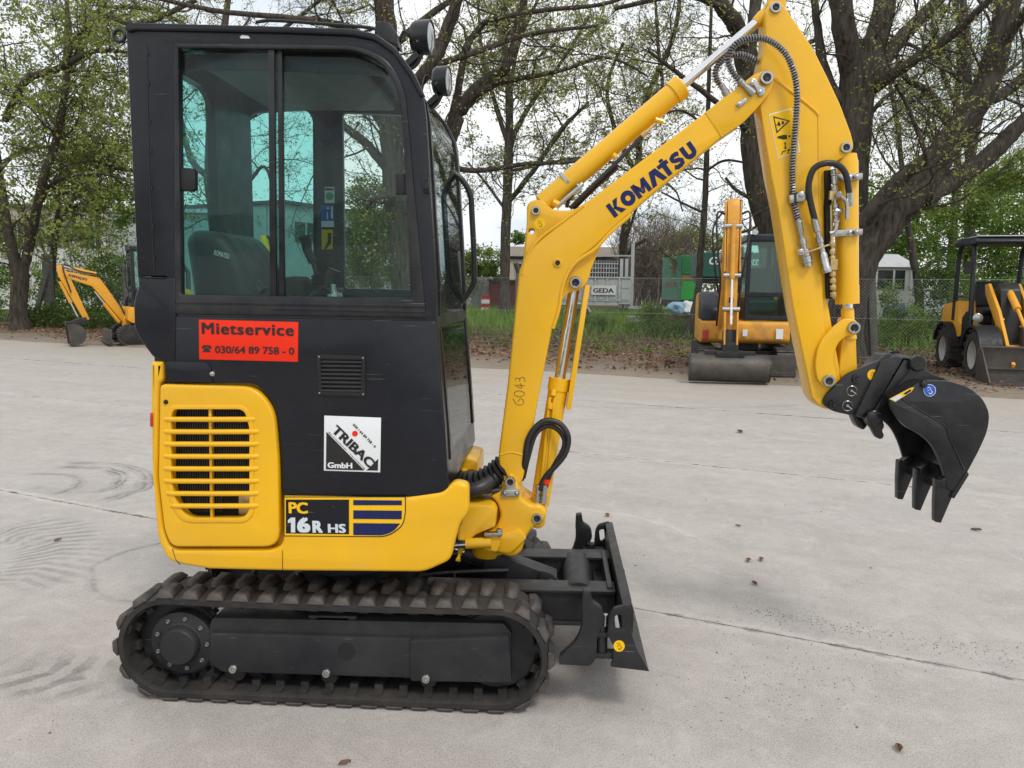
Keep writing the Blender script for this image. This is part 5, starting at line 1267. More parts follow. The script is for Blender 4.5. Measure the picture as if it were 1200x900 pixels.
mb.tube([P(652, 462, -.03), P(649, 476, -.045), P(641, 560, -.04), P(636, 592, -.04)], .005, 8, 4); mb.build('cylinder_pipe', Mt['yellow'], bo)
mb = MB()
mb.tube([P(611, 562, -.05), P(615, 540, -.08), P(620, 512, -.09), (P(636, 494, -.09)), P(655, 496, -.09), P(666, 512, -.09), P(661, 534, -.085), P(640, 558, -.075), P(632, 574, -.07)], .0115, 10, 6)
mb.tube([P(613, 560, -.05), P(619, 535, -.07), P(628, 508, -.075), P(644, 499, -.075), P(658, 508, -.075), P(661, 524, -.075), P(646, 552, -.07), P(639, 572, -.065)], .0105, 10, 6)
mb.build('boom_hose', Mt['hose'], bo)
for u in (631, 638.5):
    fitting([(u, 568, -.067), (u - 2, 590, -.067)], [(0, .013), (.4, .013), (.4, .010), (.6, .010), (.6, .014), (1, .014)], bo)
mb = MB(); mb.tube([P(640.8, 562, -.078), P(640, 567, -.078)], .013, 10, 1); mb.build('red_band', Mt['red'], bo)
px_plate('pipe_tray', [(625, 588), (640, 588, 2), (641, 600), (628, 600)], -.06, .0, Mt['yellow'], bo, bev=.004, yp=-.06)
# hose bundle from the cab to the boom foot
mb = MB()
for dy, dz in ((0, 0), (.045, 4), (-.045, 5), (-.09, 9)): mb.tube([P(505, 562 + dz, -.04 + dy), P(540, 566 + dz, -.04 + dy), P(562, 563 + dz, -.04 + dy), P(580, 553 + dz * .6, -.02 + dy * .6), P(592, 543, .0 + dy * .4), P(598, 536, .03)], .030, 10, 5)
mb.tube([P(520, 578, -.10), P(560, 577, -.1), P(586, 574, -.09), P(600, 572, -.05)], .010, 8, 4); mb.tube([P(540, 572, -.12), P(562, 572, -.1), P(584, 570, -.06)], .009, 8, 4)
mb.build('hose_bundle', Mt['hose'], EX)
sl = smooth_path([P(528, 566, -.06), P(545, 568, -.06), P(564, 564, -.06), P(580, 555, -.04), P(592, 545, -.02)], 5); prev = None
mb = MB()
V = []; Fs = []; n_ = 14
for i, p in enumerate(sl):
    d = (sl[min(i + 1, len(sl) - 1)] - sl[max(i - 1, 0)]).normalized(); u_ = Vector((0, 1, 0)); v_ = d.cross(u_).normalized(); r_ = (.052 if i % 2 else .041)
    for k in range(n_): a_ = 2 * PI * k / n_; V.append(p + (u_ * math.cos(a_) * 1.5 + v_ * math.sin(a_)) * r_)
for i in range(len(sl) - 1):
    for k in range(n_): k2 = (k + 1) % n_; Fs.append((i * n_ + k, i * n_ + k2, (i + 1) * n_ + k2, (i + 1) * n_ + k))
mb.add(V, Fs); mb.build('bellows_sleeve', Mt['plastic'], EX, smooth=50)

# ------------------------------------------------------------------ dozer blade
bl = thing('dozer_blade', None, None); bl.parent = EX; bl.empty_display_size = .05
YE = -.49
prof = [(734, 710, 1), (740, 708, 1), (743, 725), (741, 750, 6), (746, 770, 6), (761, 786.5), (757, 786.5), (735, 772, 6), (728, 748, 8), (730, 725)]
px_plate('moldboard', prof, YE, .49, Mt['frame'], bl, bev=.003, seg=2, r=3)
px_plate('top_tube', [(729, 709, 2), (741, 708, 2), (743, 719, 2), (731, 720, 2)], YE - .003, .493, Mt['frame'], bl, bev=.004, r=1, yp=YE)
endp = [(719, 713, 4), (735, 709, 3), (741, 713, 4), (738, 735, 8), (746, 760, 8), (761, 787), (715, 781.5, 3), (719, 773), (719, 758), (712, 744, 4), (714, 722, 6)]
eh = fillet([(720, 722, 3), (728, 720, 3), (729, 736, 3), (722, 740, 3)], 3)
for y0, y1 in ((YE - .012, YE + .006), (.484, .502)):
    px_plate('end_plate', endp, y0, y1, Mt['frame'], bl, holes=[eh], bev=.002, yp=YE - .012)
brk = [(655, 779, 2), (656, 770), (676, 752, 10), (683, 730, 8), (682, 712, 4), (683, 693, 2), (692, 692, 2), (694, 706, 4), (706, 713, 6), (709, 728, 6), (700, 746, 5), (699, 772, 4), (692, 781, 4)]
for y0, y1 in ((YE + .0, YE + .035), (.455, .49)):
    px_plate('wing_bracket', brk, y0, y1, Mt['frame'], bl, bev=.004, yp=YE)
mb = MB()
for yy in (YE + .03, .44):
    mb = MB(); a = P(706, 752, YE); mb.cyl((a.x, yy, P(700, 772, YE).z), (a.x, yy, P(700, 735, YE).z), .02, 14)
    for v in (745, 770): q = P(700, v, YE); mb.box((q.x + .03, yy, q.z), (.10, .05, .016))
    mb.build('wing_hinge', Mt['frame'], bl, bevel=.002)
mb = MB(); a = P(706, 752, YE); 
mb.cyl((a.x, YE + .03, P(700, 768, YE).z), (a.x, YE + .03, P(700, 750, YE).z), .017, 14); mb.build('hinge_pin', Mt['steel'], bl)
mb = MB(); mb.cyl((a.x + .01, YE + .02, P(700, 736, YE).z), (a.x + .01, YE + .02, P(700, 722, YE).z), .009, 10); mb.build('lock_pin', Mt['steel'], bl)
hook_disc(725.5, 757, 6.6, YE - .0125, bl, 'yprint', 'ink')
for yy in (YE + .04, .40):
    a = P(738, 713, YE); mb = MB(); mb.box((a.x + .009, yy, a.z - .012), (.006, .05, .03)); mb.build('reflector', Mt['white'], bl)
# push arms and cylinder
zt_, zb_ = P(640, 697, -.25).z, P(640, 735, -.25).z
for yy in (-.19, .19):
    mb = MB(); xa, xb = P(500, 700, yy).x, P(728, 720, YE).x
    mb.bar((xa, yy, .30), (xb, yy, .305), .075, .12); mb.bar((xa, yy, .366), (xb, yy, .371), .11, .012); mb.bar((xa, yy, .236), (xb, yy, .240), .10, .012)
    mb.build('push_arm', Mt['frame'], bl, bevel=.003)
mb = MB(); xa = P(668, 690, 0).x; mb.cyl((xa + .03, -.19, .33), (xa + .03, .19, .33), .062, 24); mb.box((xa + .15, 0, .30), (.10, .36, .02)); mb.box((xb - .02, 0, .31), (.02, .44, .15))
mb.build('cross_tube', Mt['frame'], bl, bevel=.004)
for yy in (-.06, .06):
    px_plate('cylinder_lug', [(634, 668, 5), (646, 672, 5), (656, 682, 4), (668, 690), (668, 700), (640, 696, 4), (630, 682, 4)], yy - .009, yy + .009, Mt['frame'], bl, bev=.003, yp=yy - .009)
mb = MB(); a = P(645, 684, -.075); mb.cyl(a, a + Vector((0, .15, 0)), .019, 16); mb.build('hinge_pin', Mt['frame'], bl)
A, B = P(645, 684, 0), P(540, 645, 0)
d = (B - A).normalized()
mb = MB(); mb.bar(A - d * .01, A + d * .29, .10, .105, (0, 0, 1)); mb.lathe(A + d * .1, B, [(0, .036), (.24, .036), (.24, .04), (.28, .04)], 20); bcx = mb.build('blade_cylinder', Mt['frame'], bl, bevel=.006)
mb = MB(); mb.lathe(A + d * .37, B, [(0, .018), (.12, .018)], 16); mb.build('piston_rod', Mt['chrome'], bcx)
mb = MB(); mb.tube([P(596, 668, -.07), P(560, 669, -.075), P(520, 671, -.08), P(495, 674, -.08)], .009, 8, 4); mb.tube([P(528, 680, -.10), P(533, 680, -.1), P(532, 672, -.1)], .005, 6, 3); mb.build('cylinder_hose', Mt['hose'], bcx)
# ================================================================== TREES
Mt['bark'] = pbr('oak_bark', (.062, .052, .043), .95, var=.75, scale=14, bump=1.0, bscale=16, stretch=(1, 1, .22), dust=(.08, .075, .055), damt=.6, dscale=1.5, spec=.2)
Mt['bark2'] = pbr('grey_bark', (.070, .062, .052), .95, var=.7, scale=12, bump=1.0, bscale=14, stretch=(1, 1, .22), dust=(.11, .10, .085), damt=.5, dscale=1.5, spec=.2)
Mt['twig'] = pbr('twig_bark', (.060, .050, .042), .9, var=.3, scale=2, spec=.15)
Mt['twig2'] = pbr('pale_twig_bark', (.15, .125, .10), .9, var=.3, scale=2, spec=.15)
class Tubes:
    def __init__(s): s.V = []; s.F = []; s.n = 0
    def add(s, pts, rad, k):
        """pts (m,3) array, rad (m,)"""
        m = len(pts); d = np.gradient(pts, axis=0); d /= np.linalg.norm(d, axis=1, keepdims=True) + 1e-9
        ref = np.array([.31, .17, .93]) if abs(d[0, 2]) < .8 else np.array([.95, .2, .1])
        u = np.cross(d, ref); u /= np.linalg.norm(u, axis=1, keepdims=True) + 1e-9; v = np.cross(d, u)
        q = np.arange(k) * 2 * PI / k
        R = pts[:, None, :] + (u[:, None, :] * np.cos(q)[None, :, None] + v[:, None, :] * np.sin(q)[None, :, None]) * rad[:, None, None]
        s.V.append(R.reshape(-1, 3)); i = np.arange(m - 1)[:, None] * k + np.arange(k)[None, :]; j = np.arange(m - 1)[:, None] * k + (np.arange(k)[None, :] + 1) % k
        s.F.append(np.stack([i, j, j + k, i + k], -1).reshape(-1, 4) + s.n); s.n += m * k
    def mesh(s, name): return np_mesh(name, np.concatenate(s.V), np.concatenate(s.F), 4)
def wander(rn, p, d, L_, m, curl, up):
    pts = [p.copy()]; d = d / np.linalg.norm(d); st = L_ / m
    for i in range(m):
        d = d + rn.normal(size=3) * curl; d[2] += up; d /= np.linalg.norm(d); p = p + d * st; pts.append(p.copy())
    return np.array(pts), d
def tree(name, label, limbs, y, seed, leaf='young', nleaf=.5, dens=1.0, lf=.06, bark='bark', group='trees behind the yard', spread=1.0, top=None, up=.03, minr=.0035):
    """limbs: list of pixel polylines [(px, py, width_px, dy)], read at distance y; twigs grow from them"""
    rn = np.random.default_rng(seed); root_p = P(limbs[0][0][0], limbs[0][0][1], y)
    root = thing(name, label, 'tree', (root_p.x, y, 0), 0, group); off = np.array([root_p.x, y, 0.0])
    trunk = Tubes(); tw = Tubes(); LC = []
    scale = (y - CAM[1]) / F_PX
    for li, lb in enumerate(limbs):
        q = [np.array(P(a, b, y + (e[0] if e else 0))) - off for a, b, w_, *e in lb]; r = [w_ * scale / 2 for a, b, w_, *e in lb]
        if li == 0: q[0][2] = min(q[0][2], -.1)
        sp = smooth_path(q, 5); pts = np.array([tuple(p) for p in sp]); rad = np.interp(np.linspace(0, len(r) - 1, len(pts)), range(len(r)), r)
        rad = rad * (1 + .035 * rn.normal(size=len(rad))); pts = pts + rn.normal(size=pts.shape) * np.minimum(rad, .12)[:, None] * .07
        if li == 0: rad[0] *= 1.5; rad[1] *= 1.2
        trunk.add(pts, rad, 12)
        Lt = np.linalg.norm(np.diff(pts, axis=0), axis=1).sum(); n1 = int(Lt * 1.5 * dens)
        for k in range(n1):
            t = rn.uniform(.30 if li == 0 else .05, 1.0) * (len(pts) - 1); i = min(int(t), len(pts) - 2); p = pts[i] + (pts[i + 1] - pts[i]) * (t - i)
            if p[2] < 1.9: continue
            ax = pts[i + 1] - pts[i]; ax /= np.linalg.norm(ax) + 1e-9
            sd = rn.normal(size=3); sd -= ax * sd.dot(ax); sd /= np.linalg.norm(sd)
            d = ax * rn.uniform(.2, .9) + sd + np.array([0, 0, .15]); r0 = min(rad[i] * .40, rn.uniform(.014, .036)); L1 = rn.uniform(1.3, 4.2) * spread * (.55 + r0 * 14)
            m1 = 10; a1, _ = wander(rn, p, d, L1, m1, .20, up); tw.add(a1, np.linspace(r0, .008, m1 + 1), 5)
            for k2 in range(int(L1 * 3.6)):
                t2 = rn.uniform(.15, 1) * m1; i2 = min(int(t2), m1 - 1); p2 = a1[i2] + (a1[i2 + 1] - a1[i2]) * (t2 - i2); ax2 = a1[i2 + 1] - a1[i2]; ax2 /= np.linalg.norm(ax2)
                d2 = ax2 * .7 + rn.normal(size=3) * .7; L2 = rn.uniform(.4, 1.35) * spread; m2 = 6
                a2, _ = wander(rn, p2, d2, L2, m2, .26, up * 1.2); tw.add(a2, np.linspace(.0075, .004, m2 + 1), 3)
                for k3 in range(int(2 + L2 * 3.0)):
                    i3 = int(rn.integers(1, m2)); p3 = a2[i3]; d3 = (a2[i3] - a2[i3 - 1]); d3 = d3 / np.linalg.norm(d3) * .7 + rn.normal(size=3) * .7
                    L3 = rn.uniform(.15, .5); a3, _ = wander(rn, p3, d3, L3, 3, .3, .02); tw.add(a3, np.linspace(.0055, minr, 4), 3)
                    if rn.random() < nleaf:
                        c = a3[-1]; m = int(rn.integers(3, 8)); LC.append(c + rn.normal(size=(m, 3)) * .075)
                if rn.random() < nleaf: LC.append(a2[-1] + rn.normal(size=(4, 3)) * .07)
    link('trunk', trunk.mesh('trunk'), Mt[bark], root, 60)
    o = link('branches', tw.mesh('branches'), Mt['twig'], root, 60); o['kind'] = 'stuff'
    if LC:
        o = link('foliage', leaf_quads('foliage', np.concatenate(LC), lf), LM[leaf], root, 0); o['kind'] = 'stuff'
    return root

tree('oak_tree', 'forked leafy oak behind the far left excavator, its trunk at the left edge', [
    [(24, 388, 21), (22, 355, 19), (26, 320, 18)], [(24, 330, 15), (12, 285, 12, 0), (4, 240, 11, .5), (-4, 180, 9, 1), (-10, 90, 7, 1), (-6, 0, 5, 1)], [(26, 325, 13), (34, 290, 11), (42, 250, 10, -.5), (52, 205, 9, -1), (66, 165, 8, -1), (74, 120, 7, -1.5), (82, 60, 5, -1.5), (78, 0, 4, -1), (70, -60, 3, -1)],
    [(44, 240, 7), (62, 215, 6, -.5), (90, 205, 4, -1), (130, 205, 3, -1.5), (160, 218, 2, -2)], [(-2, 200, 6), (20, 180, 5, 1), (60, 172, 4, 1.5), (110, 176, 3, 1.5), (150, 170, 2, 2)], [(70, 150, 6), (40, 120, 5), (0, 108, 4), (-30, 90, 3)], [(6, 140, 8, 0), (30, 95, 8, -1), (70, 80, 7, -1.5), (110, 60, 5, -2), (160, 62, 3, -2)], [(76, 100, 5), (100, 50, 4), (120, 10, 4), (140, -40, 2)], [(82, 50, 4), (120, 20, 6, -1), (165, 28, 6, -2), (230, 0, 5, -2)]],
    21.0, 11, 'young', 1.0, 1.5, .12)
tree('oak_tree', 'slim leafy oak left of the cab with spreading level branches', [
    [(62, 392, 11), (60, 350, 9), (62, 305, 8), (66, 260, 7)], [(66, 270, 6), (80, 240, 5), (110, 210, 4), (126, 195, 3)], [(64, 280, 5), (72, 200, 5), (74, 130, 5), (76, 60, 4), (80, -20, 3)], [(70, 190, 5), (110, 188, 4), (150, 200, 3), (190, 190, 2)]],
    24.0, 12, 'young', 1.0, 1.9, .13, 'bark2')
tree('oak_tree', 'thick dark oak seen through the cab door opening, limbs rising over the cab', [
    [(478, 392, 34), (474, 330, 31), (468, 260, 29), (462, 205, 28), (458, 130, 26), (452, 30, 23), (446, -40, 20)],
    [(468, 215, 22), (488, 195, 20, .3), (512, 180, 19, .5), (527, 160, 19, .8), (543, 123, 17, 1), (567, 97, 15, 1), (592, 78, 13, 1), (608, 35, 11, 1.3), (618, -20, 8, 1.5)],
    [(527, 162, 13, .6), (536, 110, 9, .2), (545, 60, 8, 0), (560, 35, 7, 0), (580, 22, 6, -.3), (640, 12, 5, -.8), (700, 6, 4, -1), (740, -5, 3, -1)],
    [(456, 130, 17), (480, 105, 16, -.5), (503, 80, 15, -1), (520, 45, 14, -1), (537, -5, 12, -1.2), (548, -60, 9, -1.5)],
    [(545, 120, 9, 1), (580, 98, 8, .8), (610, 92, 6, .5), (660, 82, 4, .2), (700, 68, 4, 0), (728, 72, 3, -.3), (760, 90, 2, -.5)],
    [(462, 205, 13), (440, 180, 12, .5), (420, 160, 10, .8), (404, 148, 9, 1), (380, 110, 7, 1), (340, 80, 5, 1.2)], [(460, 170, 11), (444, 140, 10, 1), (425, 118, 8, 1.5), (400, 90, 6, 2), (370, 60, 5, 2)],
    [(470, 230, 7), (440, 232, 6, -1), (425, 250, 4, -1)], [(526, 196, 7, .4), (560, 200, 6, .2), (617, 192, 5, 0), (665, 190, 4, -.2), (700, 182, 3, -.5)], [(452, 60, 10), (400, 30, 8, -.5), (330, 20, 6, -1), (250, 12, 5, -1.5), (150, -10, 4, -2)], [(505, 78, 7, -1), (560, 60, 6, -1.2), (620, 40, 5, -1.5), (700, 30, 3, -2)], [(455, 60, 9, 0), (500, 20, 8, .5), (560, -20, 6, 1)]],
    17.5, 13, 'olive', .6, 1.1, .075, 'bark')
tree('oak_tree', 'straight slender oak between the cab and the raised boom', [
    [(591, 371, 13), (592, 300, 11.5), (594, 240, 11), (596, 180, 10.5), (597, 120, 9), (592, 60, 7), (590, 0, 6), (588, -60, 5)],
    [(597, 175, 7), (606, 150, 6, .5), (630, 110, 5, 1), (660, 70, 4, 1), (690, 20, 4, 1.5)], [(598, 235, 6), (625, 200, 6, -1), (660, 150, 5, -1.5), (690, 120, 3, -2)], [(594, 165, 6), (580, 120, 5), (565, 60, 4), (560, 0, 3)], [(596, 150, 6), (600, 90, 5, 1), (612, 40, 4, 1), (640, -20, 3, 1)], [(595, 250, 4), (570, 215, 3), (548, 190, 2)], [(600, 200, 4), (650, 190, 4), (700, 185, 3), (745, 205, 2)]],
    36.0, 14, 'olive', .8, .8, .14, 'bark2', spread=1.7, minr=.006)
tree('oak_tree', 'dark oak rising behind the boom between hire trailer and beige building', [
    [(733, 372, 10), (730, 320, 9.5), (731, 280, 9), (738, 240, 8.5), (748, 190, 8), (750, 140, 7), (768, 90, 6), (790, 40, 5), (800, -30, 4)], [(744, 200, 6), (720, 150, 5), (712, 100, 4), (730, 50, 3)], [(750, 160, 5), (775, 110, 4), (772, 60, 4), (768, 0, 3)], [(733, 300, 4), (745, 288, 4), (757, 280, 3)], [(732, 285, 3, -1), (760, 212, 3, -2), (790, 222, 2, -2), (800, 248, 1.5, -2)]],
    40.0, 15, 'olive', .55, .7, .13, 'bark', spread=1.9, minr=.006)
tree('young_tree', 'thin dark crooked trunk beside the parked excavator facing the yard', [
    [(800, 400, 9), (812, 370, 8), (818, 340, 8), (821, 300, 7.5), (826, 240, 7), (828, 180, 6), (830, 120, 5), (832, 60, 4), (834, -10, 3)], [(828, 200, 3), (850, 188, 3), (880, 192, 2)], [(829, 150, 3), (800, 130, 2.5), (770, 135, 2)], [(826, 250, 3), (800, 238, 2.5), (775, 225, 2)]],
    20.0, 16, 'olive', .15, .5, .06, 'bark', spread=.8)
tree('oak_tree', 'big forked oak directly behind the parked excavator facing the yard', [
    [(912, 410, 30), (906, 330, 28), (900, 270, 26), (888, 225, 25), (882, 175, 25), (880, 120, 25), (876, 80, 25), (872, 50, 26)], [(872, 60, 20), (862, 30, 18, -.5), (845, 5, 16, -1), (825, -40, 14, -1)], [(876, 55, 15), (884, 20, 14, .5), (888, -40, 12, 1)], [(876, 75, 7, 0), (920, 62, 6, 1), (960, 45, 5, 1)], [(884, 160, 7), (840, 120, 6, -1), (800, 90, 5, -1.5), (760, 60, 3, -2)], [(884, 235, 5), (862, 222, 4), (850, 208, 3)], [(896, 262, 5), (870, 272, 3), (850, 270, 2)], [(850, 10, 7, -1), (800, -5, 6, -2), (720, 10, 4, -2)]],
    19.0, 17, 'olive', .5, .9, .07, 'bark')
tree('oak_tree', 'massive old oak behind the digging arm, splitting into three heavy stems', [
    [(1000, 440, 42), (998, 360, 38), (998, 290, 34), (998, 220, 34), (1001, 150, 36), (1005, 90, 38), (1004, 50, 34)], [(1000, 90, 26), (990, 40, 24, -.4), (984, -10, 22, -.6), (978, -60, 18, -1)], [(1010, 95, 28), (1026, 50, 26, .4), (1036, 10, 24, .6), (1046, -50, 20, 1)], [(1012, 115, 20), (1040, 65, 18, .5), (1075, 25, 15, 1), (1110, -10, 12, 1.4), (1150, -50, 9, 2)], [(1022, 105, 13, 0), (1060, 78, 12, -.7), (1100, 52, 10, -1), (1130, 28, 8, -1.4), (1165, -5, 6, -2)], [(985, 120, 12), (965, 80, 11), (958, 30, 9), (952, -20, 7)], [(1005, 150, 7, 1), (1040, 112, 5, 1.5), (1075, 88, 4, 2)]],
    16.0, 18, 'olive', .5, .95, .07, 'bark')
tree('leaning_oak', 'leaning oak at the right whose heavy limbs cross towards the top right corner', [
    [(985, 430, 44), (994, 350, 42), (1012, 300, 38), (1040, 262, 34), (1072, 228, 32), (1096, 196, 30), (1117, 160, 28), (1148, 116, 28), (1166, 70, 26), (1178, 20, 24), (1190, -40, 20)], [(1080, 232, 26), (1110, 214, 23, .5), (1150, 190, 21, .8), (1182, 160, 19, 1), (1215, 125, 16, 1.2), (1260, 70, 12, 1.5)], [(1010, 262, 17, -.4), (1048, 216, 15, -.8), (1090, 180, 12, -1), (1110, 150, 8, -1)], [(1150, 120, 14, 0), (1175, 110, 13, .5), (1205, 85, 12, .7), (1240, 40, 10, 1)], [(1120, 160, 12, 0), (1090, 110, 9, 1), (1060, 90, 7, 1.5), (1050, 60, 5, 2)], [(1170, 60, 12, 0), (1190, 30, 11, -.5), (1212, 0, 9, -1), (1240, -40, 7, -1)], [(1094, 205, 5, -1), (1066, 130, 4, -1.5), (1050, 100, 3, -2)]],
    15.0, 19, 'olive', .75, 1.1, .075, 'bark')
tree('oak_tree', 'upright oak trunk seen between the leaning limbs above the wheel loader', [
    [(1136, 380, 13), (1136, 300, 12), (1137, 230, 12), (1136, 160, 11), (1133, 90, 10), (1130, 20, 8), (1126, -40, 6)], [(1137, 200, 6), (1150, 130, 6, 1), (1160, 60, 5, 1.5), (1168, -10, 4, 2)], [(1135, 150, 6), (1110, 100, 5), (1095, 40, 4), (1090, -20, 3)], [(1137, 240, 4), (1175, 215, 4), (1210, 205, 3)], [(1133, 120, 5), (1170, 92, 4), (1210, 60, 3)], [(1133, 100, 5), (1080, 60, 4), (1040, 40, 3)]],
    27.0, 20, 'young', .6, .9, .08, 'bark2', spread=1.3)
tree('oak_tree', 'slim leaning trunk just left of the wheel loader canopy', [
    [(1080, 392, 10), (1076, 340, 9), (1068, 290, 8), (1062, 250, 7), (1058, 210, 6), (1052, 150, 5), (1040, 80, 4)], [(1060, 230, 4), (1085, 190, 4), (1112, 175, 3)], [(1074, 320, 4), (1096, 305, 4), (1110, 290, 3)]],
    22.0, 21, 'young', .7, 1.1, .08, 'bark2')
tree('oak_tree', 'dim trunk behind the leaning limbs with fresh green crown', [
    [(1116, 385, 10), (1114, 320, 9), (1118, 260, 8), (1122, 200, 8), (1120, 140, 7), (1124, 60, 5), (1120, -20, 4)], [(1120, 240, 4), (1150, 220, 4), (1190, 225, 3)], [(1120, 180, 4), (1075, 150, 3), (1050, 130, 2)]],
    31.0, 22, 'young', .8, .9, .10, 'bark2', spread=1.4)
tree('oak_tree', 'oak behind the cab roof seen through the rear cab windows', [
    [(262, 385, 16), (258, 320, 15), (250, 250, 13), (246, 190, 12), (250, 110, 10), (262, 40, 8), (270, -30, 6)], [(248, 210, 8), (226, 190, 7), (214, 150, 6), (205, 100, 5), (190, 40, 4)], [(250, 180, 7), (290, 140, 6), (320, 120, 5), (360, 110, 4)], [(254, 250, 6), (290, 215, 5), (310, 195, 4), (322, 230, 2)], [(252, 120, 6), (300, 60, 5), (350, 20, 4), (400, -20, 3)], [(256, 60, 5), (200, 20, 5), (140, 8, 4), (90, 20, 3)]],
    27.0, 23, 'young', .6, 1.0, .08, 'bark2', spread=1.4)

# ------------------------------------------------------------------ shrubs
def shrub(name, label, lumps, y, seed, leaf='bush', size=.09, n=2600, group='shrubs and saplings under the trees', stems=4, cat='shrub'):
    """lumps: (px, py, rx_px, ry_px, dy)"""
    rn = np.random.default_rng(seed); sc = (y - CAM[1]) / F_PX; c0 = P(lumps[0][0], lumps[0][1], y)
    root = thing(name, label, cat, (c0.x, y, 0), 0, group); off = np.array([c0.x, y, 0.0]); pts = []; tb = Tubes()
    for (a, b, rx, ry, dy) in lumps:
        c = np.array(P(a, b, y + dy)) - off; m = int(1.9 * n * rx * ry / (sum(l[2] * l[3] for l in lumps)))
        k = max(5, m // 34); g = rn.normal(size=(k, 3)); g /= np.linalg.norm(g, axis=1, keepdims=True); g *= rn.uniform(.25, 1.0, (k, 1)) ** .45
        cl = c + g * np.array([rx * sc, min(rx, ry) * sc * .9, ry * sc])
        q = cl[rn.integers(0, k, m)] + rn.normal(size=(m, 3)) * np.array([1, 1, .8]) * max(.10, rx * sc * .13); pts.append(q)
        for j in range(max(2, stems // len(lumps))):
            e = cl[rn.integers(0, k)]; s = np.array([c[0] + rn.normal() * rx * sc * .2, c[1] + rn.normal() * .15, -.05]); mid = (s + e) / 2 + rn.normal(size=3) * .12
            pp = np.array([tuple(v) for v in smooth_path([s, mid, e], 5)]); tb.add(pp, np.linspace(.012, .004, len(pp)), 5)
    q = np.concatenate(pts); q = q[q[:, 2] > .0]
    link('stems', tb.mesh('stems'), Mt['twig'], root, 60)['kind'] = 'stuff'
    link('foliage', leaf_quads('foliage', q, size), LM[leaf], root, 0)['kind'] = 'stuff'
    return root
S = [
    ('bright green leafy shrub seen through the open cab door', [(432, 240, 26, 34, 0), (440, 300, 34, 40, .5), (420, 335, 30, 26, 0), (455, 270, 18, 30, 1), (425, 280, 22, 50, .3)], 20.5, 'pale', .095, 8000),
    ('green shrub at the left edge beneath the forked oak', [(-5, 300, 26, 40, 0), (5, 345, 22, 36, 0)], 26, 'bush', .10, 2600),
    ('leafy sapling crown above the far left excavator', [(110, 205, 44, 34, 0), (140, 245, 30, 26, -.5), (90, 235, 40, 24, 1)], 24, 'bush', .12, 3600),
    ('dense green shrub behind the far left excavator boom', [(105, 350, 40, 26, 0), (70, 345, 25, 30, .5), (130, 330, 24, 40, 0)], 25, 'bush', .10, 4200),
    ('tall hedge in front of the white workshop wall', [(30, 330, 34, 26, 0), (85, 322, 36, 30, .5), (130, 318, 34, 34, 0), (70, 270, 40, 18, 0), (120, 275, 40, 20, 0)], 29, 'bush', .11, 4600),
    ('low dark green growth beside the leaning fence brace', [(60, 372, 40, 12, 0), (110, 378, 45, 12, 0)], 22, 'dark', .09, 2200),
    ('pale green shrub right of the cab grab rail', [(562, 305, 26, 18, 0), (545, 320, 20, 24, .5), (578, 318, 16, 12, 0)], 46, 'pale', .18, 2600),
    ('small round green tree crown left of the beige building', [(606, 278, 10, 8, 0)], 60, 'bush', .2, 500),
    ('bright green weed clump in front of the long steel beam', [(762, 372, 16, 15, 0), (745, 384, 12, 8, -.5)], 23, 'bush', .085, 1400),
    ('weed clump growing right under the grey hire trailer', [(700, 380, 22, 10, 0), (676, 384, 16, 8, .3)], 24, 'bush', .085, 1500),
    ('dark bramble along the verge left of the crooked thin trunk', [(790, 388, 36, 13, 0), (830, 386, 24, 14, .4)], 21, 'dark', .08, 2200),
    ('yellow green bush behind the green box trailer', [(810, 282, 26, 14, 0), (790, 292, 18, 10, 1), (835, 286, 14, 12, 0)], 60, 'pale', .24, 1700),
    ('shrubs between the parked excavator and the digging arm', [(935, 385, 16, 34, 0), (925, 350, 10, 20, .5), (940, 410, 14, 14, 0)], 19, 'bush', .075, 2400),
    ('leafy undergrowth right of the arm before the white house', [(1020, 392, 34, 20, 0), (1045, 345, 12, 18, .3), (1062, 380, 28, 20, .5), (1012, 345, 8, 40, 0)], 18.5, 'bush', .07, 3600),
    ('tall green shrub beside the wheel loader rear', [(1090, 350, 20, 40, 0), (1075, 390, 26, 18, -.4), (1100, 320, 16, 24, .5)], 20.5, 'dark', .08, 3400),
    ('broad bright green shrub mass above the wheel loader canopy', [(1175, 235, 42, 40, 0), (1120, 270, 36, 34, .6), (1200, 290, 40, 40, 0), (1150, 310, 44, 34, .5)], 24, 'bush', .11, 7600),
    ('green shrub filling the space behind the loader seat', [(1150, 350, 44, 30, 0), (1195, 355, 34, 30, 0)], 22, 'bush', .09, 3600),
    ('fresh green understorey behind the leaning limbs', [(1050, 262, 26, 26, 0), (1085, 245, 22, 24, .4), (1020, 275, 18, 20, 0), (1070, 290, 30, 18, 1)], 30, 'bush', .13, 3800),
    ('light green sapling at the right edge under the thick limb', [(1200, 200, 30, 22, 0), (1170, 212, 22, 18, .5)], 20, 'pale', .085, 2400),
]
for i, (lb, lumps, y, lf, sz, n) in enumerate(S):
    shrub('shrub', lb, lumps, y, 100 + i, lf, sz, n)
# low weeds along the fence line
rn = np.random.default_rng(5); q = []
for k in range(200):
    u_ = rn.uniform(-27, 20); n_ = rn.uniform(14.5, 20); h = rn.uniform(.1, .45); c = np.array(UN(u_, n_, verge_h(u_, n_))); m = int(18 + h * 60)
    q.append(c + rn.normal(size=(m, 3)) * np.array([.16, .16, .0]) + np.abs(rn.normal(size=(m, 1))) * np.array([[0, 0, h * .5]]))
tag(link('ground_weeds', leaf_quads('ground_weeds', np.concatenate(q), .075), LM['bush'], None, 0), 'low green weeds and seedlings along the leafy verge', 'weeds', kind='stuff')

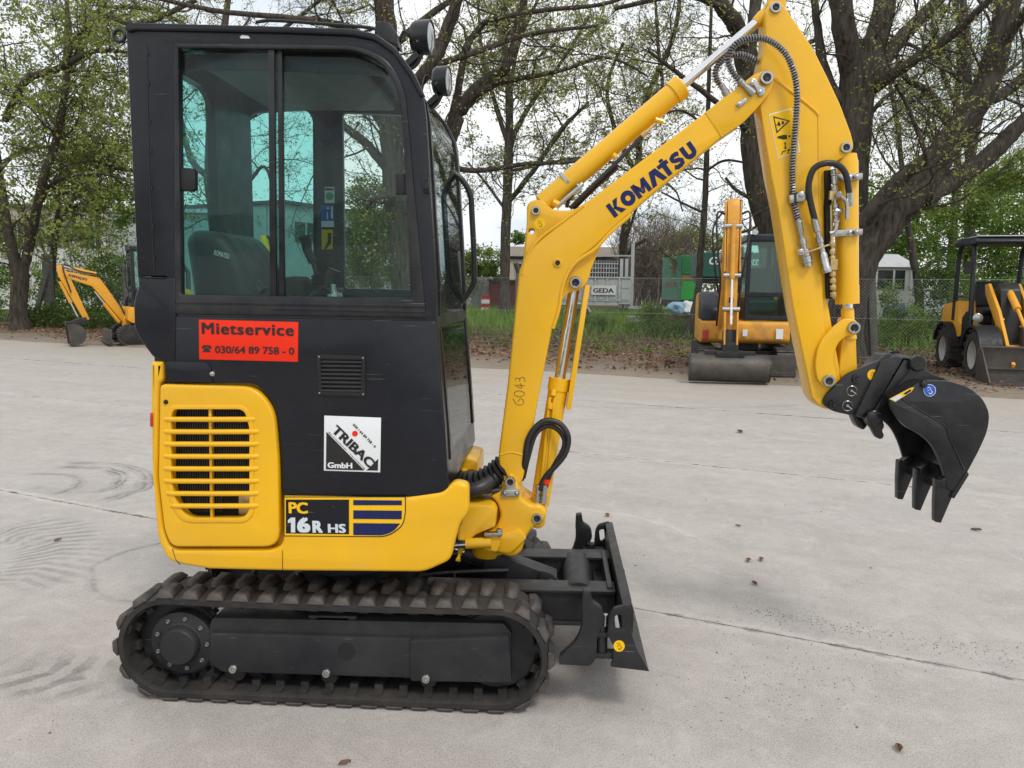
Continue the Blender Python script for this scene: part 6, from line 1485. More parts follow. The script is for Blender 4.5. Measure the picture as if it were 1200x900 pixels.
# far off scrub and wood reading as one mass
def far_mass(name, label, px0, px1, top, y, n, leaf, size, seed):
    rn = np.random.default_rng(seed); q = []
    for k in range(int((px1 - px0) / 7)):
        a = px0 + (px1 - px0) * rn.random(); t = top + rn.normal() * 7; x = P(a, t, y).x; h = P(a, t, y).z; m = int(n / ((px1 - px0) / 7)); yy = y + rn.uniform(-3, 3); wd = (y + 3) / F_PX * 15
        c = np.stack([x + rn.normal(size=m) * wd, yy + rn.normal(size=m) * wd, h * rn.random(m) ** .7 + rn.normal(size=m) * .4], 1); q.append(c[c[:, 2] > 0])
    return tag(link(name, leaf_quads(name, np.concatenate(q), size), LM[leaf], None, 0), label, 'woodland', kind='stuff')
far_mass('distant_wood', 'green scrub far behind the trees at the left', -60, 170, 235, 62, 9000, 'bush', .34, 31)
far_mass('distant_wood', 'dark green wood far behind the trees at the right', 950, 1300, 215, 66, 12000, 'bush', .38, 32)
far_mass('distant_wood', 'low green hedge on the horizon behind the trailers', 520, 960, 318, 95, 9000, 'dark', .45, 33)
# bare grey thicket behind the trailers
tb = Tubes(); rn = np.random.default_rng(41)
for k in range(150):
    a = rn.uniform(735, 815); y = rn.uniform(54, 66); b_ = P(a, 345, y); p = np.array([b_.x, y, 0.0]); H = rn.uniform(3.5, 8.0)
    a1, _ = wander(rn, p, np.array([rn.normal() * .2, 0, 1.0]), H, 9, .09, .03); tb.add(a1, np.linspace(.05, .012, 10), 4)
    for j in range(16):
        i = int(rn.integers(2, 9)); a2, _ = wander(rn, a1[i], np.array([rn.normal(), rn.normal(), 1.0]), rn.uniform(.8, 2.4), 4, .2, .05); tb.add(a2, np.linspace(.018, .010, 5), 3)
        for _k in range(2):
            a3, _ = wander(rn, a2[2], np.array([rn.normal(), rn.normal(), .8]), rn.uniform(.5, 1.2), 2, .2, .05); tb.add(a3, np.linspace(.012, .008, 3), 3)
tag(link('bare_thicket', tb.mesh('bare_thicket'), Mt['twig2'], None, 60), 'pale leafless thicket behind the grey trailer and green box', 'thicket', kind='stuff')
# ================================================================== BUILDINGS, FENCE, TRAILERS
Mt['plaster'] = pbr('white_plaster', (.58, .58, .56), .85, var=.08, scale=1.5, dust=(.36, .35, .32), damt=.5, dscale=.8)
Mt['beige'] = pbr('beige_render', (.42, .36, .31), .85, var=.08, scale=1.0)
Mt['sheet'] = pbr('grey_sheet_metal', (.40, .43, .43), .5, metal=.2, var=.08, scale=1.0, dust=(.25, .25, .24), damt=.4)
Mt['galv'] = pbr('galvanised_steel', (.42, .44, .45), .5, metal=.3, var=.15, scale=3)
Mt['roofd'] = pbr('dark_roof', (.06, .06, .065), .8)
Mt['roofw'] = pbr('pale_roof', (.50, .52, .54), .6, var=.06)
Mt['wing'] = pbr('dark_window', (.02, .024, .028), .12, var=.3)
Mt['dgreen'] = pbr('dark_green_paint', (.012, .085, .06), .5, var=.12, scale=1)
Mt['bgreen'] = pbr('bright_green_paint', (.02, .30, .04), .5, var=.15, scale=1)
Mt['mgreen'] = pbr('mid_green_paint', (.02, .16, .05), .5, var=.15)
Mt['tgreen'] = pbr('teal_green_paint', (.05, .22, .14), .55, var=.15, scale=1)
Mt['rust'] = pbr('rust_print', (.22, .13, .07), .7)
Mt['redwood'] = pbr('red_stained_wood', (.13, .03, .025), .8, var=.2)
Mt['conc'] = pbr('fence_concrete', (.13, .125, .11), .9, var=.25, scale=8, bump=.4, dust=(.07, .09, .05), damt=.5)
Mt['tyre'] = pbr('tyre_rubber', (.022, .021, .020), .8, var=.3, scale=6, dust=(.13, .11, .085), damt=.5, dscale=4, bump=.3)
Mt['rim'] = pbr('grey_wheel_rim', (.38, .37, .35), .5, var=.15, dust=(.2, .17, .13), damt=.5)
Mt['tarp'] = pbr('white_tarpaulin', (.55, .58, .6), .5, var=.1); Mt['btarp'] = pbr('blue_tarpaulin', (.20, .36, .46), .5, var=.1); Mt['bag'] = pbr('blue_bag', (.02, .04, .16), .5)
Mt['wood'] = pbr('weathered_timber', (.11, .075, .05), .9, var=.3)
Mt['scoop'] = pbr('worn_bucket_steel', (.055, .052, .048), .5, metal=.3, var=.3, scale=4, dust=(.15, .12, .095), damt=.6, dscale=3)
Mt['dcab'] = pbr('dark_blue_cab_paint', (.010, .013, .018), .35, var=.1, spec=.35, dust=(.06, .06, .055), damt=.2)
class Frame:
    """local box builder for a building standing at p0, its front running to p1 (both on the ground)"""
    def __init__(s, root, ang): s.root = root; s.R = Euler((0, 0, ang)).to_matrix()
def building(name, label, cat, px0, px1, y0, y1, top_px, top_ref='0', depth=8, z0=0.0):
    a = P(px0, 345, y0); b = P(px1, 345, y1); a = Vector((a.x, y0, 0)); b = Vector((b.x, y1, 0)); L_ = (b - a).length; ang = math.atan2(b.y - a.y, b.x - a.x)
    root = thing(name, label, cat, tuple(a), ang); H = P(px0, top_px, y0).z
    return root, L_, H
def lbox(name, x0, x1, y0, y1, z0, z1, m, parent, bevel=0):
    mb = MB(); mb.box(((x0 + x1) / 2, (y0 + y1) / 2, (z0 + z1) / 2), (abs(x1 - x0), abs(y1 - y0), abs(z1 - z0))); return mb.build(name, Mt[m], parent, bevel=bevel, smooth=0)
# low white building behind the left trees
r, L_, H = building('workshop_building', 'low white building with dark windows behind the left trees', 'building', -120, 176, 40, 44, 238)
lbox('wall', 0, L_, 0, 9, 0, H - .9, 'plaster', r); lbox('fascia', -.2, L_ + .2, -.25, 9.2, H - .9, H - .05, 'beige', r); lbox('roof', -.35, L_ + .35, -.4, 9.4, H - .05, H + .12, 'roofd', r)
x = .8; 
while x < L_ - 1.6:
    w_ = lbox('window', x, x + 1.15, -.04, .03, H - 2.25, H - 1.0, 'wing', r)
    for k in range(3): lbox('window_bar', x + .22 + k * .3, x + .27 + k * .3, -.08, -.04, H - 2.25, H - 1.0, 'galv', w_)
    lbox('pier', x + 1.25, x + 1.45, -.10, .0, 0, H - .9, 'plaster', r)
    x += 1.75
# hall seen through the cab: gable side and long side
r, L_, H = building('warehouse_hall', 'pale sheet metal hall seen through the tinted cab windows', 'building', 196, 334, 44, 40, 246)
lbox('wall', 0, L_, 0, 14, 0, H, 'sheet', r); lbox('roof', -.2, L_ + .2, -.2, 14.2, H, H + .18, 'roofd', r)
for k in range(int(L_ / 1.2)): lbox('wall_panel', k * 1.2 + .04, k * 1.2 + 1.16, -.05, 0, .2, H - .1, 'sheet', r)
a_ = P(334, 345, 40)
for k in range(6):
    w_ = lbox('window', L_ - .02, L_ + .05, .9 + k * 2.1, 2.5 + k * 2.1, H - 2.0, H - .9, 'wing', r); lbox('window_frame', L_ + .05, L_ + .09, 1.65 + k * 2.1, 1.75 + k * 2.1, H - 2.0, H - .9, 'sheet', w_)
r, L_, H = building('warehouse_hall', 'lower wing of the hall with a window row, seen right of the cab slider', 'building', 336, 400, 42, 58, 251)
lbox('wall', 0, L_, 0, 10, 0, H, 'sheet', r); lbox('roof', -.3, L_ + .3, -.3, 10.2, H, H + .2, 'roofw', r); lbox('gutter', -.2, L_ + .2, -.42, -.28, H - .15, H, 'galv', r)
for k in range(8): 
    if 1 + k * 2 > L_ - 1.5: break
    w_ = lbox('window', 1 + k * 2, 2.6 + k * 2, -.04, .02, H - 1.9, H - .7, 'wing', r); lbox('window_frame', 1.76 + k * 2, 1.84 + k * 2, -.08, -.04, H - 1.9, H - .7, 'sheet', w_)
# beige flat building in the middle distance
r, L_, H = building('flat_building', 'long beige flat roofed building behind the grey hire trailer', 'building', 597, 778, 72, 72, 289)
lbox('wall', 0, L_, 0, 12, 0, H - .9, 'beige', r); lbox('roof_band', -.3, L_ + .3, -.4, 12.4, H - .9, H, 'beige', r); lbox('dark_band', -.1, L_ + .1, -.15, 12.1, H - 1.15, H - .9, 'roofd', r)  # dark strip just below the roof band
for k in range(7): 
    w_ = lbox('window', .8 + k * 2.1, 2.3 + k * 2.1, -.04, .02, H - 3.0, H - 1.6, 'wing', r); lbox('window_frame', 1.5 + k * 2.1, 1.6 + k * 2.1, -.08, -.04, H - 3.0, H - 1.6, 'plaster', w_)
# small sheds
r, L_, H = building('container', 'grey steel container behind the grass left of the slender oak', 'container', 552, 574, 48, 48, 325, depth=3)
lbox('wall', 0, L_, 0, 2.4, .1, H, 'galv', r)
for k in range(6): lbox('rib', .08 + k * L_ / 6, .14 + k * L_ / 6, -.04, 0, .2, H - .1, 'galv', r)
r, L_, H = building('wooden_shed', 'dark red slatted wooden shed behind the slender oak', 'shed', 573, 607, 46, 46, 329)
lbox('wall', 0, L_, 0, 2.4, 0, H, 'redwood', r)
for k in range(7): lbox('board', 0, L_, -.05, 0, .1 + k * H / 7.2, .1 + (k + .82) * H / 7.2, 'redwood', r)
lbox('roof', -.1, L_ + .1, -.2, 2.5, H, H + .08, 'roofd', r)
r = thing('road_barrier', 'small red and white striped barrier post in the grass left of the boom', 'barrier', tuple(P(569, 352, 40).xy) + (0,))
for k in range(4): lbox('stripe', -.22, .22, -.08, .08, .25 + k * .22, .25 + (k + 1) * .22, 'redrefl' if k % 2 else 'white', r)
lbox('foot', -.3, .3, -.2, .2, 0, .24, 'rust', r)
# caravan on the right
a = P(1026, 360, 27); b = P(1074, 360, 27); W_ = b.x - a.x
r = thing('caravan', 'white house on wheels with pale hipped roof right of the digging arm', 'caravan', (a.x, 27, 0))
zb = P(1050, 362, 27).z; zr = P(1050, 313, 27).z; zt = P(1050, 297, 27).z
lbox('body', -1.4, W_ - .1, 0, 2.3, .2, zr, 'plaster', r, .05)
w_ = lbox('window', -.9, W_ - .5, -.03, .02, zr - .80, zr - .12, 'wing', r)
for k in range(4): lbox('window_post', -.7 + k * .62, -.64 + k * .62, -.07, -.03, zr - .8, zr - .12, 'plaster', w_)
mb = MB(); V = [(-1.5, -.1, zr), (W_, -.1, zr), (W_, 2.4, zr), (-1.5, 2.4, zr), (-.9, .6, zt), (W_ - .55, .6, zt), (W_ - .55, 1.8, zt), (-.9, 1.8, zt)]
mb.add(V, [(0, 1, 5, 4), (1, 2, 6, 5), (2, 3, 7, 6), (3, 0, 4, 7), (4, 5, 6, 7)]); mb.build('roof', Mt['roofw'], r, smooth=0)
r = thing('parked_van', 'small pale van far behind, between caravan and wheel loader', 'van', (P(1079, 345, 34).x, 34, 0))
lbox('body', 0, 1.5, 0, 1.8, .3, 1.2, 'sheet', r, .1); mb = MB(); mb.prism([(.1, 1.2), (.35, 1.75), (1.35, 1.8), (1.5, 1.2)], .1, 1.7); mb.build('roof', Mt['roofw'], r, bevel=.05); lbox('window', .45, 1.3, .07, .1, 1.28, 1.66, 'wing', r)
mb = MB(); q = P(1050, 366, 19.5)
bm = bmesh.new(); bmesh.ops.create_icosphere(bm, subdivisions=3, radius=.30)
for v in bm.verts: v.co = Vector((v.co.x * 1.05, v.co.y, v.co.z * .8)) * (1 + .35 * mn.noise(v.co * 6))
me = bpy.data.meshes.new('refuse_bag'); bm.to_mesh(me); bm.free(); o = link('refuse_bag', me, Mt['bag'], None, 30, (q.x, 19.5, max(.2, q.z))); tag(o, 'crumpled dark blue bag lying in the undergrowth before the caravan', 'bag')

# grey hire trailer
a = P(640, 365, 33); b = P(738, 365, 33); W_ = b.x - a.x; zt = P(700, 326, 33).z; zb = P(700, 353, 33).z
r = thing('hoist_trailer', 'grey galvanised hire trailer with lettered side board behind the boom', 'trailer', (a.x, 33, 0))
lbox('load_bed', 0, W_, 0, 2.0, zb - .12, zb, 'galv', r); sd = lbox('side_board', 0, W_, -.03, .02, zb, zt, 'galv', r)
nk = 7
for k in range(nk):
    x0 = W_ * k / nk
    lbox('post', x0, x0 + .07, -.09, -.03, zb, zt, 'galv', sd)
    for j in range(2): lbox('panel', x0 + .14, x0 + W_ / nk - .07, -.055, -.03, zb + .08 + j * (zt - zb) / 2, zb - .02 + (j + 1) * (zt - zb) / 2, 'sheet', sd)
lbox('top_rail', 0, W_, -.10, .02, zt, zt + .07, 'galv', r)
me = text_mesh('GEDA', .03); x0 = P(695, 340, 33).x - a.x; x1 = P(719, 340, 33).x - a.x
sg = lbox('sign_board', x0 - .08, x1 + .10, -.13, -.10, P(700, 345.5, 33).z, P(700, 334.5, 33).z, 'plaster', r)
place_flat('lettering', me, (x0, -.132, P(700, 343, 33).z), (1, 0, 0), (0, 0, 1), x1 - x0, P(700, 337.6, 33).z - P(700, 343, 33).z, Mt['ink'], sg, .004)
ld = thing('mesh_cage', 'dark wire mesh cage load standing on the grey hire trailer', 'cage', (a.x, 33.4, zb)); zz = P(700, 305, 33).z - zb
for k in range(26): lbox('wire', .1 + k * W_ * .85 / 26, .13 + k * W_ * .85 / 26, 0, .03, .0, zz, 'galv', ld)
for k in range(9): lbox('wire', .1, W_ * .86, -.02, .01, .05 + k * zz / 9, .09 + k * zz / 9, 'galv', ld)
lbox('back_panel', .1, W_ * .86, .5, .55, 0, zz, 'scoop', ld)
for px_ in (728, 734, 741):
    xx = P(px_, 345, 33).x - a.x; lbox('mast', xx - .07, xx + .07, .2, .35, zb - .3, P(px_, 285 if px_ == 741 else 303, 33).z, 'galv', r)
lbox('rail', P(705, 345, 33).x - a.x, P(741, 345, 33).x - a.x, .22, .3, P(700, 300, 33).z, P(700, 300, 33).z + .06, 'galv', r)
def wheel(parent, x, y, z, rad, wd, ax='y', tread=14, name='wheel', rimr=.56):
    w_ = thing(name, None, None, (x, y, z)); w_.parent = parent; w_.empty_display_size = .1
    mb = MB(); h = wd / 2; A = Vector((0, -h, 0)); B = Vector((0, h, 0))
    mb.lathe(A, B, [(.0, rad * rimr), (.0, rad * .86), (wd * .12, rad * .96), (wd * .3, rad), (wd * .7, rad), (wd * .88, rad * .96), (wd, rad * .86), (wd, rad * rimr)], 32, caps=False)
    for k in range(tread):
        for s in (-1, 1):
            an = 2 * PI * (k + (.5 if s > 0 else 0)) / tread; R = Euler((0, -an, 0)).to_matrix() @ Euler((s * .0, 0, s * .5)).to_matrix()
            mb.box(R @ Vector((0, 0, 0)) + Vector((math.cos(an) * rad * 1.0, s * wd * .24, math.sin(an) * rad * 1.0)), (rad * .10, wd * .5, rad * .13), Euler((0, -an, 0)).to_matrix())
    mb.build('tyre', Mt['tyre'], w_, smooth=35)
    mb = MB(); mb.lathe(A * .9, B, [(0, rad * rimr), (wd * .04, rad * rimr * .92), (wd * .3, rad * rimr * .75), (wd * .3, rad * .2), (wd * .2, rad * .18), (wd * .2, .01), ], 28, caps=False)
    mb.lathe(B * .9, A, [(0, rad * rimr), (wd * .04, rad * rimr * .92), (wd * .3, rad * rimr * .75), (wd * .3, rad * .2), (wd * .2, rad * .18), (wd * .2, .01), ], 28, caps=False)
    mb.build('rim', Mt['rim'], w_, smooth=35); return w_
for xx in (W_ * .30, W_ * .44): wheel(r, xx, .1, .33, .33, .22)
mb = MB(); mb.tube([Vector((W_ * .22, -.08, .5)), Vector((W_ * .28, -.08, .82)), Vector((W_ * .45, -.08, .84)), Vector((W_ * .53, -.08, .5))], .05, 6, 4); mb.build('mudguard', Mt['galv'], r)
lbox('drawbar', W_, W_ + 1.8, .9, 1.0, zb - .35, zb - .22, 'galv', r)
# steel beam on the ground
a = P(736, 374, 27); b = P(801, 376, 26)
mb = MB(); z0 = P(770, 375, 26.5).z
for dz in (-.10, .10): mb.bar((0, 0, dz), (b.x - a.x, -1, dz), .22, .03)
mb.bar((0, 0, 0), (b.x - a.x, -1, 0), .03, .18)
for k in range(8): mb.box(((k + .5) * (b.x - a.x) / 8, -(k + .5) / 8, 0), (.03, .20, .18))
o = mb.build('steel_beam', Mt['galv'], None, smooth=0); o.location = (a.x, 27, z0); tag(o, 'long grey steel beam resting above the grass behind the fence', 'beam')
for px_, lb in ((744, 'timber trestle holding the left end of the steel beam'), (792, 'timber trestle holding the right end of the steel beam')):
    p = P(px_, 375, 26.5); mb = MB(); mb.bar((-.25, 0, 0), (-.05, 0, z0 - .1), .09, .09, (0, 1, 0)); mb.bar((.25, 0, 0), (.05, 0, z0 - .1), .09, .09, (0, 1, 0)); mb.bar((-.3, 0, z0 - .16), (.3, 0, z0 - .16), .1, .08, (0, 1, 0))
    o = mb.build('trestle', Mt['wood'], None, smooth=0); o.location = (p.x, 26.5, 0); tag(o, lb, 'trestle', 'trestles under the steel beam')
# green box trailer
def gp(px_, py_, y): q = P(px_, py_, y); return q
yb_ = 38.0; xl, xc, xr_ = P(776, 345, 41).x, P(797, 345, yb_).x, P(817, 345, yb_).x; zt = P(797, 299, yb_).z; zb = P(797, 352, yb_).z
r = thing('box_trailer', 'green box trailer with a bright green lower end panel', 'trailer', (xc, yb_, 0))
mb = MB(); w2 = xr_ - xc; dx = xl - xc
V = [(0, 0, zb), (w2, 0, zb), (w2 + dx, 3.2, zb), (dx, 3.2, zb), (0, 0, zt), (w2, 0, zt), (w2 + dx, 3.2, zt), (dx, 3.2, zt)]
mb.add(V, [(0, 1, 5, 4), (1, 2, 6, 5), (2, 3, 7, 6), (3, 0, 4, 7), (4, 5, 6, 7), (3, 2, 1, 0)]); mb.build('body', Mt['tgreen'], r, smooth=0)
h_ = zt - zb
lbox('upper_panel', .03, w2 - .03, -.05, -.002, zb + h_ * .58, zt - .06, 'mgreen', r); lbox('band', .03, w2 - .03, -.05, -.002, zb + h_ * .46, zb + h_ * .56, 'rust', r); lbox('lower_panel', .03, w2 - .03, -.05, -.002, zb + .05, zb + h_ * .44, 'bgreen', r); lbox('rear_lamp', .04, .10, -.08, -.05, zb + h_ * .32, zb + h_ * .43, 'redrefl', r)
lbox('chassis', .0, w2, .3, 2.6, zb - .25, zb, 'frame', r); wheel(r, .3, .9, .36, .36, .24); wheel(r, w2 - .1, .9, .36, .36, .24)
mb = MB(); 
for (u0, v0, u1, v1) in ((.3, .55, .5, .92), (.25, .30, .75, .42)):
    A = lambda u, v: (dx * u - .02, 3.2 * u - .012, zb + h_ * v)
    mb.add([A(u0, v0), A(u1, v0), A(u1, v1), A(u0, v1)], [(0, 1, 2, 3)])
mb.build('faded_print', Mt['rust'], r, smooth=0)['kind'] = 'stuff'
# dark green lettered truck body
yb_ = 30.0; a = P(819, 345, yb_); b = P(934, 345, yb_); W_ = b.x - a.x; zt = P(870, 296, yb_).z; zb = P(870, 325, yb_).z
r = thing('box_truck', 'dark green lettered truck body behind the parked excavator', 'truck', (a.x, yb_, 0))
lbox('body', 0, W_, 0, 2.3, zb, zt, 'dgreen', r, .03)
x0 = P(829.5, 345, yb_).x - a.x; x1 = P(840, 345, yb_).x - a.x
place_flat('lettering', text_mesh('G.', .02, .25), (x0, -.004, P(835, 310, yb_).z), (1, 0, 0), (0, 0, 1), x1 - x0, P(835, 301, yb_).z - P(835, 310, yb_).z, Mt['white'], r, .004)
x0 = P(866, 345, yb_).x - a.x; x1 = P(900, 345, yb_).x - a.x
place_flat('lettering', text_mesh('blatt+k', .02, .25), (x0, -.004, P(875, 311, yb_).z), (1, 0, 0), (0, 0, 1), x1 - x0, P(875, 301, yb_).z - P(875, 311, yb_).z, Mt['white'], r, .004)
lbox('chassis', .1, W_, .3, 2.0, zb - .25, zb, 'frame', r); lbox('side_guard', .9, 2.0, .0, .04, zb - .7, zb - .3, 'galv', r)
for xx in (.9, 2.8, 3.7): wheel(r, xx, .2, .42, .42, .26)
# tarpaulins
for (px_, py_, m_, lb, w_) in ((794, 362, 'btarp', 'blue and white tarpaulin bundle by the green box trailer', .34), (808, 362, 'tarp', 'white crumpled tarpaulin beside the thin crooked trunk', .38)):
    q = P(px_, py_, 26); bm = bmesh.new(); bmesh.ops.create_icosphere(bm, subdivisions=3, radius=w_)
    for v in bm.verts: v.co = Vector((v.co.x * .95, v.co.y, v.co.z * .75)) * (1 + .45 * mn.noise(v.co * 4 + Vector((px_, 0, 0))))
    me = bpy.data.meshes.new('tarpaulin'); bm.to_mesh(me); bm.free(); o = link('tarpaulin', me, Mt[m_], None, 25, (q.x, 26, q.z)); tag(o, lb, 'tarpaulin', 'tarpaulins on the pile')
q = P(800, 376, 26.2); lbo = lbox('pallet_stack', -1.2, 1.2, -.4, .4, 0, max(.2, P(800, 370, 26.2).z), 'wood', None); lbo.location = (q.x, 26.3, 0); tag(lbo, 'low timber stack under the white and blue tarpaulins', 'timber stack')
# ------------------------------------------------------------------ fence
fn = thing('chain_link_fence', 'chain link fence on concrete posts between verge and trees', 'fence', tuple(UN(0, 16.3)), -GA)
posts = [-21.6 + k * 2.95 for k in range(15)]
def to_px(p): v = np.array(p) - CAM; return CX + F_PX * (v @ _r) / (v @ _f)
SKIP = [i for i, u_ in enumerate(posts) if i and abs(to_px(tuple(UN(u_, 16.3, 1.0))) - 1015) < 45 or i and abs(to_px(tuple(UN(u_, 16.3, 1.0))) - 735) < 30]
mb = MB(); mb.box((0, 0, .95), (.11, .11, 2.0)); mb.bar((0, 0, 1.94), (0, -.22, 2.2), .10, .10, (1, 0, 0)); p0 = mb.build('fence_post', Mt['conc'], fn, bevel=.01)
for i, u_ in enumerate(posts):
    if i in SKIP: continue
    o = p0 if i == 0 else p0.copy()
    if i: COL.objects.link(o)
    o.location = (u_, 0, 0); o.rotation_euler = (0, rs_.uniform(-.03, .03), rs_.uniform(-.1, .1))
tb = Tubes(); x = posts[0] - 1.7
while x < posts[-1]:
    for s in (0, 1):
        a = np.array([x, -.07, .08]); b = np.array([x + 1.7, -.07, 1.78])
        if s: a[2], b[2] = b[2], a[2]
        tb.add(np.array([a, b]), np.array([.0011, .0011]), 3)
    x += .075
for z in (.1, .95, 1.8): tb.add(np.array([[posts[0], -.075, z], [posts[-1], -.075, z]]), np.array([.003, .003]), 4)
link('wire_mesh', tb.mesh('wire_mesh'), Mt['galv'], fn, 0)['kind'] = 'stuff'
# leaning brace by the left post, corner post by the arm
mb = MB(); a, b = P(36, 366, 22.5), P(56, 318, 22.5); mb.bar((a.x, 22.5, 0), (b.x, 22.5, b.z), .14, .14, (0, 1, 0)); mb.box((P(57, 345, 22.6).x, 22.62, 1.2), (.26, .2, 2.6)); o = mb.build('old_gate_post', Mt['conc'], None, bevel=.015); tag(o, 'old post with slanting brace beside the forked oak', 'post')
a = P(1022, 410, 15.4); mb = MB(); mb.bar((a.x + .05, 15.4, 0), (P(1019, 285, 15.4).x, 15.4, P(1019, 285, 15.4).z), .17, .15, (0, 1, 0)); o = mb.build('corner_post', Mt['conc'], None, bevel=.012); tag(o, 'weathered grey corner post just right of the digging arm', 'post')

# ================================================================== SMALL EXCAVATORS
def excavator(label, loc, rz, foot, kink, tip, end, sc=1.0, bw=1.2, by=-.22, bucket=None, wide=1.45, text=True, ym='orange', cabside=1, group='parked mini excavators', thk=1.0):
    root = thing('mini_excavator', label, 'excavator', loc, rz, group); root.scale = (1, 1, 1)
    S_ = sc
    def b(name, x0, x1, y0, y1, z0, z1, m, par=root, bev=.01): return lbox(name, x0 * S_, x1 * S_, y0 * S_, y1 * S_, z0 * S_, z1 * S_, m, par, bev * S_)
    hw = wide / 2
    for s in (-1, 1):
        mb = MB(); o = []
        for k in range(13): a = PI / 2 + PI * k / 12; o.append((-.75 + .24 * math.cos(a), .25 + .24 * math.sin(a)))
        for k in range(13): a = -PI / 2 + PI * k / 12; o.append((.75 + .24 * math.cos(a), .25 + .24 * math.sin(a)))
        o = [(x * S_, z * S_) for x, z in o]; mb.prism(o, s * (hw - .28) * S_, s * hw * S_); tr = mb.build('track', Mt['rubber'], root, bevel=.012 * S_)
        mb = MB(); n = len(o); per = []
        for i in range(n):
            a = Vector(o[i]); c = Vector(o[(i + 1) % n]); d = c - a; m_ = max(1, int(round(d.length / (.095 * S_))))
            for k in range(m_):
                q = a + d * ((k + .5) / m_); an = math.atan2(d.y, d.x); mb.box((q.x, s * (hw - .14) * S_, q.y), (.045 * S_, .285 * S_, .05 * S_), Euler((0, -an, 0)).to_matrix())
        mb.build('tread_lugs', Mt['lug'], tr, smooth=0)['kind'] = 'stuff'
        b('track_frame', -.6, .6, s * (hw + .004), s * (hw - .02), .16, .34, 'frame', tr)
        for k in range(4): 
            mb = MB(); mb.cyl(((-.48 + k * .32) * S_, s * (hw + .012) * S_, .13 * S_), ((-.48 + k * .32) * S_, s * (hw - .03) * S_, .13 * S_), .05 * S_, 12); mb.build('roller', Mt['frame'], tr)
    b('undercarriage_frame', -.5, .5, -hw + .28, hw - .28, .22, .42, 'frame'); b('swing_bearing', -.3, .3, -.3, .3, .42, .56, 'frame')
    # blade
    bl_ = b('dozer_blade', 1.12, 1.17, -hw, hw, .06, .40, 'scoop'); b('blade_lip', 1.17, 1.22, -hw, hw, .04, .12, 'scoop', bl_); 
    for s in (-1, 1): b('push_arm', .4, 1.12, s * .3 - .05, s * .3 + .05, .18, .30, 'frame', bl_)
    # house
    o = fillet([(-.85, .56, .05), (-.92, .95, .15), (-.86, 1.42, .18), (-.35, 1.46, .05), (-.3, .98, .03), (.72, .96, .08), (.74, .62, .1), (.62, .56, .04)], 0, 4)
    mb = MB(); mb.prism([(x * S_, z * S_) for x, z in o], -hw * .95 * S_, hw * .95 * S_); mb.build('body', Mt[ym], root, bevel=.03 * S_)
    o = fillet([(-.3, .97), (-.34, 1.46, .04), (.1, 1.5, .2), (.62, 1.2, .2), (.66, .96)], 0, 4)
    cy = cabside
    mb = MB(); mb.prism([(x * S_, z * S_) for x, z in o], -cy * hw * .93 * S_, -cy * .45 * S_); mb.build('side_hood', Mt['dcab'], root, bevel=.03 * S_)
    b('rear_lamp', .70, .75, -cy * (hw * .92), -cy * (hw * .8), .62, .80, 'redrefl')
    # cab
    c0, c1 = (-.02, hw * .93) if cy > 0 else (-hw * .93, .02)
    x0, x1, z0, z1 = -.55, .62, .98, 2.5
    cb = thing('cab', None, None); cb.parent = root
    def cbx(name, a0, a1, b0, b1, e0, e1, m, bev=.012): return b(name, a0, a1, b0, b1, e0, e1, m, cb, bev)
    cbx('roof', x0 - .02, x1 + .02, c0 - .01, c1 + .01, z1 - .14, z1, 'dcab', .04)
    for xx in (x0, x1 - .09):
        for yy in (c0, c1 - .08): cbx('pillar', xx, xx + .09, yy, yy + .08, z0, z1 - .13, 'dcab')
    cbx('pillar', x0 + .42, x0 + .50, c1 - .05, c1, z0, z1 - .13, 'dcab')
    cbx('lower_panel', x0, x1 - .03, c1 - .035, c1, z0, z0 + .42, 'dcab'); cbx('lower_panel', x0, x1 - .03, c0, c0 + .035, z0, z0 + .42, 'dcab'); cbx('lower_panel', x0, x0 + .04, c0, c1, z0, z0 + .5, 'dcab')
    cbx('front_bar', x1 - .03, x1 + .01, c0, c1, z0 + .42, z0 + .50, 'dcab'); cbx('front_bar', x1 - .03, x1 + .01, c0, c1, z0, z0 + .08, 'dcab')
    def pane(a0, a1, b0, b1, e0, e1): return cbx('window', a0, a1, b0, b1, e0, e1, 'cglass', 0)
    pane(x1 - .012, x1 - .006, c0 + .05, c1 - .05, z0 + .05, z1 - .14); pane(x0 + .06, x1 - .06, c1 - .02, c1 - .014, z0 + .42, z1 - .13); pane(x0 + .06, x1 - .06, c0 + .014, c0 + .02, z0 + .42, z1 - .13); pane(x0 + .01, x0 + .016, c0 + .05, c1 - .05, z0 + .5, z1 - .13)
    cbx('seat', x0 + .12, x0 + .30, c0 + .12, c1 - .12, z0 + .2, z0 + .95, 'seat', .05); cbx('seat_cushion', x0 + .15, x0 + .6, c0 + .12, c1 - .12, z0 + .12, z0 + .36, 'seat', .05)
    mb = MB(); q = Vector(((x1 - .02) * S_, (c0 + .12) * S_, (z1 + .03) * S_)); mb.lathe(q, q + Vector((1, 0, 0)), [(0, .03), (.06, .055), (.07, .05)], 14); mb.build('work_lamp', Mt['lens'], cb)
    mb = MB(); mb.tube([Vector((x1, c1, z0 + .4)) * S_, Vector((x1 + .12, c1 + .02, z0 + .5)) * S_, Vector((x1 + .12, c1 + .02, z0 + 1.1)) * S_, Vector((x1, c1, z0 + 1.2)) * S_], .013, 6, 4); mb.build('grab_rail', Mt['dcab'], cb)
    # swing post, boom, arm
    by_ = by * S_
    F_, K_, T_, E_ = [Vector((p[0], by_, p[1])) for p in (foot, kink, tip, end)]
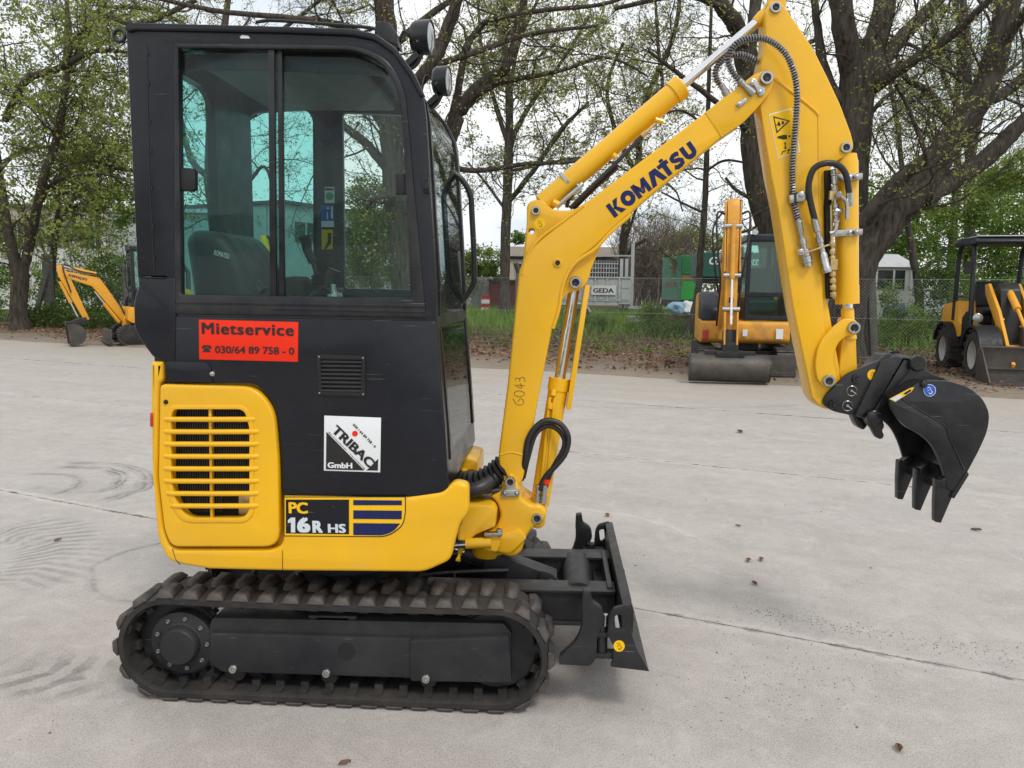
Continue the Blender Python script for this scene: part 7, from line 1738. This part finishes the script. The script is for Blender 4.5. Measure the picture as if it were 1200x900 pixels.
    mb = MB(); mb.bar((.6 * S_, by_, F_.z), F_ + Vector((.04, 0, 0)), .24 * S_, .22 * S_); mb.cyl((F_.x - .02, by_, F_.z - .2 * S_), (F_.x - .02, by_, F_.z + .16 * S_), .10 * S_, 16); mb.build('swing_post', Mt[ym], root, bevel=.012)
    def taper(name, pts, ws, th, m=ym, par=root):
        up_ = []; lo = []
        for i, p in enumerate(pts):
            d = (pts[min(i + 1, len(pts) - 1)] - pts[max(i - 1, 0)]).normalized(); n_ = Vector((-d.z, 0, d.x)); w_ = ws[i] * S_ / 2
            up_.append(p + n_ * w_); lo.append(p - n_ * w_)
        mb = MB(); mb.prism([(p.x, p.z) for p in up_ + lo[::-1]], by_ - th * thk * S_ / 2, by_ + th * thk * S_ / 2); return mb.build(name, Mt[m], par, bevel=.008 * S_)
    bo = taper('boom', [F_, F_.lerp(K_, .55), K_, K_.lerp(T_, .5), T_], [.16, .22, .28, .20, .13], .14)
    e2 = T_ + (T_ - E_).normalized() * .22 * S_
    am = taper('arm', [e2, T_, T_.lerp(E_, .3), E_], [.10, .22, .19, .12], .12)
    def cyl2(name, a, b_, f, r, par):
        mb = MB(); d = b_ - a; mb.cyl(a, a + d * f, r * S_, 14); o = mb.build(name, Mt[ym], par); mb = MB(); mb.cyl(a + d * f, b_, r * .5 * S_, 10); mb.build('piston_rod', Mt['chrome'], o)
    pr = Vector((-(K_ - F_).normalized().z, 0, (K_ - F_).normalized().x))
    fw = Vector((1, 0, 0)) if (K_ - F_).z > 0 else Vector((1, 0, 0))
    cyl2('boom_cylinder', F_ + Vector((.14, 0, -.05)) * S_, F_.lerp(K_, .8) + Vector((.16, 0, -.04)) * S_, .62, .05, root)
    cyl2('arm_cylinder', K_ + Vector((-.02, 0, .20)) * S_, e2, .62, .045, root)
    ax_ = (E_ - T_).normalized(); on = Vector((ax_.z, 0, -ax_.x)); on = on if on.x > 0 else -on
    cyl2('bucket_cylinder', T_.lerp(E_, .12) + on * .14 * S_, T_.lerp(E_, .88) + on * .15 * S_, .6, .04, root)
    mb = MB()
    for dy in (.085, .11): mb.tube([F_ + Vector((0, dy, .1)) * 1, F_.lerp(K_, .5) + Vector((-.16 * S_, dy, 0)), K_ + Vector((-.12 * S_, dy, .12)), K_.lerp(T_, .5) + Vector((0, dy, .16)), T_ + Vector((0, dy + .02, .2)), T_.lerp(E_, .4) + Vector((.04, dy, 0))], .014, 6, 5)
    mb.build('hydraulic_hoses', Mt['hose'], bo)
    mb = MB(); q = K_ + Vector((0, -.09 * S_, .0)); mb.lathe(q, q + Vector((0, -1, 0)), [(0, .07), (.05, .08), (.06, .07)], 16); mb.build('boom_lamp', Mt['lens'], bo)
    if text:
        d = (T_ - K_).normalized(); o = K_ + d * .16 * S_ + Vector((0, -.072 * S_, -.02)); 
        for sgn in (-1, 1):
            xd = d * (1 if sgn < 0 else -1); st_ = (K_ + d * .18 * S_) if sgn < 0 else (K_ + d * ((T_ - K_).length - .12))
            yd = Vector((-xd.z, 0, xd.x)); st_ = st_ + Vector((0, sgn * .071 * S_, 0)) - yd * .035
            place_flat('lettering', logo_mesh(), st_, xd, yd, (T_ - K_).length * .55, .08 * S_, Mt['navy'], bo, .002)
    # bucket
    bk_ = thing('bucket', None, None); bk_.parent = root
    cx_, cz_, rr = bucket; o = []
    n = 12; a0 = bucket_ang[0]; a1 = bucket_ang[1]
    outer = [(cx_ + rr * math.cos(a0 + (a1 - a0) * k / n), cz_ + rr * math.sin(a0 + (a1 - a0) * k / n)) for k in range(n + 1)]
    inner = [(cx_ + (rr - .03) * math.cos(a0 + (a1 - a0) * k / n), cz_ + (rr - .03) * math.sin(a0 + (a1 - a0) * k / n)) for k in range(n + 1)]
    mb = MB(); mb.prism(outer + inner[::-1], by_ - bw / 2, by_ + bw / 2); mb.build('scoop', Mt['scoop'], bk_, smooth=40)
    for s in (-1, 1): mb = MB(); mb.prism(outer, by_ + s * (bw / 2 + .004), by_ + s * (bw / 2 - .02)); mb.build('side_plate', Mt['scoop'], bk_, smooth=0)
    mb = MB(); mb.bar(E_, (cx_, by_, cz_ + rr * .95), .22 * S_, .16); mb.box((cx_, by_, cz_ + rr), (.3 * S_, min(bw * .6, .45), .10)); mb.build('coupler', Mt['frame'], bk_, bevel=.01)
    return root
bucket_ang = (math.radians(60), math.radians(290))
q = G(183, 403)
excavator('small orange mini excavator at far left with folded boom, partly hidden by the big cab', (q.x, q.y, .02), PI + .66, (.70, .60), (1.32, 1.55), (2.02, 1.74), (1.56, .62), .98, .50, .0, (1.88, .27, .27), 1.25)
bucket_ang = (math.radians(-125), math.radians(100))
q = G(865, 436); bucket_ang = (math.radians(-125), math.radians(100))
ex2 = excavator('dirty orange mini excavator facing the yard with wide ditching bucket on the ground', (q.x, q.y, .02), -PI / 2 - .10, (1.0, .85), (1.20, 2.05), (1.62, 2.78), (1.85, .85), 1.0, 1.28, -.40, (1.95, .24, .23), 1.62, text=False, ym='yellow2', thk=1.6)
# arm details of the excavator that faces the yard
def ea(name, a, b, w_, h_, m): mb = MB(); mb.bar(a, b, w_, h_, (1, 0, 0)); return mb.build(name, Mt[m], ex2, bevel=.004)
ea('arm_channel', (1.66, -.40, 2.5), (1.86, -.40, 1.30), .075, .03, 'frame')
for s in (-1, 1):
    ea('arm_plate', (1.57, -.40 + s * .12, 2.95), (1.80, -.40 + s * .12, 1.8), .022, .16, 'yellow2'); ea('link_plate', (1.95, -.40 + s * .10, 1.15), (2.05, -.40 + s * .10, .62), .025, .10, 'yellow2')
    mb = MB(); mb.tube([Vector((1.62, -.40 + s * .12, 2.75)), Vector((1.70, -.40 + s * .26, 2.75)), Vector((1.74, -.40 + s * .24, 2.2)), Vector((1.70, -.40 + s * .17, 1.7)), Vector((1.45, -.40 + s * .16, 1.2)), Vector((1.1, -.40 + s * .14, .9))], .018, 8, 6); mb.build('hydraulic_hose', Mt['hose'], ex2)
mb = MB(); mb.tube([Vector((1.60, -.56, 2.8)), Vector((1.72, -.72, 2.5)), Vector((1.62, -.66, 1.9)), Vector((1.3, -.55, 1.45))], .016, 8, 6); mb.build('hydraulic_hose', Mt['hose'], ex2)
for z_ in (2.55, 1.75, 1.2): mb = MB(); mb.cyl((1.74 + (2.55 - z_) * .13, -.54, z_), (1.74 + (2.55 - z_) * .13, -.26, z_), .04, 14); mb.build('pivot_pin', Mt['steel'], ex2)
ea('bucket_rod', (1.92, -.40, 1.35), (1.99, -.40, .95), .04, .04, 'chrome'); ea('coupler_block', (2.0, -.52, .56), (2.0, -.28, .56), .22, .18, 'frame'); ea('coupler_bar', (1.98, -.80, .47), (1.98, .0, .47), .10, .08, 'frame')
flp = lbox('decal', .772, .778, .52, .64, .66, .84, 'white', ex2); lbox('decal', .772, .778, -.05, .03, .70, .82, 'white', ex2)
bucket_ang = (math.radians(60), math.radians(290))
q = G(300, 402)
excavator('mini excavator parked behind, glimpsed through the tinted cab windows', (q.x - .5, q.y, .02), -PI / 2 + .9, (.85, .75), (1.0, 1.9), (1.45, 2.55), (1.95, .9), .95, .5, .0, (1.95, .25, .27), 1.3, ym='yellow')
mb = MB(); 
for (x_, z_) in ((-.5, .0),): pass

# ================================================================== WHEEL LOADER
fa = G(1147, 446); hd = Vector((-.17, -1, 0)).normalized(); WL = 1.06
sd_ = Vector((-hd.y, hd.x, 0))
mid = fa - hd * .78 * WL + sd_ * .46 * WL
wl = thing('wheel_loader', 'small yellow and black wheel loader with open canopy and front bucket at the right edge', 'loader', (mid.x, mid.y, .0), math.atan2(hd.y, hd.x))
def wb(name, x0, x1, y0, y1, z0, z1, m, par=wl, bev=.012): return lbox(name, x0 * WL, x1 * WL, y0 * WL, y1 * WL, z0 * WL, z1 * WL, m, par, bev)
for x_ in (-.80, .78):
    for y_ in (-.46, .46): wheel(wl, x_ * WL, y_ * WL, .42 * WL, .42 * WL, .30 * WL, tread=16)
def wprism(name, pts, y0, y1, m, par=wl, bev=.02):
    mb = MB(); mb.prism([(x * WL, z * WL) for x, z in fillet(pts, .03, 3)], y0 * WL, y1 * WL); return mb.build(name, Mt[m], par, bevel=bev)
wb('chassis', -1.1, .95, -.24, .24, .35, .62, 'frame')
wprism('engine_cover', [(-1.32, .62), (-1.36, .95, .1), (-1.28, 1.22, .1), (-.45, 1.30), (-.35, .95), (-.2, .90), (-.2, .68), (-1.2, .55)], -.50, .50, 'orange')
wprism('counterweight', [(-1.40, .45), (-1.42, .80, .1), (-1.25, .86), (-1.18, .50)], -.46, .46, 'frame')
for s in (-1, 1):
    for cx_ in (-.80, .78):
        o = [(cx_ + (.50) * math.cos(a), .42 + .50 * math.sin(a)) for a in [math.radians(8 + k * 13) for k in range(13)]]
        i_ = [(cx_ + (.46) * math.cos(a), .42 + .46 * math.sin(a)) for a in [math.radians(8 + k * 13) for k in range(13)]]
        mb = MB(); mb.prism([(x * WL, z * WL) for x, z in o + i_[::-1]], s * .30 * WL, s * .64 * WL); mb.build('mudguard', Mt['plastic'], wl, smooth=30)
    px_ = s * .50
    def tube(name, pts, r_, m='dcab'):
        mb = MB(); mb.tube([Vector((x * WL, px_ * WL, z * WL)) for x, z in pts], r_, 8, 4); return mb.build(name, Mt[m], wl)
    tube('canopy_post', [(-.62, .95), (-.60, 1.5), (-.55, 2.10), (-.42, 2.27)], .042); tube('canopy_post', [(.30, .60), (.26, 1.3), (.20, 2.0), (.16, 2.27)], .045); tube('canopy_rail', [(-.62, 1.35), (-.2, 1.38), (.26, 1.36)], .02)
    wprism('side_panel', [(-.15, .62), (-.18, 1.0), (.02, 1.12), (.30, 1.15), (.34, .62)], s * .47, s * .50, 'dcab', bev=.008)
    mb = MB(); q_ = Vector((.42, s * .44, 1.02)) * WL; mb.lathe(q_, q_ + Vector((1, 0, 0)), [(-.06, .05), (0, .085), (.02, .085), (.03, .07)], 16); mb.build('headlight', Mt['lens'], wl)
    # lift arm
    mb = MB(); mb.prism([(x * WL, z * WL) for x, z in [(.10, 1.42), (.05, 1.58), (.20, 1.60), (.75, 1.15), (1.30, .52), (1.52, .34), (1.45, .22), (1.20, .34), (.62, .98)]], s * .20 * WL, s * .25 * WL); la = mb.build('lift_arm', Mt['orange'], wl, bevel=.006)
    mb = MB(); mb.cyl(Vector((.30, s * .16, .72)) * WL, Vector((.62, s * .16, .92)) * WL, .045, 14); mb.cyl(Vector((.62, s * .16, .92)) * WL, Vector((.80, s * .18, 1.02)) * WL, .022, 10); mb.build('lift_cylinder', Mt['orange'], wl)
mb = MB(); mb.cyl(Vector((.32, 0, 1.55)) * WL, Vector((.85, 0, 1.18)) * WL, .06, 16); mb.cyl(Vector((.85, 0, 1.18)) * WL, Vector((1.25, 0, .86)) * WL, .028, 12); mb.build('tilt_cylinder', Mt['orange'], wl)
wprism('front_tower', [(.20, .50), (.22, 1.40), (.36, 1.62), (.50, 1.50), (.62, .95), (.70, .50)], -.15, .15, 'frame')
wb('cross_beam', 1.16, 1.26, -.24, .24, .52, .62, 'orange'); wprism('tilt_link', [(1.15, .60), (1.22, .92), (1.32, .90), (1.42, .48), (1.30, .45)], -.07, .07, 'frame')
rf_ = wprism('canopy_roof', [(-.62, 2.25, .04), (-.60, 2.33, .04), (-.35, 2.38, .1), (.42, 2.36, .06), (.52, 2.30, .04), (.50, 2.25, .02)], -.58, .58, 'dcab', bev=.02)
wb('roof_skin', -.40, .44, -.52, .52, 2.375, 2.392, 'roofw', rf_, .004)
wb('floor', -.30, .50, -.46, .46, .60, .66, 'frame'); wb('seat_base', -.42, -.05, -.22, .22, .9, 1.08, 'plastic', wl, .03); st_ = wb('seat', -.40, .02, -.23, .23, 1.08, 1.20, 'plastic', wl, .05); wprism('seat_back', [(-.48, 1.16, .05), (-.56, 1.62, .08), (-.45, 1.66, .05), (-.34, 1.20, .05)], -.22, .22, 'plastic', wl, .04)
mb = MB(); c_ = Vector((.12, 0, 1.40)) * WL; rr_ = .16
mb.tube([c_ + Vector((-math.sin(a) * .06, math.cos(a) * rr_, math.sin(a) * rr_ * .85)) for a in [k * PI / 8 for k in range(17)]], .014, 6, 1); mb.tube([c_, c_ + Vector((.16, 0, -.30))], .02, 6, 1); mb.build('steering_wheel', Mt['plastic'], wl)
mb = MB(); mb.box(Vector((.26, -.60, 1.86)) * WL, (.03, .12, .22)); mb.tube([Vector((.22, -.5, 1.8)) * WL, Vector((.25, -.56, 1.86)) * WL], .01, 6, 1); mb.build('mirror', Mt['plastic'], wl)
o = [(1.42, .10), (1.40, .50), (1.48, .62), (1.52, .60), (1.47, .46), (1.50, .16), (1.62, .10), (2.02, .07), (2.02, .03), (1.55, .03)]
bk2 = thing('bucket', None, None); bk2.parent = wl
mb = MB(); mb.prism([(x * WL, z * WL) for x, z in o], -.70 * WL, .70 * WL); mb.build('scoop', Mt['scoop'], bk2, smooth=40)
for s in (-1, 1): mb = MB(); mb.prism([(x * WL, z * WL) for x, z in [(1.40, .05), (1.40, .52), (1.48, .62), (1.60, .56), (2.02, .10), (2.02, .03)]], s * .70 * WL, s * .72 * WL); mb.build('side_plate', Mt['scoop'], bk2, bevel=.003)
wb('cutting_edge', 1.96, 2.08, -.72, .72, .022, .045, 'steel', bk2, .003); wb('inner_rib', 1.50, 1.54, -.69, .69, .26, .29, 'scoop', bk2, .003)
